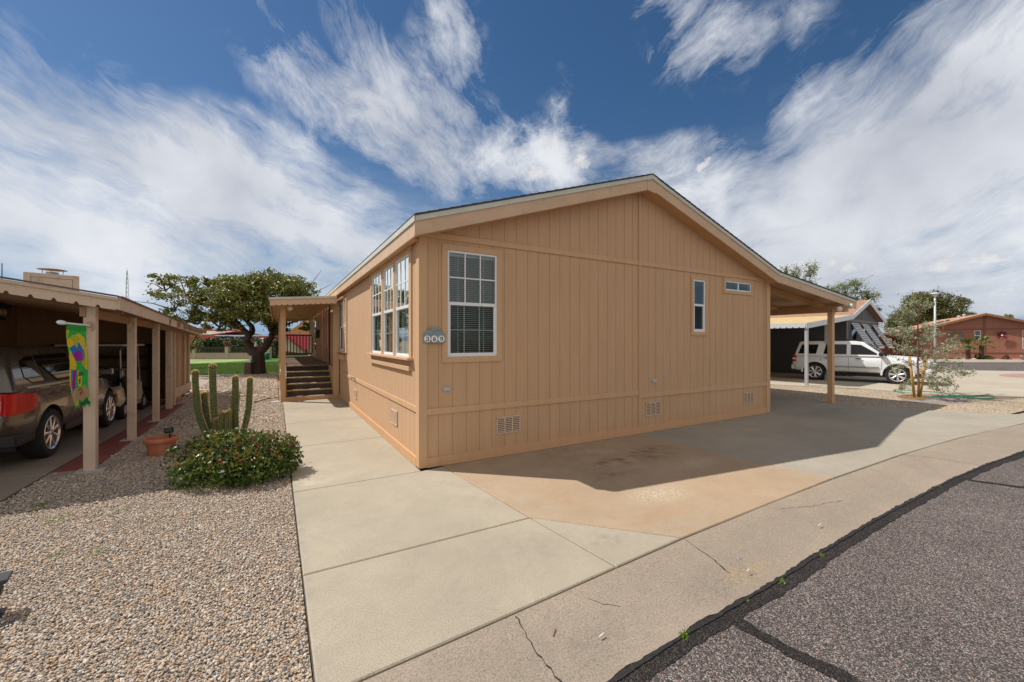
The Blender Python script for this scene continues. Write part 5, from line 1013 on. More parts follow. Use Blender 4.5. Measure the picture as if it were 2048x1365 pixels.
def golf_cart():
    root = thing('golf_cart', 'cream golf cart with a flat roof and a golf bag parked beyond the dark car', 'golf cart', (-4.72, 6.95, 0), R(90), scale=.82)
    cr_ = paint('cream_body', (.52, .45, .33), 0, .35)
    lo = loft([(-1.15, [(0, .38), (.50, .38), (.54, .5), (.50, .72), (.4, .78), (0, .78)]), (-.95, [(0, .30), (.56, .30), (.60, .5), (.57, .78), (.5, .84), (0, .84)]), (-.25, [(0, .30), (.57, .30), (.60, .5), (.57, .74), (.5, .8), (0, .8)]), (-.18, [(0, .28), (.57, .28), (.58, .3), (.58, .34), (.5, .36), (0, .36)]), (.45, [(0, .28), (.57, .28), (.58, .3), (.58, .34), (.5, .36), (0, .36)]), (.62, [(0, .28), (.57, .28), (.60, .5), (.58, .80), (.5, .88), (0, .9)]), (1.0, [(0, .30), (.52, .30), (.54, .45), (.50, .68), (.4, .74), (0, .76)]), (1.15, [(0, .38), (.36, .38), (.40, .45), (.36, .58), (.3, .62), (0, .63)])])
    b = obj('body', lo, cr_, root, bevel=.02, seg=2); autosmooth(b, 40)
    g = MB(); g.box((-.75, -.52, .80), (-.2, .52, .96)); g.box((-.86, -.52, .92), (-.72, .52, 1.32)); obj('seat', g, simple('cart_seat', (.03, .03, .032), .6), root, bevel=.04, seg=2)
    for x, lean in ((-.92, -.04), (.72, .16)):
        for s in (-1, 1): g = MB(); g.tube([(x, s*.52, .75), (x-lean, s*.50, 1.82)], .017, 8); obj('roof_strut', g, M['steel'], root)
    g = MB(); g.box((-1.05, -.60, 1.82), (.85, .60, 1.87)); rf = obj('roof', g, simple('cart_roof', (.55, .50, .42), .5), root, bevel=.02, seg=2); g = MB(); g.box((-1.06, -.61, 1.775), (-1.04, .61, 1.825))
    for k in range(26): g.box((-1.07, -.60+k*.046, 1.72), (-1.055, -.575+k*.046, 1.78))
    obj('fringe', g, M['black'], rf)
    g = MB(); g.add([(.82, -.50, .92), (.82, .50, .92), (.60, .50, 1.78), (.60, -.50, 1.78)], [(0,1,2,3)]); obj('windscreen', g, M['glass'], root, fix=False)
    g = MB(); g.lathe([(.16, 0), (.175, .012), (.16, .024), (.145, .012), (.16, 0)], (0, 0, 0), 20, T=lambda x, y, z: (.32+z*.8-x*.5, .25+y, 1.08+z*.5+x*.7)); g.tube([(.34, .25, 1.08), (.62, .25, .8)], .018, 8); obj('steering_wheel', g, M['black'], root)
    for s in (-1, 1):
        g = MB(); g.box((-1.17, s*.36, .58), (-1.10, s*.52, .66)); obj('tail_light', g, taillight, root, bevel=.01)
        for x in (-.82, .85):
            g = MB(); r = .23; y = s*.50; g.lathe([(r*.5, y-.09), (r*.9, y-.09), (r, y-.06), (r, y+.06), (r*.9, y+.09), (r*.5, y+.09)], (x, 0, r), 24, 'y', caps=False); w_ = autosmooth(obj('wheel', g, M['rubber'], root), 40); g = MB(); g.lathe([(0, y+s*.085), (r*.2, y+s*.09), (r*.45, y+s*.07), (r*.52, y+s*.09)], (x, 0, r), 20, 'y'); obj('rim', g, clearlens, w_)
        g = MB(); g.box((-.2, s*.56, .24), (.5, s*.60, .34)); obj('side_step', g, M['steel'], root, bevel=.01)
    bg_ = thing('golf_bag', 'black golf bag strapped on the side of the golf cart', 'golf bag', (-4.25, 6.35, 0)); g = MB(); g.tube([(0, 0, .30), (0, -.04, .62), (-.02, -.08, .86)], [.09, .10, .11], 14); obj('sleeve', g, M['black'], bg_); g = MB(); g.tube([(.09, -.02, .42), (.12, -.04, .6)], .04, 8); obj('pocket', g, M['black'], bg_)
    for k in range(4): a = k*1.6; g = MB(); g.tube([(-.02+.05*math.cos(a), -.08+.05*math.sin(a), .84), (-.03+.07*math.cos(a), -.1+.07*math.sin(a), 1.02)], .006, 5); g.tube([(-.03+.07*math.cos(a), -.1+.07*math.sin(a), 1.0), (-.03+.1*math.cos(a), -.1+.1*math.sin(a), 1.03)], .022, 6); obj('golf_club', g, M['chrome'], bg_)
golf_cart()

# ------------------------------------------------------------------ flag on the first post
def flag():
    fl = thing('garden_banner', 'green banner with yellow balloons and an upside down figure hanging from the front carport post', 'banner', (-3.52, 1.97, 1.78))
    P0 = dep(177, 652, 6.88); P0 = dep(179, 651, 4.96); Pe = dep(131, 646, 4.70); base = Vector((-3.52, 1.97, 1.78)); L0 = lambda p: Vector(p)-base
    g = MB(); g.tube([L0(P0+Vector((0, .02, 0))), L0(Pe)], .011, 10); obj('pole', g, M['white'], fl)
    d = (Pe-P0).normalized(); g = MB(); g.tube([L0(Pe), L0(Pe+d*.01), L0(Pe+d*.04), L0(Pe+d*.075), L0(Pe+d*.09)], [.011, .022, .027, .021, .006], 16); obj('finial', g, M['white'], fl, smooth=True)
    g = MB(); g.tube([L0(P0+Vector((.0, .02, -.03))), L0(P0+Vector((0, .02, .05)))], .022, 10); g.tube([L0(P0+Vector((.02, .01, .04))), L0(P0+Vector((.045, -.02, .02))), L0(P0+Vector((.05, -.02, -.03))), L0(P0+Vector((.02, .0, -.06)))], .010, 8); obj('bracket', g, simple('flag_bracket', (.42, .30, .22), .6), fl)
    cols = [('flag_green', (.015, .60, .09)), ('flag_yellow', (.95, .72, .02)), ('flag_blue', (.01, .25, .80)), ('flag_purple', (.42, .01, .48)), ('flag_dark_green', (.005, .16, .05)), ('flag_skin', (.62, .36, .24)), ('flag_red', (.65, .02, .02)), ('flag_lime', (.60, .66, .03)), ('flag_brown', (.22, .09, .03)), ('flag_deep_green', (.02, .42, .06)), ('flag_outline', (.03, .05, .02))]
    mats = []
    for n, c in cols:
        m, nt, b, out = newmat(n); b.inputs['Base Color'].default_value = (*c, 1); b.inputs['Roughness'].default_value = .45; b.inputs['Sheen Weight'].default_value = .3
        t = nd(nt, 'ShaderNodeBsdfTranslucent'); t.inputs[0].default_value = (*c, 1); x = nd(nt, 'ShaderNodeMixShader'); x.inputs[0].default_value = .45; nt.links.new(b.outputs[0], x.inputs[1]); nt.links.new(t.outputs[0], x.inputs[2]); nt.links.new(x.outputs[0], out.inputs[0]); mats.append(m)
    EL = lambda cx, cy, rx, ry, n=16: [(cx+rx*math.cos(2*math.pi*k/n), cy+ry*math.sin(2*math.pi*k/n)) for k in range(n)]
    shapes = [(9, [(95, 160), (380, 160), (375, 245), (95, 245)]), (7, [(95, 245), (150, 245), (115, 380)]),
              (1, EL(160, 420, 52, 72)), (1, EL(265, 345, 55, 70)), (1, EL(322, 410, 42, 95)), (2, [(150, 490), (265, 390), (300, 450), (345, 560), (345, 640), (300, 520), (200, 560), (165, 580)]), (7, EL(225, 350, 58, 52)), (7, [(215, 390), (265, 390), (235, 480), (220, 460)]),
              (3, [(170, 575), (240, 510), (300, 520), (325, 640), (300, 660), (215, 680)]), (1, [(140, 500), (160, 540), (215, 700), (210, 800), (150, 780), (135, 600)]), (1, [(340, 490), (378, 450), (378, 800), (350, 760)]),
              (1, [(135, 740), (160, 760), (170, 1000), (180, 1180), (160, 1180), (140, 900)]), (2, [(165, 790), (190, 790), (185, 1000), (178, 900)]), (3, [(190, 790), (225, 800), (215, 1040), (190, 1150), (175, 1000)]),
              (0, [(215, 670), (300, 655), (340, 800), (360, 1010), (230, 1060), (235, 900)]), (7, [(290, 680), (350, 620), (365, 700), (340, 760)]), (7, EL(245, 825, 18, 38)), (4, [(255, 815), (330, 815), (345, 870), (250, 870)]), (1, [(243, 870), (330, 870), (325, 1010), (262, 1020)]), (4, [(265, 910), (305, 905), (305, 980), (275, 985)]),
              (7, [(215, 1070), (350, 1010), (350, 1030), (220, 1090)]), (5, [(200, 1060), (260, 1050), (250, 1180), (180, 1260), (165, 1190)]), (5, [(330, 1030), (365, 1000), (405, 1160), (380, 1190), (345, 1130)]), (8, [(258, 1060), (315, 1040), (345, 1120), (280, 1150)]), (5, [(275, 1080), (310, 1060), (355, 1160), (330, 1230), (265, 1190)]), (6, EL(306, 1115, 15, 30)),
              (7, [(185, 1280), (250, 1180), (250, 1310)]), (7, [(360, 1190), (400, 1180), (400, 1240), (375, 1250)]), (4, [(250, 1200), (315, 1250), (370, 1180), (390, 1280), (320, 1290), (300, 1320), (250, 1320)])]
    def inp(p, poly):
        x, y = p; c = False; j = len(poly)-1
        for i in range(len(poly)):
            xi, yi = poly[i]; xj, yj = poly[j]
            if (yi > y) != (yj > y) and x < (xj-xi)*(y-yi)/(yj-yi)+xi: c = not c
            j = i
        return c
    NU, NV = 80, 230; g = MB(); a = P0.lerp(Pe, .12); b = P0.lerp(Pe, .97); hgt = 1.0
    def cp(u, v): # u 0..1 left(finial)..right, v 0..1 down; crop coords
        xl = 95+v*95; xr = 376+v*24; return (xl+(xr-xl)*u, 165+v*1160)
    for i in range(NV+1):
        for j in range(NU+1):
            v, u = i/NV, j/NU; t = b.lerp(a, u); w_ = 1-.20*v; c_ = (b+a)/2; t = c_+(t-c_)*w_
            side = Vector((d.y, -d.x, 0)); t = t+side*(.018*math.sin(u*7+v*4)*v+.01*math.sin(v*11))+d*(-.05*v)
            t.z = t.z-.012-v*hgt*.985+.004*math.sin(u*9); 
            if i == 0: t.z = t.z+.014
            g.v.append(tuple(L0(t)))
    for i in range(NV):
        for j in range(NU):
            u, v = (j+.5)/NU, (i+.5)/NV
            if v > .955 and (abs((u*5) % 1-.5) > .5-(v-.955)*10): continue
            p = cp(u, v); mi = 0
            for (m_, poly) in shapes:
                if inp(p, poly): mi = m_
            k = i*(NU+1)+j; g.f.append((k, k+1, k+NU+2, k+NU+1)); g.mi.append(mi)
    # dark outline where two colours meet
    mi0 = dict(zip(g.f, g.mi)); grid = {}
    o = obj('banner_cloth', g, mats, fl, smooth=True, fix=False)
flag()

# ------------------------------------------------------------------ foliage tools
def leaves(name, C, size, mat, parent, aspect=.5, flat=0, seed=0, quad=True, rnd=None, droop=0):
    r = np.random.default_rng(seed); n = len(C); d = r.normal(size=(n, 3)); d[:, 2] = d[:, 2]*(1-flat*.5)-droop; d /= np.linalg.norm(d, axis=1)[:, None]
    e = r.normal(size=(n, 3)); e = np.cross(d, e); e /= np.linalg.norm(e, axis=1)[:, None]; s = (size*r.uniform(.6, 1.35, n))[:, None]
    f = np.cross(d, e); bend = f*s*.18
    V = np.stack([C-d*s*.5, C+e*s*aspect*.5+bend, C+d*s*.5, C-e*s*aspect*.5+bend], 1)
    if rnd is None: rnd = r.random(n)
    return link(name, npmesh(name, V.reshape(-1, 3), 4, rnd), mat, parent)
def blob_points(blobs, n, r, shell=.55, clump=.0):
    """points spread in ellipsoids given as (centre, (rx,ry,rz)), more near the surface, gathered in sub-clumps"""
    vol = np.array([b[1][0]*b[1][1]*b[1][2] for b in blobs])**(2/3); vol /= vol.sum(); out = []
    for (c, rad), w in zip(blobs, vol):
        m = int(n*w); q = r.normal(size=(m, 3)); q /= np.linalg.norm(q, axis=1)[:, None]; rr = r.uniform(shell, 1.0, m)**.6
        p = q*rr[:, None]*np.array(rad)
        if clump:
            k = max(4, int(m/70)); cc = r.normal(size=(k, 3)); cc /= np.linalg.norm(cc, axis=1)[:, None]; cc = cc*np.array(rad)*r.uniform(shell*.9, 1.05, k)[:, None]
            a = r.integers(0, k, m); p2 = cc[a]+r.normal(size=(m, 3))*np.array(rad)*.13; use = r.random(m) < clump; p[use] = p2[use]
        out.append(p+np.array(c))
    return np.concatenate(out)
def limb(mb, pts, r0, r1, n=9, seed=0, wob=.04):
    r = random.Random(seed); P = [Vector(p) for p in pts]; Q = []
    for a, b in zip(P, P[1:]):
        for k in range(4): t = a.lerp(b, k/4); Q.append(t+Vector((r.uniform(-1, 1), r.uniform(-1, 1), r.uniform(-1, 1)))*wob*(k > 0))
    Q.append(P[-1]); m = len(Q); mb.tube(Q, [(r0+(r1-r0)*(i/(m-1))**.8)*(1+r.uniform(-.06, .06)) for i in range(m)], n); return Q

# big tree behind the yard
def big_tree():
    Z = 20.0; base = dep(517, 747, Z); base.z = -.03; t = thing('shade_tree', 'spreading shade tree with a forked dark trunk between the carport and the porch', 'tree', tuple(base)); B = base
    q = lambda px, py, dz=0: dep(px, py, Z+dz)-B
    g = MB(); top = q(517, 706)
    g.tube([Vector((-.05, 0, -.05)), Vector((-.02, 0, .10)), q(517, 730), q(516, 716), q(510, 705), q(506, 697)], [.50, .36, .30, .30, .28, .24], 14)
    limb(g, [q(512, 706), q(498, 696), q(493, 682), q(497, 670, -.3), q(480, 652, -.5), q(450, 640, -.8), q(420, 620, -1)], .26, .06, 10, 1); limb(g, [q(497, 674), q(505, 660, .3), q(490, 630, .5), q(462, 600, .8), (q(440, 585, 1))], .17, .04, 9, 2)
    limb(g, [q(516, 706), q(532, 692), q(543, 676, .2), q(545, 655, .3), q(556, 625, .4), q(580, 590, .6)], .25, .05, 10, 3); limb(g, [q(545, 664), q(530, 640, -.6), q(515, 610, -.8)], .13, .04, 8, 4); limb(g, [q(480, 652, -.5), q(460, 632, -1), q(400, 600, -1.2), (q(345, 580, -1))], .10, .02, 7, 5); limb(g, [q(545, 655), q(570, 650, 1), q(600, 640, 2)], .12, .03, 7, 6); limb(g, [q(450, 640, -.8), q(400, 640, -.4), (q(360, 650, 0))], .07, .015, 7, 7)
    obj('trunk', g, M['bark'], t, smooth=True, merge=.001)
    k = 1/40.65                                     # metres per pixel at this depth
    dense = [(q(505, 598), (62*k, 2.2, 47*k)), (q(560, 585, .8), (48*k, 2.0, 40*k)), (q(597, 580, 1.5), (34*k, 1.8, 34*k)), (q(470, 585, -.5), (36*k, 1.6, 34*k)), (q(515, 624, -.8), (46*k, 1.5, 20*k)), (q(600, 615, 1.5), (26*k, 1.5, 30*k)), (q(560, 630, .5), (36*k, 1.6, 26*k)), (q(455, 618, -.8), (28*k, 1.3, 26*k)), (q(540, 562, .5), (34*k, 1.4, 22*k))]
    sparse = [(q(330, 566, -.5), (34*k, 1.0, 16*k)), (q(372, 572, -.8), (30*k, 1.2, 22*k)), (q(350, 598, -.8), (36*k, 1.2, 24*k)), (q(400, 600, -1), (36*k, 1.3, 28*k)), (q(345, 640, -.3), (30*k, 1.0, 24*k)), (q(425, 566, -.8), (22*k, .9, 14*k)), (q(395, 632, -.8), (34*k, 1.1, 18*k)), (q(440, 640, -.8), (30*k, 1.0, 16*k)), (q(612, 655, 2), (22*k, 1, 14*k)), (q(470, 655, -.6), (34*k, .8, 12*k)), (q(560, 660, .4), (26*k, .8, 14*k)), (q(380, 690, 4), (24*k, .8, 30*k)), (q(495, 560, 0), (20*k, .8, 12*k))]
    r = np.random.default_rng(5); rot = Matrix.Rotation(-TH, 3, 'Z')
    def fix(P, blobs_): return P
    def gen(bl, n, shell, clump):
        b2 = [((0, 0, 0), rad) for c, rad in bl]; out = []
        vol = np.array([b[1][0]*b[1][1]*b[1][2] for b in bl])**(2/3); vol /= vol.sum()
        for (c, rad), w in zip(bl, vol):
            p = blob_points([((0, 0, 0), rad)], int(n*w), r, shell, clump); out.append(p@np.array(rot).T+np.array(c))
        return np.concatenate(out)
    P = np.concatenate([gen(dense, 23000, .5, .82), gen(sparse, 6800, .15, .93)])
    leaves('crown', P, .14, M['leaf_tree'], t, .5, seed=3, droop=.25)
    g = MB()
    for c, rad in sparse[:8]+dense[2:6]:
        for j in range(5): e = Vector(c)+Vector((r.normal()*rad[0]*.7, r.normal()*.5, r.normal()*rad[2]*.6)); s0 = Vector(c)+Vector((0, 0, -rad[2]*.9)); g.tube([s0, s0.lerp(e, .5)+Vector((0, 0, .1)), e], [.035, .02, .008], 5)
    obj('branch', g, M['bark'], t)
big_tree()
# electric box beside the trunk
bp = dep(508, 747, 19.6); bx_ = thing('utility_box', 'rusty brown steel utility box standing against the tree trunk', 'utility box', (bp.x-.12, bp.y, -.03), -TH); g = MB(); g.box((-.26, -.12, 0), (.06, .12, .60)); o = obj('cabinet', g, simple('rusty_steel', (.10, .06, .05), .7, .3, 6), bx_, bevel=.01); g = MB(); g.box((-.28, -.14, .60), (.08, .14, .64)); obj('lid', g, M['steel'], bx_); g = MB(); g.tube([(0, 0, .64), (0, 0, .80)], .03, 8); g.box((-.06, -.05, .72), (.06, .05, .92)); obj('meter', g, M['steel'], bx_)

# cactus clump
def cactus():
    Z = 5.75; b = dep(440, 900, Z); b.z = -.03; t = thing('columnar_cactus', 'clump of upright green columnar cacti behind the flowering shrub', 'cactus', tuple(b)); s = 6.825; q = lambda x, y, dz=0: dep(370+x/s, 700+y/s, Z+dz)-b
    k = Z/FPX/s
    stems = [([(330, 1330), (290, 1150), (205, 960), (165, 780), (148, 560), (138, 400), (138, 275)], 37), ([(420, 1330), (385, 1110), (310, 930), (275, 760), (262, 640), (258, 572)], 34), ([(440, 1330), (410, 950), (392, 820), (385, 600), (378, 400), (376, 190)], 40), ([(450, 1330), (437, 1090), (434, 1000), (435, 925)], 34), ([(520, 1330), (505, 1100), (503, 960), (510, 835)], 34), ([(600, 1330), (598, 1090), (595, 930), (598, 815)], 33), ([(660, 1330), (645, 1000), (642, 820), (640, 610)], 20),
             ([(700, 1330), (685, 1090), (685, 800), (688, 560), (687, 355)], 38), ([(760, 1330), (790, 1150), (840, 950), (870, 800), (882, 600), (886, 370)], 35), ([(720, 1330), (716, 1080), (714, 960)], 16)]
    r = random.Random(4)
    for i, (pts, w) in enumerate(stems):
        dz = [-.05, .1, .0, -.1, -.12, -.1, .12, .0, .02, .05][i]; P = [q(x, y, dz) for x, y in pts]; P[0].z = 0
        Q = []
        for a, c in zip(P, P[1:]):
            for j in range(5): Q.append(a.lerp(c, j/5))
        Q.append(P[-1])
        for _ in range(2): Q = [Q[0]]+[(Q[j-1]+Q[j]*2+Q[j+1])/4 for j in range(1, len(Q)-1)]+[Q[-1]]
        rad = w*k; tip = Q[-1]; dr = (Q[-1]-Q[-2]).normalized(); base = Q[:-1]; L_ = rad*1.3; Q = base+[tip-dr*L_*.6, tip-dr*L_*.3, tip-dr*L_*.1, tip]; n = len(Q)
        rr = [rad*min(1, .75+.25*j/5) for j in range(n-4)]+[rad*.95, rad*.8, rad*.5, rad*.1]
        rr = [x*.87 for x in rr]; g = MB(); g.tube(Q, rr, 26, ribs=1, rd=.17); st2 = obj('stem', g, M['cactus'], t, smooth=False); autosmooth(st2, 75)
        h = MB()
        for j in range(2, n):
            d2 = (Q[min(j, n-1)]-Q[j-1]).normalized(); a0 = d2.cross(Vector((.31, .95, .11)).normalized()).normalized(); c0 = d2.cross(a0)
            for m in range(13):
                for e in range(5):
                    tt = 2*math.pi*(2*m+1)/26; p = Q[j-1].lerp(Q[j], (e+r.random()*.5)/5); o_ = a0*math.cos(tt)+c0*math.sin(tt); rad2 = rr[j-1]+(rr[j]-rr[j-1])*e/5; p = p+o_*rad2*1.16; L3 = rad*.42*r.uniform(.6, 1.3)*(1.3 if j > n-4 else 1)
                    for u_ in range(3): dd = (o_+Vector((r.uniform(-.8, .8), r.uniform(-.8, .8), r.uniform(-.4, .8)))).normalized()*L3; w3 = dd.cross(d2).normalized()*.0017 if dd.cross(d2).length > 1e-6 else a0*.0017; h.add([p-w3, p+w3, p+dd], [(0,1,2)])
        obj('spines', h, M['spine'], st2, fix=False)
cactus()

# flowering shrub
def shrub():
    c = Vector((-1.99, .90, -.03)); t = thing('bougainvillea_shrub', 'low mounded shrub with glossy leaves and a few magenta flowers beside the walk', 'shrub', tuple(c)); r = np.random.default_rng(8); rot = np.array(Matrix.Rotation(-TH, 3, 'Z'))
    bl = [((-.30, .05, .25), (.32, .36, .31)), ((0, .0, .27), (.40, .40, .32)), ((.36, .05, .25), (.34, .38, .31)), ((-.06, -.33, .18), (.42, .26, .24)), ((.34, -.27, .17), (.30, .26, .21)), ((0, .32, .2), (.5, .28, .24)), ((.60, .05, .21), (.17, .26, .20))]
    P = blob_points(bl, 12500, r, .5, .45)@rot.T; P = P[P[:, 2] > .01]
    extra = []
    for _ in range(34):
        a = r.uniform(0, 6.28); p = np.array([.62*math.cos(a), .42*math.sin(a), r.uniform(.18, .42)]); d = np.array([math.cos(a)*.6, math.sin(a)*.4, .5]); 
        for j in range(14): p = p+d*.014; d[2] -= .09; extra.append(p+r.normal(size=3)*.012)
    P = np.concatenate([P, np.array(extra)@rot.T])
    rnd = r.random(len(P)); zz = P[:, 2]; rnd = np.where((zz < .25) & (rnd > .72), rnd*.7, rnd); rnd = np.where((rnd > .96) & (r.random(len(P)) > .35), .5, rnd)
    leaves('foliage', P, .040, M['leaf_boug'], t, .62, seed=9, rnd=rnd, droop=.2)
    g = MB()
    for _ in range(60):
        a = r.uniform(0, 6.28); e = Vector((.6*math.cos(a)*r.uniform(.4, 1), .4*math.sin(a)*r.uniform(.4, 1), r.uniform(.2, .50))); e = Vector(rot@np.array(e)); g.tube([(r.normal()*.06, r.normal()*.05, 0), e*.5+Vector((0, 0, .05)), e], [.008, .005, .002], 5)
    for (a, b) in (((-.05, -.1, .44), (.28, .05, .52)), ((-.2, -.12, .40), (-.02, -.2, .42)), ((.1, -.25, .36), (.2, -.3, .28)), ((.3, .0, .44), (.45, .12, .50))): g.tube([Vector(rot@np.array(a)), Vector(rot@((np.array(a)+np.array(b))/2+[0, 0, .02])), Vector(rot@np.array(b))], [.005, .005, .003], 5)
    obj('stems', g, M['twig'], t)
shrub()
# planter with small solar light
pl_ = thing('terracotta_planter', 'round terracotta planter with a thick rim on the gravel beside the cactus', 'planter', (-2.98, 2.60, -.03)); k = .76
g = MB(); g.lathe([(.0, 0), (.185*k, 0), (.19*k, .01), (.215*k, .20*k), (.222*k, .24*k), (.252*k, .25*k), (.262*k, .27*k), (.262*k, .315*k), (.252*k, .33*k), (.222*k, .33*k), (.215*k, .31*k), (.20*k, .22*k), (0, .22*k)], n=48); pb_ = autosmooth(obj('pot', g, M['terracotta'], pl_, merge=.0005), 35); g = MB(); g.lathe([(0, .225*k), (.2*k, .235*k)], n=24); obj('soil', g, M['soil'], pl_, fix=False)
sl_ = thing('solar_spotlight', 'small black solar spotlight standing in the terracotta planter', 'garden light', (-2.90, 2.68, .16)); g = MB(); g.tube([(0, 0, 0), (0, 0, .12)], .009, 8); obj('stake', g, M['black'], sl_); g = MB(); g.box((-.05, -.03, .10), (.05, .05, .175)); o = obj('lamp_head', g, M['black'], sl_, bevel=.012, seg=2); o.rotation_euler = (R(-18), 0, R(20)); g = MB(); g.add([(-.045, -.0315, .108), (.045, -.0315, .108), (.045, -.0315, .168), (-.045, -.0315, .168)], [(0,1,2,3)]); obj('lens', g, M['carglass'], o, fix=False)
# ornament at the left edge
oc = dep(-14, 1225, 2.40); oc.z = -.02; og = thing('garden_pedestal', 'black scalloped garden pedestal with a flat square top cut off by the left edge', 'garden ornament', tuple(oc), R(12), scale=.66); g = MB(); g.box((-.10, -.10, .30), (.10, .10, .33)); g.box((-.09, -.09, .285), (.09, .09, .30)); obj('top_plate', g, simple('weathered_black', (.035, .04, .045), .45, .3, 12), og, bevel=.004); g = MB()
prof_ = [(.03, 0), (.06, .01), (.035, .06), (.03, .10), (.05, .15), (.072, .18), (.078, .215), (.06, .24), (.052, .25), (.065, .265), (.08, .285)]; g.lathe(prof_, n=4); g.lathe([(.10, 0), (.10, .012), (.05, .03)], n=4); o = obj('stem', g, M['black'], og, bevel=.004); o.rotation_euler = (0, 0, R(45))
# fallen branch, stones, weeds and litter
br_ = MB(); limb(br_, [(-2.05, 7.6, .01), (-1.8, 7.8, .03), (-1.62, 7.85, .05), (-1.48, 8.0, .04)], .016, .008, 6, 3, .02); limb(br_, [(-1.75, 7.82, .03), (-1.66, 8.1, .08), (-1.58, 8.2, .09)], .01, .004, 6, 4, .01); tag(obj('fallen_branch', br_, M['bark'], smooth=True), 'dry fallen branch lying on the gravel near the porch steps', 'branch')
g = MB(); g.box((-1.66, 7.38, -.03), (-1.42, 7.44, .015)); tag(obj('edging_block', g, M['white'], bevel=.01), 'short white concrete edging piece beside the foot of the porch', 'edging block')
r0 = random.Random(12)
def rock(name, c, s, mat, label, cat, group=None, flat=.5, seed=0):
    bm = bmesh.new(); bmesh.ops.create_icosphere(bm, subdivisions=3, radius=1); rr = random.Random(seed); q = [Vector((rr.uniform(-1, 1), rr.uniform(-1, 1), rr.uniform(-1, 1))).normalized() for _ in range(12)]
    for v in bm.verts:
        d = v.co.normalized(); k = 1.
        for w_ in q:
            t = d.dot(w_)
            if t > .66: k = min(k, .66/t)
        v.co = Vector((d.x, d.y*.8, d.z*flat))*k*s*(1+rr.uniform(-.02, .02))
    me = bpy.data.meshes.new(name); bm.to_mesh(me); bm.free(); me.materials.append(mat); o = bpy.data.objects.new(name, me); COL.objects.link(o); o.location = c; o.rotation_euler = (0, 0, rr.uniform(0, 6)); return tag(o, label, cat, group)
stone = simple('pale_landscape_rock', (.50, .42, .34), .9, .3, 5, bs=.6, bscale=30)
for i in range(26):
    a = r0.random(); x = -4.1+a*2.0+r0.uniform(-.25, .25); y = 12.2-a*3.0+r0.uniform(-.6, .6); rock('landscape_rock', (x, y, .0), r0.uniform(.07, .17), stone, 'flat pale rock among the row of rocks edging the gravel beyond the cactus', 'rock', 'flat pale rocks in a row beyond the cactus', .35, i)
rock('loose_stone', (1.42, -3.20, -.018), .018, simple('grey_stone', (.22, .22, .23), .8, .2), 'small grey stone lying in the gutter near the crack', 'stone', flat=.7, seed=40)
for i, (x, y, s, rz_) in ((0, (-.02, -3.30, .018, .5)), (3, (1.30, -3.34, .016, .2)), (5, (-.23, -3.17, .022, 1.3)), (6, (2.55, -3.25, .025, .15))):
    g = MB(); g.bar((x-s, y, gz(.6)+.012), (x+s, y+s*math.tan(rz_)*.5, gz(.6)+.016), .006, .004); labs = ['small white wood chip in the gutter near the bottom edge', 'white wood chip in the gutter nearest the long crack', 'tiny white chip in the gutter closest to the asphalt edge', 'white wood chip beside the yellow stain in the gutter', 'small pale chip far along the gutter', 'dry brown stick lying on the gutter near the crack', 'long white chip on the gutter beyond the yellow stain']
    tag(obj('wood_chip', g, simple('chip_%d' % i, (.62, .56, .50) if i != 5 else (.25, .14, .06), .8)), labs[i], 'litter')
def weed(c, n, s, label, seed):
    r = np.random.default_rng(seed); P = r.normal(size=(n, 3))*np.array([s, s*.5, s*.25]); P[:, 2] = np.abs(P[:, 2]); P = P@np.array(Matrix.Rotation(.45, 3, 'Z')).T; o = leaves('weed', P+np.array(c), .012, M['weed'], None, .4, seed=seed); tag(o, label, 'weed')

weed((.40, -3.50, -.038), 200, .024, 'largest bright green weed tuft growing in the tar seam', 1); weed((1.42, -3.50, -.035), 60, .018, 'small green weed in the tar seam below the yellow stain', 2); weed((2.05, -3.47, -.035), 40, .016, 'small green weed in the seam right of the yellow stain', 3); weed((1.02, -3.50, -.035), 30, .012, 'tiny green weed in the tar seam left of the yellow stain', 5); weed((4.9, -3.43, -.035), 30, .016, 'farthest tiny green weed in the tar seam', 6)
for i in range(9):
    x, y = r0.uniform(-3.9, -2.6), r0.uniform(-1.0, .9); weed((x, y, -.01), 60, .035, 'yellow green weed sprout among the front yard gravel', 20+i); 
for o in [o for o in bpy.data.objects if o.name.startswith('weed') and o['label'].startswith('yellow green')]: o['group'] = 'weed sprouts in the front gravel'

# ------------------------------------------------------------------ grey neighbour house with carport
gh = thing('neighbour_house', 'grey gabled house with a brown shingle roof, white fascia and an open carport', 'house', (14.924, 2.365, 0), R(7.5))
greyS = siding_mat('grey_siding', (.115, .12, .125), .85); greyT = simple('grey_trim', (.17, .175, .18), .7, .1); whiteM = simple('white_metal', (.60, .63, .66), .4, .06, 3); HY = 13.0
g = MB(); zt = lambda u: 2.62+.315*(u-6.04) if u < 8.95 else 3.53-.315*(u-8.95)
zt.k = [8.95]; GW = [(6.95, 7.85, 1.0, 2.25), (8.80, 9.55, 1.0, 2.25), (10.85, 11.55, 1.0, 2.25)]
TG = lambda u, o, z: (u, -o+.25, z)
siding(g, TG, 6.04, 12.0, 0, zt, GW, pitch=.3, first=6.3); siding(g, lambda u, o, z: (6.04-o, u, z), .25, HY, 0, 2.62, [], pitch=.3, first=.4); siding(g, lambda u, o, z: (u, HY-o, z), 0.2, 6.04, 0, 2.4, [], pitch=.3)
g.add([(12, .25, 0), (12, HY, 0), (12, HY, 2.6), (12, .25, 2.6)], [(0,1,2,3)]); obj('wall', g, greyS, gh, fix=False)
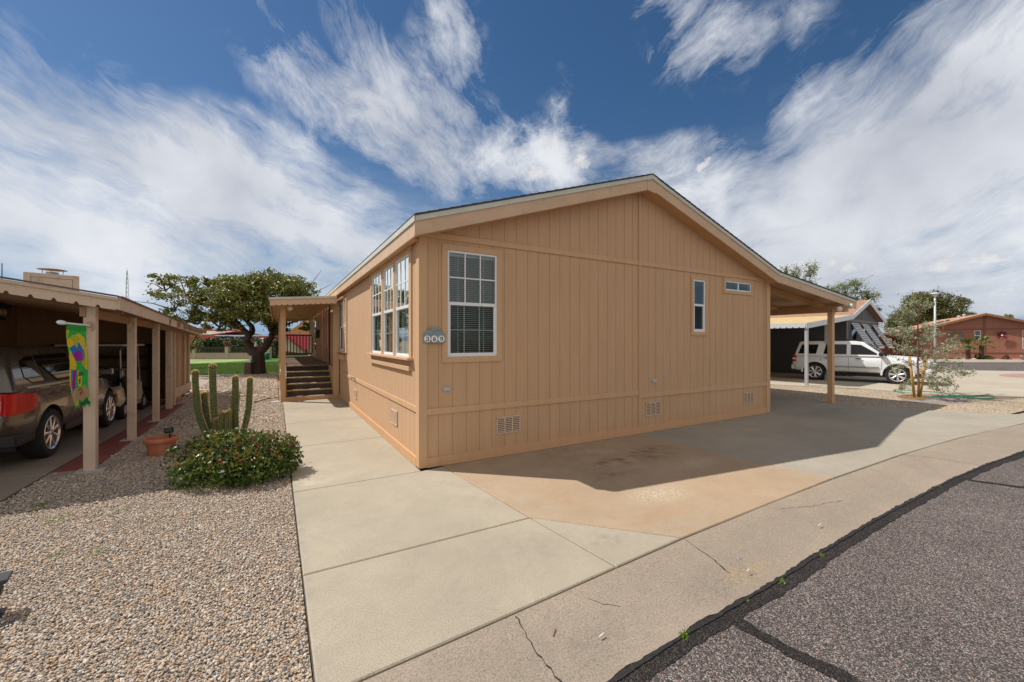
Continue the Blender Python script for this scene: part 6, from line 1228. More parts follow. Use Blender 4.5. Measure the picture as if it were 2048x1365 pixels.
g = MB(); g.box((6.02, 0, 0), (6.16, .03, 2.6), TG); g.box((6.16, 0, 2.52), (12, .02, 2.62), TG); g.box((8.9, 0, 2.62), (9.0, .022, 3.45), TG); g.box((6.16, 0, .66), (12, .02, .74), TG); g.box((11.9, 0, 0), (12.02, .03, 2.6), TG); obj('trim', g, greyT, gh)
for a in GW: window(gh, TG, *a[:2], a[2], a[3], mid=1.6, blinds=False, screen=False)
def slab2(mb, pts, y0, y1, t): roof_slab(mb, pts, y0, y1, t)
g = MB(); slab2(g, [(6.0, 2.79), (8.95, 3.64), (12.4, 2.68)], .0, HY, .05); gr = obj('roof', g, M['brown_shingle'], gh)
g = MB(); n = 30
x0, z0, x1, z1 = -.02, 2.235, 6.0, 2.775
pts = []
for k in range(n): a = k/n; b = (k+.55)/n; c = (k+.7)/n; pts += [(x0+(x1-x0)*a, z0+(z1-z0)*a+.012), (x0+(x1-x0)*b, z0+(z1-z0)*b+.012), (x0+(x1-x0)*c, z0+(z1-z0)*c-.008)]
pts.append((x1, z1)); slab2(g, pts, .03, HY, .03); cr2 = obj('carport_roof', g, simple('aged_yellow_metal', (.55, .40, .18), .5, .15, 4), gh)
g = MB()
for (a, b, c, d) in ((-.03, 2.245, 6.0, 2.785), (6.0, 2.785, 8.95, 3.65), (8.95, 3.65, 12.42, 2.69)): g.prism([(a, b), (c, d), (c, d-.2), (a, b-.2)], -.03, .0, T=lambda a, b, c: (a, c, b))
obj('fascia', g, whiteM, gr)
g = MB(); scallop(g, (-.04, .0, 2.245), (-.04, HY, 2.245), .17, (-.02, 0, 0), .2, .04); obj('valance', g, whiteM, cr2, fix=False)
gp = simple('carport_post_paint', (.38, .40, .41), .5, .1)
for (x, y) in ((.06, .0), (.06, 4.2), (.06, 8.4), (3.05, .2)):
    g = MB(); g.box((x-.05, y-.05, 0), (x+.05, y+.05, 2.08 if x < 1 else 2.32)); obj('post', g, gp, cr2, bevel=.005)
g = MB()
for k in range(6): g.box((1+k*.9, .1, 2.06+.09*(1+k*.9)+.0), (1.05+k*.9, HY, 2.14+.09*(1+k*.9)))
obj('purlin', g, greyT, cr2)
for i, (a, b, c, d) in enumerate(GW):                       # slatted metal awnings
    g = MB(); u0, u1 = a-.12, b+.14
    for k in range(13): t = k/13; y = .22-.60*t; z = 2.42-1.08*t; g.bar((u0, y, z), (u1, y, z), .055, .02, up=(0, -.87, .48))
    aw = obj('awning', g, whiteM, gh); g = MB(); g.add([(u0, .235, 2.39), (u1, .235, 2.39), (u1, -.37, 1.30), (u0, -.37, 1.30)], [(0,1,2,3)]); obj('awning_back', g, simple('awning_grey', (.07, .075, .08), .6), aw, fix=False); g = MB(); g.box((u0, -.42, 1.24), (u1, -.39, 1.36))
    for u in (u0, u1): g.bar((u, .22, 2.42), (u, -.40, 1.30), .03, .03); g.bar((u, .24, 1.4), (u, -.39, 1.34), .015, .015)
    obj('awning_frame', g, whiteM, aw)
g = MB(); g.box((6.30, 0, 1.28), (6.52, .012, 1.50), TG); obj('number_panel', g, greyT, gh)
rw = thing('wall_wreath', 'pale ring shaped wreath hanging on the dark carport wall above the white SUV', 'wreath', tuple(Vector((14.924, 2.365, 0))+Matrix.Rotation(R(7.5), 3, 'Z')@Vector((5.98, 6.4, 2.05))), R(7.5)); g = MB()
for k in range(36):
    a = 2*math.pi*k/36; b = 2*math.pi*(k+1)/36; g.tube([(0, .44*math.cos(a), .44*math.sin(a)), (0, .44*math.cos(b), .44*math.sin(b))], .10, 8, cap=False)
obj('ring', g, simple('wreath_grey', (.30, .30, .30), .9, .3, 14), rw, smooth=True, merge=.02); g = MB(); g.tube([(-.1, -.3, -.42), (-.12, -.45, -.5)], .06, 8); obj('bow', g, simple('wreath_bow', (.5, .42, .34), .8), rw)
pv = thing('roof_vent_pipe', 'short grey vent pipe with a flashing collar on the brown roof above the carport', 'vent pipe', tuple(Vector((14.924, 2.365, 0))+Matrix.Rotation(R(7.5), 3, 'Z')@Vector((6.9, 1.9, 3.0)))); g = MB(); g.tube([(0, 0, 0), (0, 0, .28)], .05, 10); obj('pipe', g, M['steel'], pv); g = MB(); g.lathe([(.14, .02), (.06, .10)], n=14); obj('collar', g, M['steel'], pv)

# ------------------------------------------------------------------ clay coloured house across the cross street
A = dep(1893, 716, 38); A.z = 0; rh = thing('far_house', 'clay red single storey house with a low gable across the street', 'house', tuple(A), R(-65.1)+0)
claS = siding_mat('clay_siding', (.335, .15, .105), .9); claT = simple('clay_trim', (.21, .085, .055), .75, .1); HR = 15.0
TR = lambda u, o, z: (u, -o, z); g = MB(); ztr = lambda u: 2.72+.315*(u+1.68) if u < 2.37 else 4.0-.315*(u-2.37)
ztr.k = [2.37]; RW = [(1.78, 2.16, 1.75, 2.55), (4.62, 5.6, .95, 2.55)]
siding(g, TR, -1.68, 6.42, 0, ztr, RW, pitch=.4, first=-1.5); siding(g, lambda u, o, z: (-1.68-o, u, z), 0, HR, 0, 2.72, [], pitch=.4, first=.2); obj('wall', g, claS, rh, fix=False)
g = MB(); g.box((-1.68, 0, 2.62), (6.42, .03, 2.72), TR); g.box((2.30, 0, .6), (2.44, .035, 3.95), TR); g.box((-1.68, 0, .5), (6.42, .03, .6), TR); g.box((-1.70, 0, 0), (-1.55, .032, 2.6), TR); obj('trim', g, claT, rh)
window(rh, TR, *RW[0][:2], RW[0][2], RW[0][3], mid=2.1, blinds=True, screen=False); window(rh, TR, *RW[1][:2], RW[1][2], RW[1][3], mid=1.8, blinds=False, screen=False)
g = MB(); roof_slab(g, [(-5.4, 2.25), (-1.95, 2.72), (2.37, 4.10), (6.75, 2.72)], -.45, HR+.3, .06); r2 = obj('roof', g, M['red_shingle'], rh)
g = MB()
for (a, b, c, d) in ((-5.4, 2.25, -1.95, 2.72), (-1.95, 2.72, 2.37, 4.10), (2.37, 4.10, 6.75, 2.72)): g.prism([(a, b), (c, d), (c, d-.2), (a, b-.2)], -.48, -.45, T=lambda a, b, c: (a, c, b))
obj('fascia', g, simple('clay_fascia', (.26, .12, .06), .7, .1), r2)
for y in (0, 4, 8): g = MB(); g.box((-5.2, y-.06, 0), (-5.08, y+.06, 2.2)); obj('post', g, claT, r2)
g = MB(); g.box((-5.2, 8.2, 0), (-1.7, 8.35, 2.3)); obj('wall', g, claS, rh)
g = MB(); g.prism([(-.5, 3.18), (.7, 3.565), (.7, 3.70), (-.5, 3.31)], 2.2, 3.0, T=lambda a, b, c: (a, c, b)); obj('skylight', g, simple('skylight_dome', (.06, .07, .08), .25), r2, bevel=.03)
for (x, y) in ((1.5, 1.6), (1.0, .9), (-3.0, .8)): g = MB(); z = 2.72+.32*(x+1.95) if x > -1.95 else 2.55; g.tube([(x, y, z), (x, y, z+.22)], .06, 8); g.lathe([(.12, z+.2), (.13, z+.28), (.0, z+.33)], (x, y, 0), 12); obj('roof_vent', g, clearlens, r2)
RM = lambda v: tuple(A+Matrix.Rotation(R(-65.1), 3, 'Z')@Vector(v))
# fence left of the house
fn = thing('picket_fence', 'low rust red picket fence left of the clay red house', 'fence', RM((-5.0, 1.2, 0)), R(-65.1)); g = MB()
for k in range(30): g.box((-3.0+k*.2, -.02, 0), (-2.92+k*.2, .02, 1.05))
obj('pickets', g, simple('rust_fence', (.27, .07, .035), .8, .2), fn); g = MB(); g.box((-3.0, .02, .3), (2.9, .05, .4)); g.box((-3.0, .02, .85), (2.9, .05, .95)); obj('rails', g, bpy.data.materials['rust_fence'], fn)
# wall flowers
wf = thing('wall_ornament', 'grey blue petalled sunflower ornament with an orange centre on the clay red wall', 'wall ornament', RM((.60, -.08, 2.1)), R(-65.1)); pet = MB(); cen = MB()
for k in range(16): a = 2*math.pi*k/16; c, s = math.cos(a), math.sin(a); pet.add([(.12*c, -.01, .12*s), (.30*c-.07*s, -.04, .30*s+.07*c), (.47*c, -.06, .40*s), (.30*c+.07*s, -.04, .30*s-.07*c)], [(0,1,2,3)])
obj('petals', pet, simple('blue_metal', (.10, .17, .20), .4, .3, 6, metal=.3), wf, fix=False); cen.lathe([(0, -.07), (.10, -.06), (.16, -.03)], n=14, ax='y')
for k in range(8): a = 2*math.pi*k/8; c, s = math.cos(a), math.sin(a); cen.add([(.10*c-.05*s, -.05, .10*s+.05*c), (.24*c, -.07, .24*s), (.10*c+.05*s, -.05, .10*s-.05*c)], [(0,1,2)])
obj('centre', cen, simple('orange_metal', (.55, .22, .02), .5), wf, fix=False)
wf = thing('wall_ornament', 'round black and red metal starburst ornament on the clay red wall', 'wall ornament', RM((3.40, -.12, 2.10)), R(-65.1)); p1, p2 = MB(), MB(); r0 = random.Random(3)
for k in range(26):
    a = 2*math.pi*k/26; c, s = math.cos(a), math.sin(a); L_ = r0.uniform(.36, .50); m = p1 if k % 3 else p2; m.add([(.06*c, -.01, .06*s), (.22*c-.045*s, -.10, .22*s+.045*c), (L_*c, -.16, L_*s), (.22*c+.045*s, -.10, .22*s-.045*c)], [(0,1,2,3)])
obj('black_rays', p1, M['black'], wf, fix=False); obj('red_rays', p2, simple('red_metal', (.40, .01, .015), .4), wf, fix=False); g = MB(); g.lathe([(0, -.14), (.05, -.12), (.07, -.05)], n=12, ax='y'); obj('centre', g, M['white'], wf)
def palm(px, py, Z, h, label, seed, lean=.12, spread=.62):
    b = dep(px, py, Z); b.z = 0; t = thing('palm', label, 'palm', tuple(b), 0, 'small palms in front of the clay red house'); r = np.random.default_rng(seed); g = MB(); P = [Vector((-lean*(k/8), 0, h*k/8)) for k in range(9)]; g.tube(P, [.16, .15, .14, .15, .14, .15, .16, .17, .12], 10)
    for k in range(60): z = h*.1+h*.85*r.random(); a = r.uniform(0, 6.28); c, s = math.cos(a), math.sin(a); x = -lean*z/h; g.add([(x+.13*c-.03*s, .13*s+.03*c, z), (x+.13*c+.03*s, .13*s-.03*c, z), (x+.19*c, .19*s, z+.10)], [(0,1,2)])
    obj('trunk', g, M['bark_palm'], t, fix=False); V = []
    for f in range(26):
        a = r.uniform(0, 6.28); e = r.uniform(-.3, 1.2); c, s = math.cos(a), math.sin(a); tip = np.array([-lean, 0, h]); stem = tip+np.array([c*math.cos(e), s*math.cos(e), math.sin(e)])*spread*.45
        for k in range(15):
            b2 = (k-7)/7*1.15; dr = np.array([math.cos(a+b2)*math.cos(e), math.sin(a+b2)*math.cos(e), math.sin(e)]); L_ = spread*.62*(1-.25*abs(b2)); n_ = np.cross(dr, [0, 0, 1]); n_ = n_/max(1e-6, np.linalg.norm(n_))*.018; end = stem+dr*L_+np.array([0, 0, -.10-.05*abs(b2)])
            mid_ = stem+dr*L_*.5; V += [stem, mid_+n_, end, mid_-n_]
        sd = np.cross([c, s, 0], [0, 0, 1])*.012; V += [tip-sd, tip+sd, stem+sd, stem-sd]
    V = np.array(V); link('fronds', npmesh('fronds', V, 4, r.random(len(V)//4)), M['palm'], t)
palm(1937, 716, 35.6, 1.15, 'slim leaning palm, left of two before the clay red house', 5, .25, .95); palm(1963.5, 716, 35.2, 1.25, 'thick trunked palm, right of two before the clay red house', 6, .05, 1.05)
def low_plant(name, px, py, Z, rad, n, size, mat, label, cat, seed, h=None):
    b = dep(px, py, Z); b.z = 0; r = np.random.default_rng(seed); P = blob_points([((0, 0, (h or rad)*.5), (rad, rad*.7, (h or rad)*.6))], n, r, .3, .5); P = P[P[:, 2] > 0]; o = leaves(name, P, size, mat, None, .5, seed=seed); o.location = b; return tag(o, label, cat)
low_plant('shrub', 1955, 716, 35.2, .30, 300, .10, M['leaf_hedge'], 'small upright green shrub between the two palms', 'shrub', 1, .5); low_plant('shrub', 1976, 717, 35.0, .50, 500, .10, M['leaf_pale'], 'low flowering shrub right of the thick trunked palm', 'shrub', 2, .34); low_plant('shrub', 1918, 716, 35.5, .5, 400, .09, M['leaf_silver'], 'low pale ground shrub at the left corner of the clay red house', 'shrub', 3, .25)
for px, h, rad, lab, col in ((2013, .42, .17, 'dark tall clay jar by the clay red house wall', (.10, .04, .035)), (2008.5, .24, .15, 'orange round clay pot beside the dark jar', (.45, .14, .05))):
    b = dep(px, 716.4, 34.9); g = MB(); g.lathe([(0, 0), (rad*.6, 0), (rad, h*.45), (rad*.85, h*.75), (rad*.5, h*.9), (rad*.62, h), (rad*.5, h*.98), (rad*.4, h*.8)], n=20); o = obj('clay_pot', g, simple('pot_%d' % int(px), col, .7, .2), None, smooth=True); o.location = (b.x, b.y, 0); tag(o, lab, 'pot')
for i, (px, w) in enumerate(((1948, .16), (1928, .14), (1942, .1), (1997, .14), (1990, .1))): b = dep(px, 717.2, 34.8); rock('garden_rock', (b.x, b.y, .04), w, stone, ['largest pale rock at the foot of the palms', 'pale rock left of the slim palm', 'small pale rock between the palms', 'pale rock between the flowering shrub and the pots', 'small pale rock right of the flowering shrub'][i], 'rock', None, .6, 60+i)
b = dep(2043, 719, 34.2); gl = thing('path_light', 'small grey path light at the right edge before the clay red house', 'garden light', (b.x, b.y, 0)); g = MB(); g.tube([(0, 0, 0), (0, 0, .26)], .02, 6); obj('stake', g, M['steel'], gl); g = MB(); g.box((-.1, -.1, .24), (.1, .1, .40)); obj('lamp_head', g, M['steel'], gl, bevel=.03)
g = MB(); a1 = Vector(dep(1990, 716, 35.6)); a2 = Vector(dep(2060, 717.3, 34.0)); a1.z = a2.z = .06; g.bar(a1, a2, .25, .10); tag(obj('brick_edging', g, simple('red_brick_edging', (.50, .22, .18), .8, .3, 20)), 'low red brick edging along the clay red house', 'edging')
# street lamp
b = dep(1870, 716, 24); b.z = 0; lm = thing('street_lamp', 'slim pale street lamp post with a small flat lantern head', 'street lamp', tuple(b)); ht = 1.6+(682-594)/FPX*24; g = MB(); g.tube([(0, 0, 0), (0, 0, ht)], [.055, .045], 12); g.lathe([(.11, 0), (.10, .25), (.06, .3)], n=12); obj('pole', g, simple('pale_pole', (.50, .55, .57), .5), lm, smooth=True); g = MB(); g.lathe([(.05, ht), (.07, ht+.03), (.15, ht+.17), (.0, ht+.17)], n=8); obj('lantern_glass', g, clearlens, lm); g = MB(); g.lathe([(.22, ht+.19), (.20, ht+.22), (.08, ht+.26), (0, ht+.27)], n=20); g.lathe([(.22, ht+.19), (.15, ht+.165)], n=20); obj('cap', g, whiteM, lm)
# young tree with two stakes
def young_tree():
    Z = 11.8; b = dep(1838, 791, Z); b.z = -.03; t = thing('young_tree', 'young silver leaved tree tied between two wooden stakes', 'tree', tuple(b)); q = lambda px, py, dz=0: dep(px, py, Z+dz)-b
    g = MB(); limb(g, [(0, 0, 0), q(1836, 740), q(1835, 690), q(1836, 650), q(1838, 625), q(1842, 603)], .032, .006, 8, 2, .012)
    br = [((1836, 700), (1805, 672, -.3), (1775, 664, -.5)), ((1836, 690), (1812, 650, .2), (1790, 640, .4)), ((1836, 660), (1850, 655, .1), (1893, 645, .3)), ((1836, 650), (1815, 635, 0), (1802, 622, .1)), ((1838, 632), (1850, 612, 0), (1866, 608, .1)), ((1838, 632), (1832, 615, .1), (1828, 604, .1)), ((1838, 640), (1822, 628, 0), (1808, 625, 0)),
          ((1836, 720), (1870, 695, .3), (1905, 685, .5)), ((1836, 730), (1880, 700, -.3), (1925, 705, -.5)), ((1836, 745), (1885, 725, .3), (1930, 728, .5)), ((1836, 750), (1890, 740, -.4), (1942, 748, -.6)), ((1836, 755), (1880, 755, .2), (1915, 772, .3)), ((1836, 715), (1810, 700, .4), (1785, 685, .6)), ((1836, 735), (1812, 722, -.3), (1796, 742, -.4)), ((1836, 700), (1862, 675, -.2), (1880, 665, -.3)),
          ((1836, 690), (1848, 670, .4), (1862, 655, .7)), ((1836, 745), (1855, 760, -.5), (1880, 785, -.7)), ((1836, 725), (1850, 710, -.5), (1890, 712, -.8)), ((1836, 760), (1870, 770, .5), (1900, 760, .8)), ((1836, 680), (1818, 672, -.5), (1795, 655, -.6)), ((1836, 740), (1860, 735, .6), (1910, 738, .9)), ((1836, 708), (1826, 694, -.6), (1812, 702, -.8)), ((1836, 670), (1826, 655, .5), (1815, 662, .8)), ((1836, 752), (1822, 760, .3), (1802, 775, .4))]
    r = np.random.default_rng(3); P = []
    for k, (a, m, e) in enumerate(br):
        pa, pm, pe = q(*a), q(*m), q(*e); L_ = limb(g, [pa, pm, pe], .011, .003, 5, k, .02)
        for _ in range(6):
            s0 = L_[r.integers(2, len(L_))]; dv = Vector((pe-pa)).normalized()+Vector(r.normal(size=3))*.7; tip = s0+dv*r.uniform(.08, .24); g.tube([s0, tip], [.004, .002], 4, cap=False)
            for u in np.linspace(.1, 1, 9): P.append(np.array(s0.lerp(tip, u))+r.normal(size=3)*.022)
        for j in range(34): u = r.uniform(.25, 1); i = min(len(L_)-2, int(u*(len(L_)-1))); P.append(np.array(L_[i].lerp(L_[i+1], r.random()))+r.normal(size=3)*.03)
    obj('trunk', g, simple('young_bark', (.20, .10, .05), .8, .3, 20), t, smooth=True); P = np.array(P); P = np.concatenate([P, P+r.normal(size=P.shape)*.022, P+r.normal(size=P.shape)*.035, P+r.normal(size=P.shape)*.045]); leaves('foliage', P, .064, M['leaf_silver'], t, .30, seed=4)
    wdm = simple('stake_wood', (.45, .26, .07), .8, .2, 12)
    for i, (a, bb, lab) in enumerate((((1829, 793), (1819, 713), 'round wooden stake left of the young tree trunk'), ((1840, 792), (1852, 708), 'round wooden stake right of the young tree trunk'))):
        p0 = dep(*a, Z-.12 if i == 0 else Z+.0); p0.z = -.03; p1 = dep(*bb, Z-.1 if i == 0 else Z+.1); o = MB(); o.tube([p0, p1], .032, 10); tag(obj('tree_stake', o, wdm, smooth=True), lab, 'stake')
    g = MB(); p = q(1829, 728); g.tube([q(1821, 730, -.1), q(1836, 727), q(1849, 726, .1)], .006, 5); obj('tie', g, M['black'], t)
young_tree()
g = MB(); H = [(15.2, -.2, -.0), (15.7, .25, .012), (16.0, .2, .012), (15.95, -.2, .012), (16.3, -.8, .012), (15.7, -1.1, -.0), (15.3, -1.5, -.0), (15.4, -1.75, -.0), (15.9, -1.9, -.005), (16.5, -1.75, .012), (16.4, -1.55, .012), (15.6, -1.45, -.0), (15.0, -1.0, -.0), (14.7, -.9, .0)]
HP = [Vector(p) for p in H]; 
for _ in range(3): HP = [HP[0]]+[v for a, b in zip(HP, HP[1:]) for v in (a.lerp(b, .25), a.lerp(b, .75))]+[HP[-1]]
g.tube(HP, .014, 8); tag(obj('garden_hose', g, simple('green_hose', (.01, .30, .14), .4), smooth=True), 'green garden hose looping on the gravel by the young tree', 'hose')
# more trees on the right
def bg_tree(name, label, Z, base, blobs_, n, size, mat, trunk=.25, seed=1, shell=.3, clump=.7, limbs=True):
    b = dep(base[0], base[1], Z); b.z = 0; t = thing(name, label, 'tree', tuple(b)); k = Z/FPX; r = np.random.default_rng(seed); rot = np.array(Matrix.Rotation(-TH, 3, 'Z')); out = []; g = MB(); vol = np.array([x[2]*x[3] for x in blobs_], float); vol /= vol.sum()
    top = None
    for (px, py, rx, ry), w in zip(blobs_, vol):
        c = np.array(dep(px, py, Z+r.uniform(-.5, .5)*rx*k)-b); p = blob_points([((0, 0, 0), (rx*k, rx*k*.8, ry*k))], int(n*w), r, shell, clump)@rot.T+c; out.append(p)
        cz = c.copy(); limb(g, [(0, 0, 0), (cz[0]*.12, cz[1]*.12, cz[2]*.45), (cz[0]*.7, cz[1]*.7, cz[2]*.78), tuple(cz)], trunk, trunk*.12, 7, seed, .12)
        if limbs:
            for j in range(9): e = c+rot@(r.normal(size=3)*np.array([rx*k*.6, rx*k*.4, ry*k*.5])); g.tube([cz*.9, (cz+e)/2+[0, 0, .1], e], [trunk*.22, trunk*.12, .02], 4, cap=False)
    obj('trunk', g, M['bark'], t, smooth=True); leaves('crown', np.concatenate(out), size, mat, t, .55, seed=seed); return t
bg_tree('tall_tree', 'thin crowned tree rising just past the tan carport roof, left of the pair', 42, (1605, 712), [(1622, 538, 17, 22), (1592, 546, 18, 20), (1572, 542, 12, 14), (1618, 568, 18, 18), (1600, 580, 28, 14)], 2300, .15, M['leaf_pale'], .10, 11, .05, .5)
bg_tree('tall_tree', 'thin crowned spring tree behind the grey gabled house', 40, (1712, 712), [(1690, 575, 22, 16), (1715, 568, 20, 14), (1738, 592, 22, 18), (1700, 598, 26, 14), (1748, 618, 14, 12), (1662, 580, 16, 12), (1722, 605, 20, 10)], 3600, .15, M['leaf_pale'], .10, 12, .05, .55)
bg_tree('broad_tree', 'broad dark olive tree behind the clay red house', 58, (1862, 712), [(1850, 618, 44, 34), (1812, 640, 30, 26), (1890, 622, 34, 30), (1838, 605, 30, 22), (1870, 604, 32, 20), (1795, 652, 20, 20), (1900, 650, 30, 18), (1835, 655, 50, 26)], 26000, .22, M['leaf_olive'], .5, 13, .45, .6, False)
bg_tree('broad_tree', 'smaller olive tree beside the broad one behind the clay red roof', 62, (1925, 712), [(1925, 607, 13, 13), (1922, 635, 26, 14), (1945, 640, 22, 12), (1968, 645, 14, 9)], 7000, .20, M['leaf_olive'], .35, 14, .4, .6, False)
bg_tree('distant_tree', 'treetop showing just above the right slope of the clay red roof', 70, (2014, 712), [(2016, 634, 9, 6)], 260, .35, M['leaf_pale'], .2, 15, .3, .4, False)

# ------------------------------------------------------------------ across the lawn
ZL_ = 36.0; F0 = dep(480, 718, ZL_); F0.z = 0; u = lambda px, Z=ZL_: (px-480)*ZL_/FPX*1.0
BW = thing('garden_wall', 'low pinkish block wall with a metal picket fence on top along the far side of the lawn', 'wall', tuple(F0), -TH); g = MB(); g.box((u(330), 0, -.05), (u(536), .2, .50)); g.box((u(330), -.01, .50), (u(536), .21, .54)); obj('block_wall', g, simple('pink_block', (.38, .28, .24), .9, .12, 4), BW)
fm = simple('fence_metal', (.10, .085, .07), .6); g = MB(); g.box((u(330), .08, .56), (u(536), .11, .59)); g.box((u(330), .08, .98), (u(536), .11, 1.01)); x = u(330)
while x < u(536): g.box((x, .085, .54), (x+.018, .105, 1.06)); x += .13
obj('fence', g, fm, BW)
for px in (352, 384, 450, 507, 534): g = MB(); g.box((u(px), -.03, 0), (u(px)+.28, .24, 1.08)); obj('pillar', g, simple('cream_pillar', (.42, .32, .24), .85, .1), BW)
for i, (a, b_, h, lab) in enumerate(((358, 380, 1.75, 'dark clipped hedge block nearest the left carport'), (381, 402, 1.85, 'dark clipped hedge, second from the left carport'), (401, 438, 2.0, 'widest dark clipped hedge behind the fence'), (445, 484, 1.95, 'dark clipped hedge left of the tree trunk'), (499, 524, 1.95, 'dark clipped hedge seen through the fork of the tree'))):
    x0, x1 = u(a)*1.06, u(b_)*1.06; c = F0+Matrix.Rotation(-TH, 3, 'Z')@Vector(((x0+x1)/2, 2.4, 0)); r = np.random.default_rng(70+i); n = 2600; w2 = (x1-x0)/2; p = r.uniform(-1, 1, (n, 3)); m = np.abs(p).argmax(1); p[np.arange(n), m] = np.sign(p[np.arange(n), m])*r.uniform(.86, 1.02, n); nr = (np.abs(p)**5).sum(1)**.2; p = p/nr[:, None]*r.uniform(.9, 1.04, n)[:, None]
    P = p*np.array([w2, .8, h/2])+[0, 0, h/2]; t = thing('hedge', lab, 'hedge', (c.x, c.y, 0), -TH, 'clipped hedges behind the fence'); leaves('foliage', P, .16, M['leaf_hedge'], t, .6, seed=i); g = MB()
    for j in range(3): g.tube([(w2*(j-1)*.6, 0, 0), (w2*(j-1)*.6, 0, h*.6)], .05, 6)
    obj('stem', g, M['bark'], t)
red = simple('red_metal_roof', (.40, .05, .05), .45, .1, 2); cream = simple('cream_metal', (.58, .53, .43), .6, .06, 2); crw = simple('brown_stucco', (.36, .22, .15), .85, .1, 2)
def bld(name, label, px, Z): p = dep(px, 714, Z); return thing(name, label, 'building', (p.x, p.y, 0), -TH)
def zz_(py, Z): return HC-(py-682)*Z/FPX
Z = 56; k = Z/FPX
b1 = bld('clubhouse', 'long low building with a cream metal roof and a deep red eave behind the hedges', 400, Z); g = MB(); g.box((-7, 0, 0), (58*k*.9, 8, zz_(672, Z))); obj('wall', g, crw, b1)
def ribs(mb, x0, x1, yz0, yz1, pitch, w=.05, h=.04):
    x = x0
    while x < x1: mb.bar((x, yz0[0], yz0[1]+h/2), (x, yz1[0], yz1[1]+h/2), w, h); x += pitch
g = MB(); z0, z1 = zz_(669, Z), zz_(660.5, Z); g.add([(-7, -1, z0), (40*k, -1, z0), (56*k, 3, z1), (-7, 3, z1), (-7, 7, z0), (66*k, 7, z0)], [(0,1,2,3), (3,2,5,4)]); rb = obj('roof', g, cream, b1, fix=False); g = MB(); ribs(g, -6.8, 40*k, (-1, z0), (3, z1), .45); obj('roof_ribs', g, cream, rb)
g = MB(); g.bar((-7, 3, z1+.05), (57*k, 3, z1+.05), .5, .22); g.bar((40*k, -1, z0+.03), (56*k, 3, z1+.05), .8, .10); g.box((-7, -1.1, zz_(677, Z)), (40*k, -1.0, zz_(670, Z))); obj('roof_trim', g, red, rb)
Z = 60; k = Z/FPX; b2 = bld('clubhouse', 'wide building with a cream roof and red ridge behind the big tree', 540, Z); z0, z1 = zz_(690, Z), zz_(674, Z); g = MB(); g.box((-75*k, 0, 0), (110*k, 9, z0)); obj('wall', g, crw, b2)
g = MB(); g.add([(-85*k, -1, z0), (115*k, -1, z0), (115*k, 4, z1), (-68*k, 4, z1), (115*k, 9, z0), (-85*k, 9, z0)], [(0,1,2,3), (3,2,4,5), (0,3,5)]); rb = obj('roof', g, cream, b2, fix=False); g = MB(); ribs(g, -64*k, 114*k, (-1, z0), (4, z1), .5); obj('roof_ribs', g, cream, rb)
g = MB(); g.bar((-69*k, 4, z1+.05), (115*k, 4, z1+.05), .9, .26); g.bar((-85*k, -1, z0), (-68*k, 4, z1+.05), .7, .12); g.box((-85*k, -1.1, z0-.25), (115*k, -1, z0)); obj('roof_trim', g, red, rb)
Z = 46; k = Z/FPX; b3 = bld('pavilion', 'gabled cream pavilion with red ribbed roof seen between the tree and the porch', 575, Z); zp, ze = zz_(668, Z), zz_(697, Z); g = MB(); g.add([(-38*k, 0, ze), (0, 0, zp), (34*k, 0, ze), (34*k, 0, ze-.6), (-38*k, 0, ze)], [(0,1,2,3)]); g.add([(-36*k, .05, ze), (-5*k, .05, .9), (34*k, .05, .9), (34*k, .05, ze), (0, .05, zp-.1)], [(0,1,2,3,4)]); obj('gable', g, cream, b3, fix=False)
g = MB(); g.box((-38*k, .3, 0), (38*k, 6, ze-.05)); w3 = obj('wall', g, crw, b3); g = MB(); g.box((-20*k, .26, .9), (-6*k, .30, 1.5)); obj('window', g, M['carglass'], w3)
g = MB(); g.add([(-42*k, -.6, ze-.2), (0, -.6, zp), (0, 7, zp), (-42*k, 7, ze-.2), (38*k, -.6, ze-.1), (38*k, 7, ze-.1)], [(0,1,2,3), (1,4,5,2)]); rb = obj('roof', g, red, b3, fix=False); g = MB()
for j in range(14): y = -.6+j*.55; g.bar((-42*k, y, ze-.17), (0, y, zp+.03), .06, .06); g.bar((0, y, zp+.03), (38*k, y, ze-.07), .06, .06)
g.bar((-42*k, -.65, ze-.25), (0, -.65, zp-.05), .05, .28); g.bar((0, -.65, zp-.05), (38*k, -.65, ze-.15), .05, .28); obj('roof_trim', g, red, rb)
p = dep(553, 700, 66); g = MB(); g.box((-.27, -.2, 0), (.27, .2, zz_(640, 66))); o = obj('red_pylon', g, simple('red_orange_paint', (.55, .05, .02), .5), None, bevel=.03); o.location = (p.x, p.y, 0); tag(o, 'tall red orange square pylon beside the porch post', 'pylon')
p = dep(534, 718, 35.2); g = MB(); g.lathe([(0, 0), (.17, 0), (.21, .5), (.22, .52), (.16, .58), (0, .6)], n=16); o = obj('waste_bin', g, simple('green_bin', (.02, .16, .10), .5), None, smooth=True); o.location = (p.x, p.y, 0); tag(o, 'green waste bin by the pavilion at the edge of the lawn', 'bin')
p = dep(375, 720, 33.5); gs = thing('golf_sign', 'small pale sign on a thin post at the putting green', 'sign', (p.x, p.y, 0), -TH); g = MB(); g.tube([(.04, 0, 0), (0, 0, .5)], .012, 6); obj('post', g, M['black'], gs); g = MB(); g.box((-.08, -.01, .42), (.08, .01, .62)); obj('panel', g, simple('pale_blue_sign', (.50, .62, .68), .5), gs, bevel=.01)
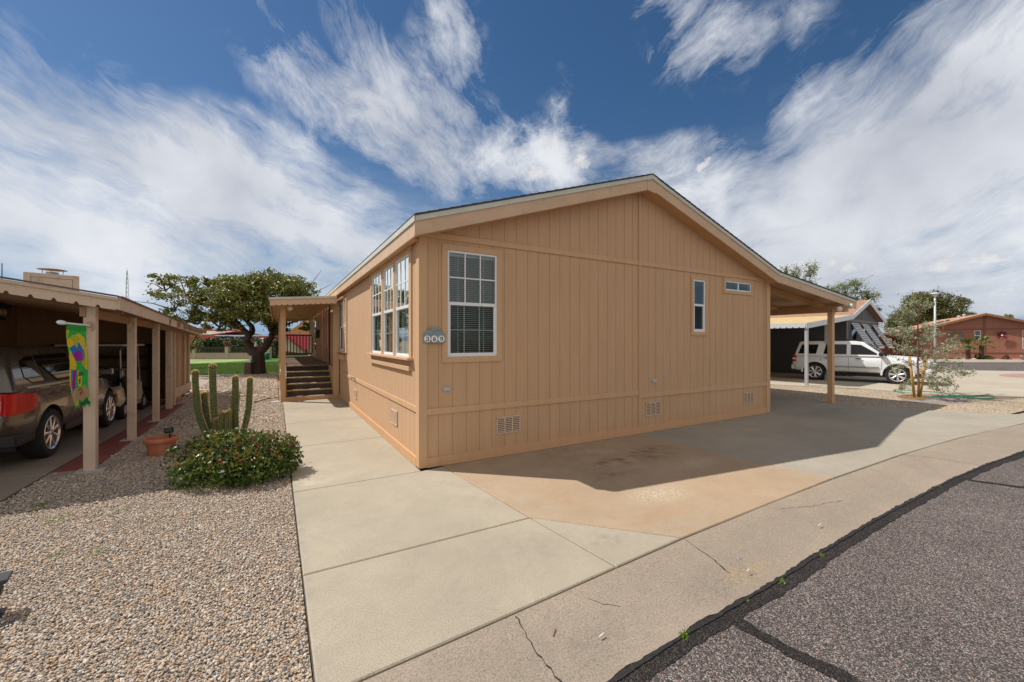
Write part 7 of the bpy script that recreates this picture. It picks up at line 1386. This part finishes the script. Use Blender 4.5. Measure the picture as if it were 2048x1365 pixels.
for i, (px, Z, h, lab) in enumerate(((512, 37, 1.55, 'pale stone statue on a pedestal behind the fence left of the trunk'),)):
    p = dep(px, 716, Z); t = thing('garden_statue', lab, 'statue', (p.x, p.y, 0)); g = MB(); g.lathe([(.28, 0), (.25, .1), (.18, .2), (.18, .55), (.25, .62), (.25, .68)], n=4); obj('pedestal', g, simple('statue_stone', (.45, .34, .26), .9), t); g = MB(); g.tube([(0, 0, .68), (.02, 0, .85), (-.02, 0, 1.05), (.01, 0, 1.25), (0, 0, 1.33), (0, 0, 1.40), (0, 0, 1.5)], [.16, .13, .10, .14, .05, .08, .03], 12); obj('figure', g, bpy.data.materials['statue_stone'], t, smooth=True)
bg_tree('bare_tree', 'bare twiggy tree beyond the pavilion roof seen through the porch', 62, (585, 712), [(582, 663, 20, 9)], 300, .18, M['leaf_pale'], .15, 17, .2, .6)
bg_tree('small_tree', 'small pale tree showing above the cream roof left of the big tree', 70, (413, 712), [(413, 654, 12, 8)], 700, .26, M['leaf_olive'], .2, 18, .2, .6)
p = dep(650, 700, 60); b4 = thing('far_gable', 'small orange brown gable roof beyond the porch railing', 'building', (p.x-2, p.y, 0), -TH); g = MB(); g.box((-3.2, 0, 0), (5, 5, 2.8)); obj('wall', g, crw, b4); g = MB(); g.add([(-3.7, -.3, 2.5), (-.5, -.3, 4.6), (-.5, 5.3, 4.6), (-3.7, 5.3, 2.5), (5, -.3, 1.6), (5, 5.3, 1.6)], [(0,1,2,3), (1,4,5,2), (0,1,4)]); obj('roof', g, simple('orange_brown_roof', (.42, .22, .09), .7), b4, fix=False)
g = MB(); pts = []
for i, a in enumerate(np.linspace(-200, 1500, 60)): 
    c = dep(a, 682, 1300); h = 12+26*math.exp(-((a-640)/70)**2)+10*abs(math.sin(a*.013))+4*abs(math.sin(a*.05)); g.v += [(c.x, c.y, -1), (c.x*1.02, c.y*1.02, h), (c.x*1.2, c.y*1.2, -1)]
    if i: n = 3*i; g.f += [(n-3, n, n+1, n-2), (n-2, n+1, n+2, n-1)]; g.mi += [0, 0]
struct('hills', g, simple('far_hills', (.16, .22, .30), 1, .1, .01), fix=False)  # bluish distance haze is put into the hills' base colour
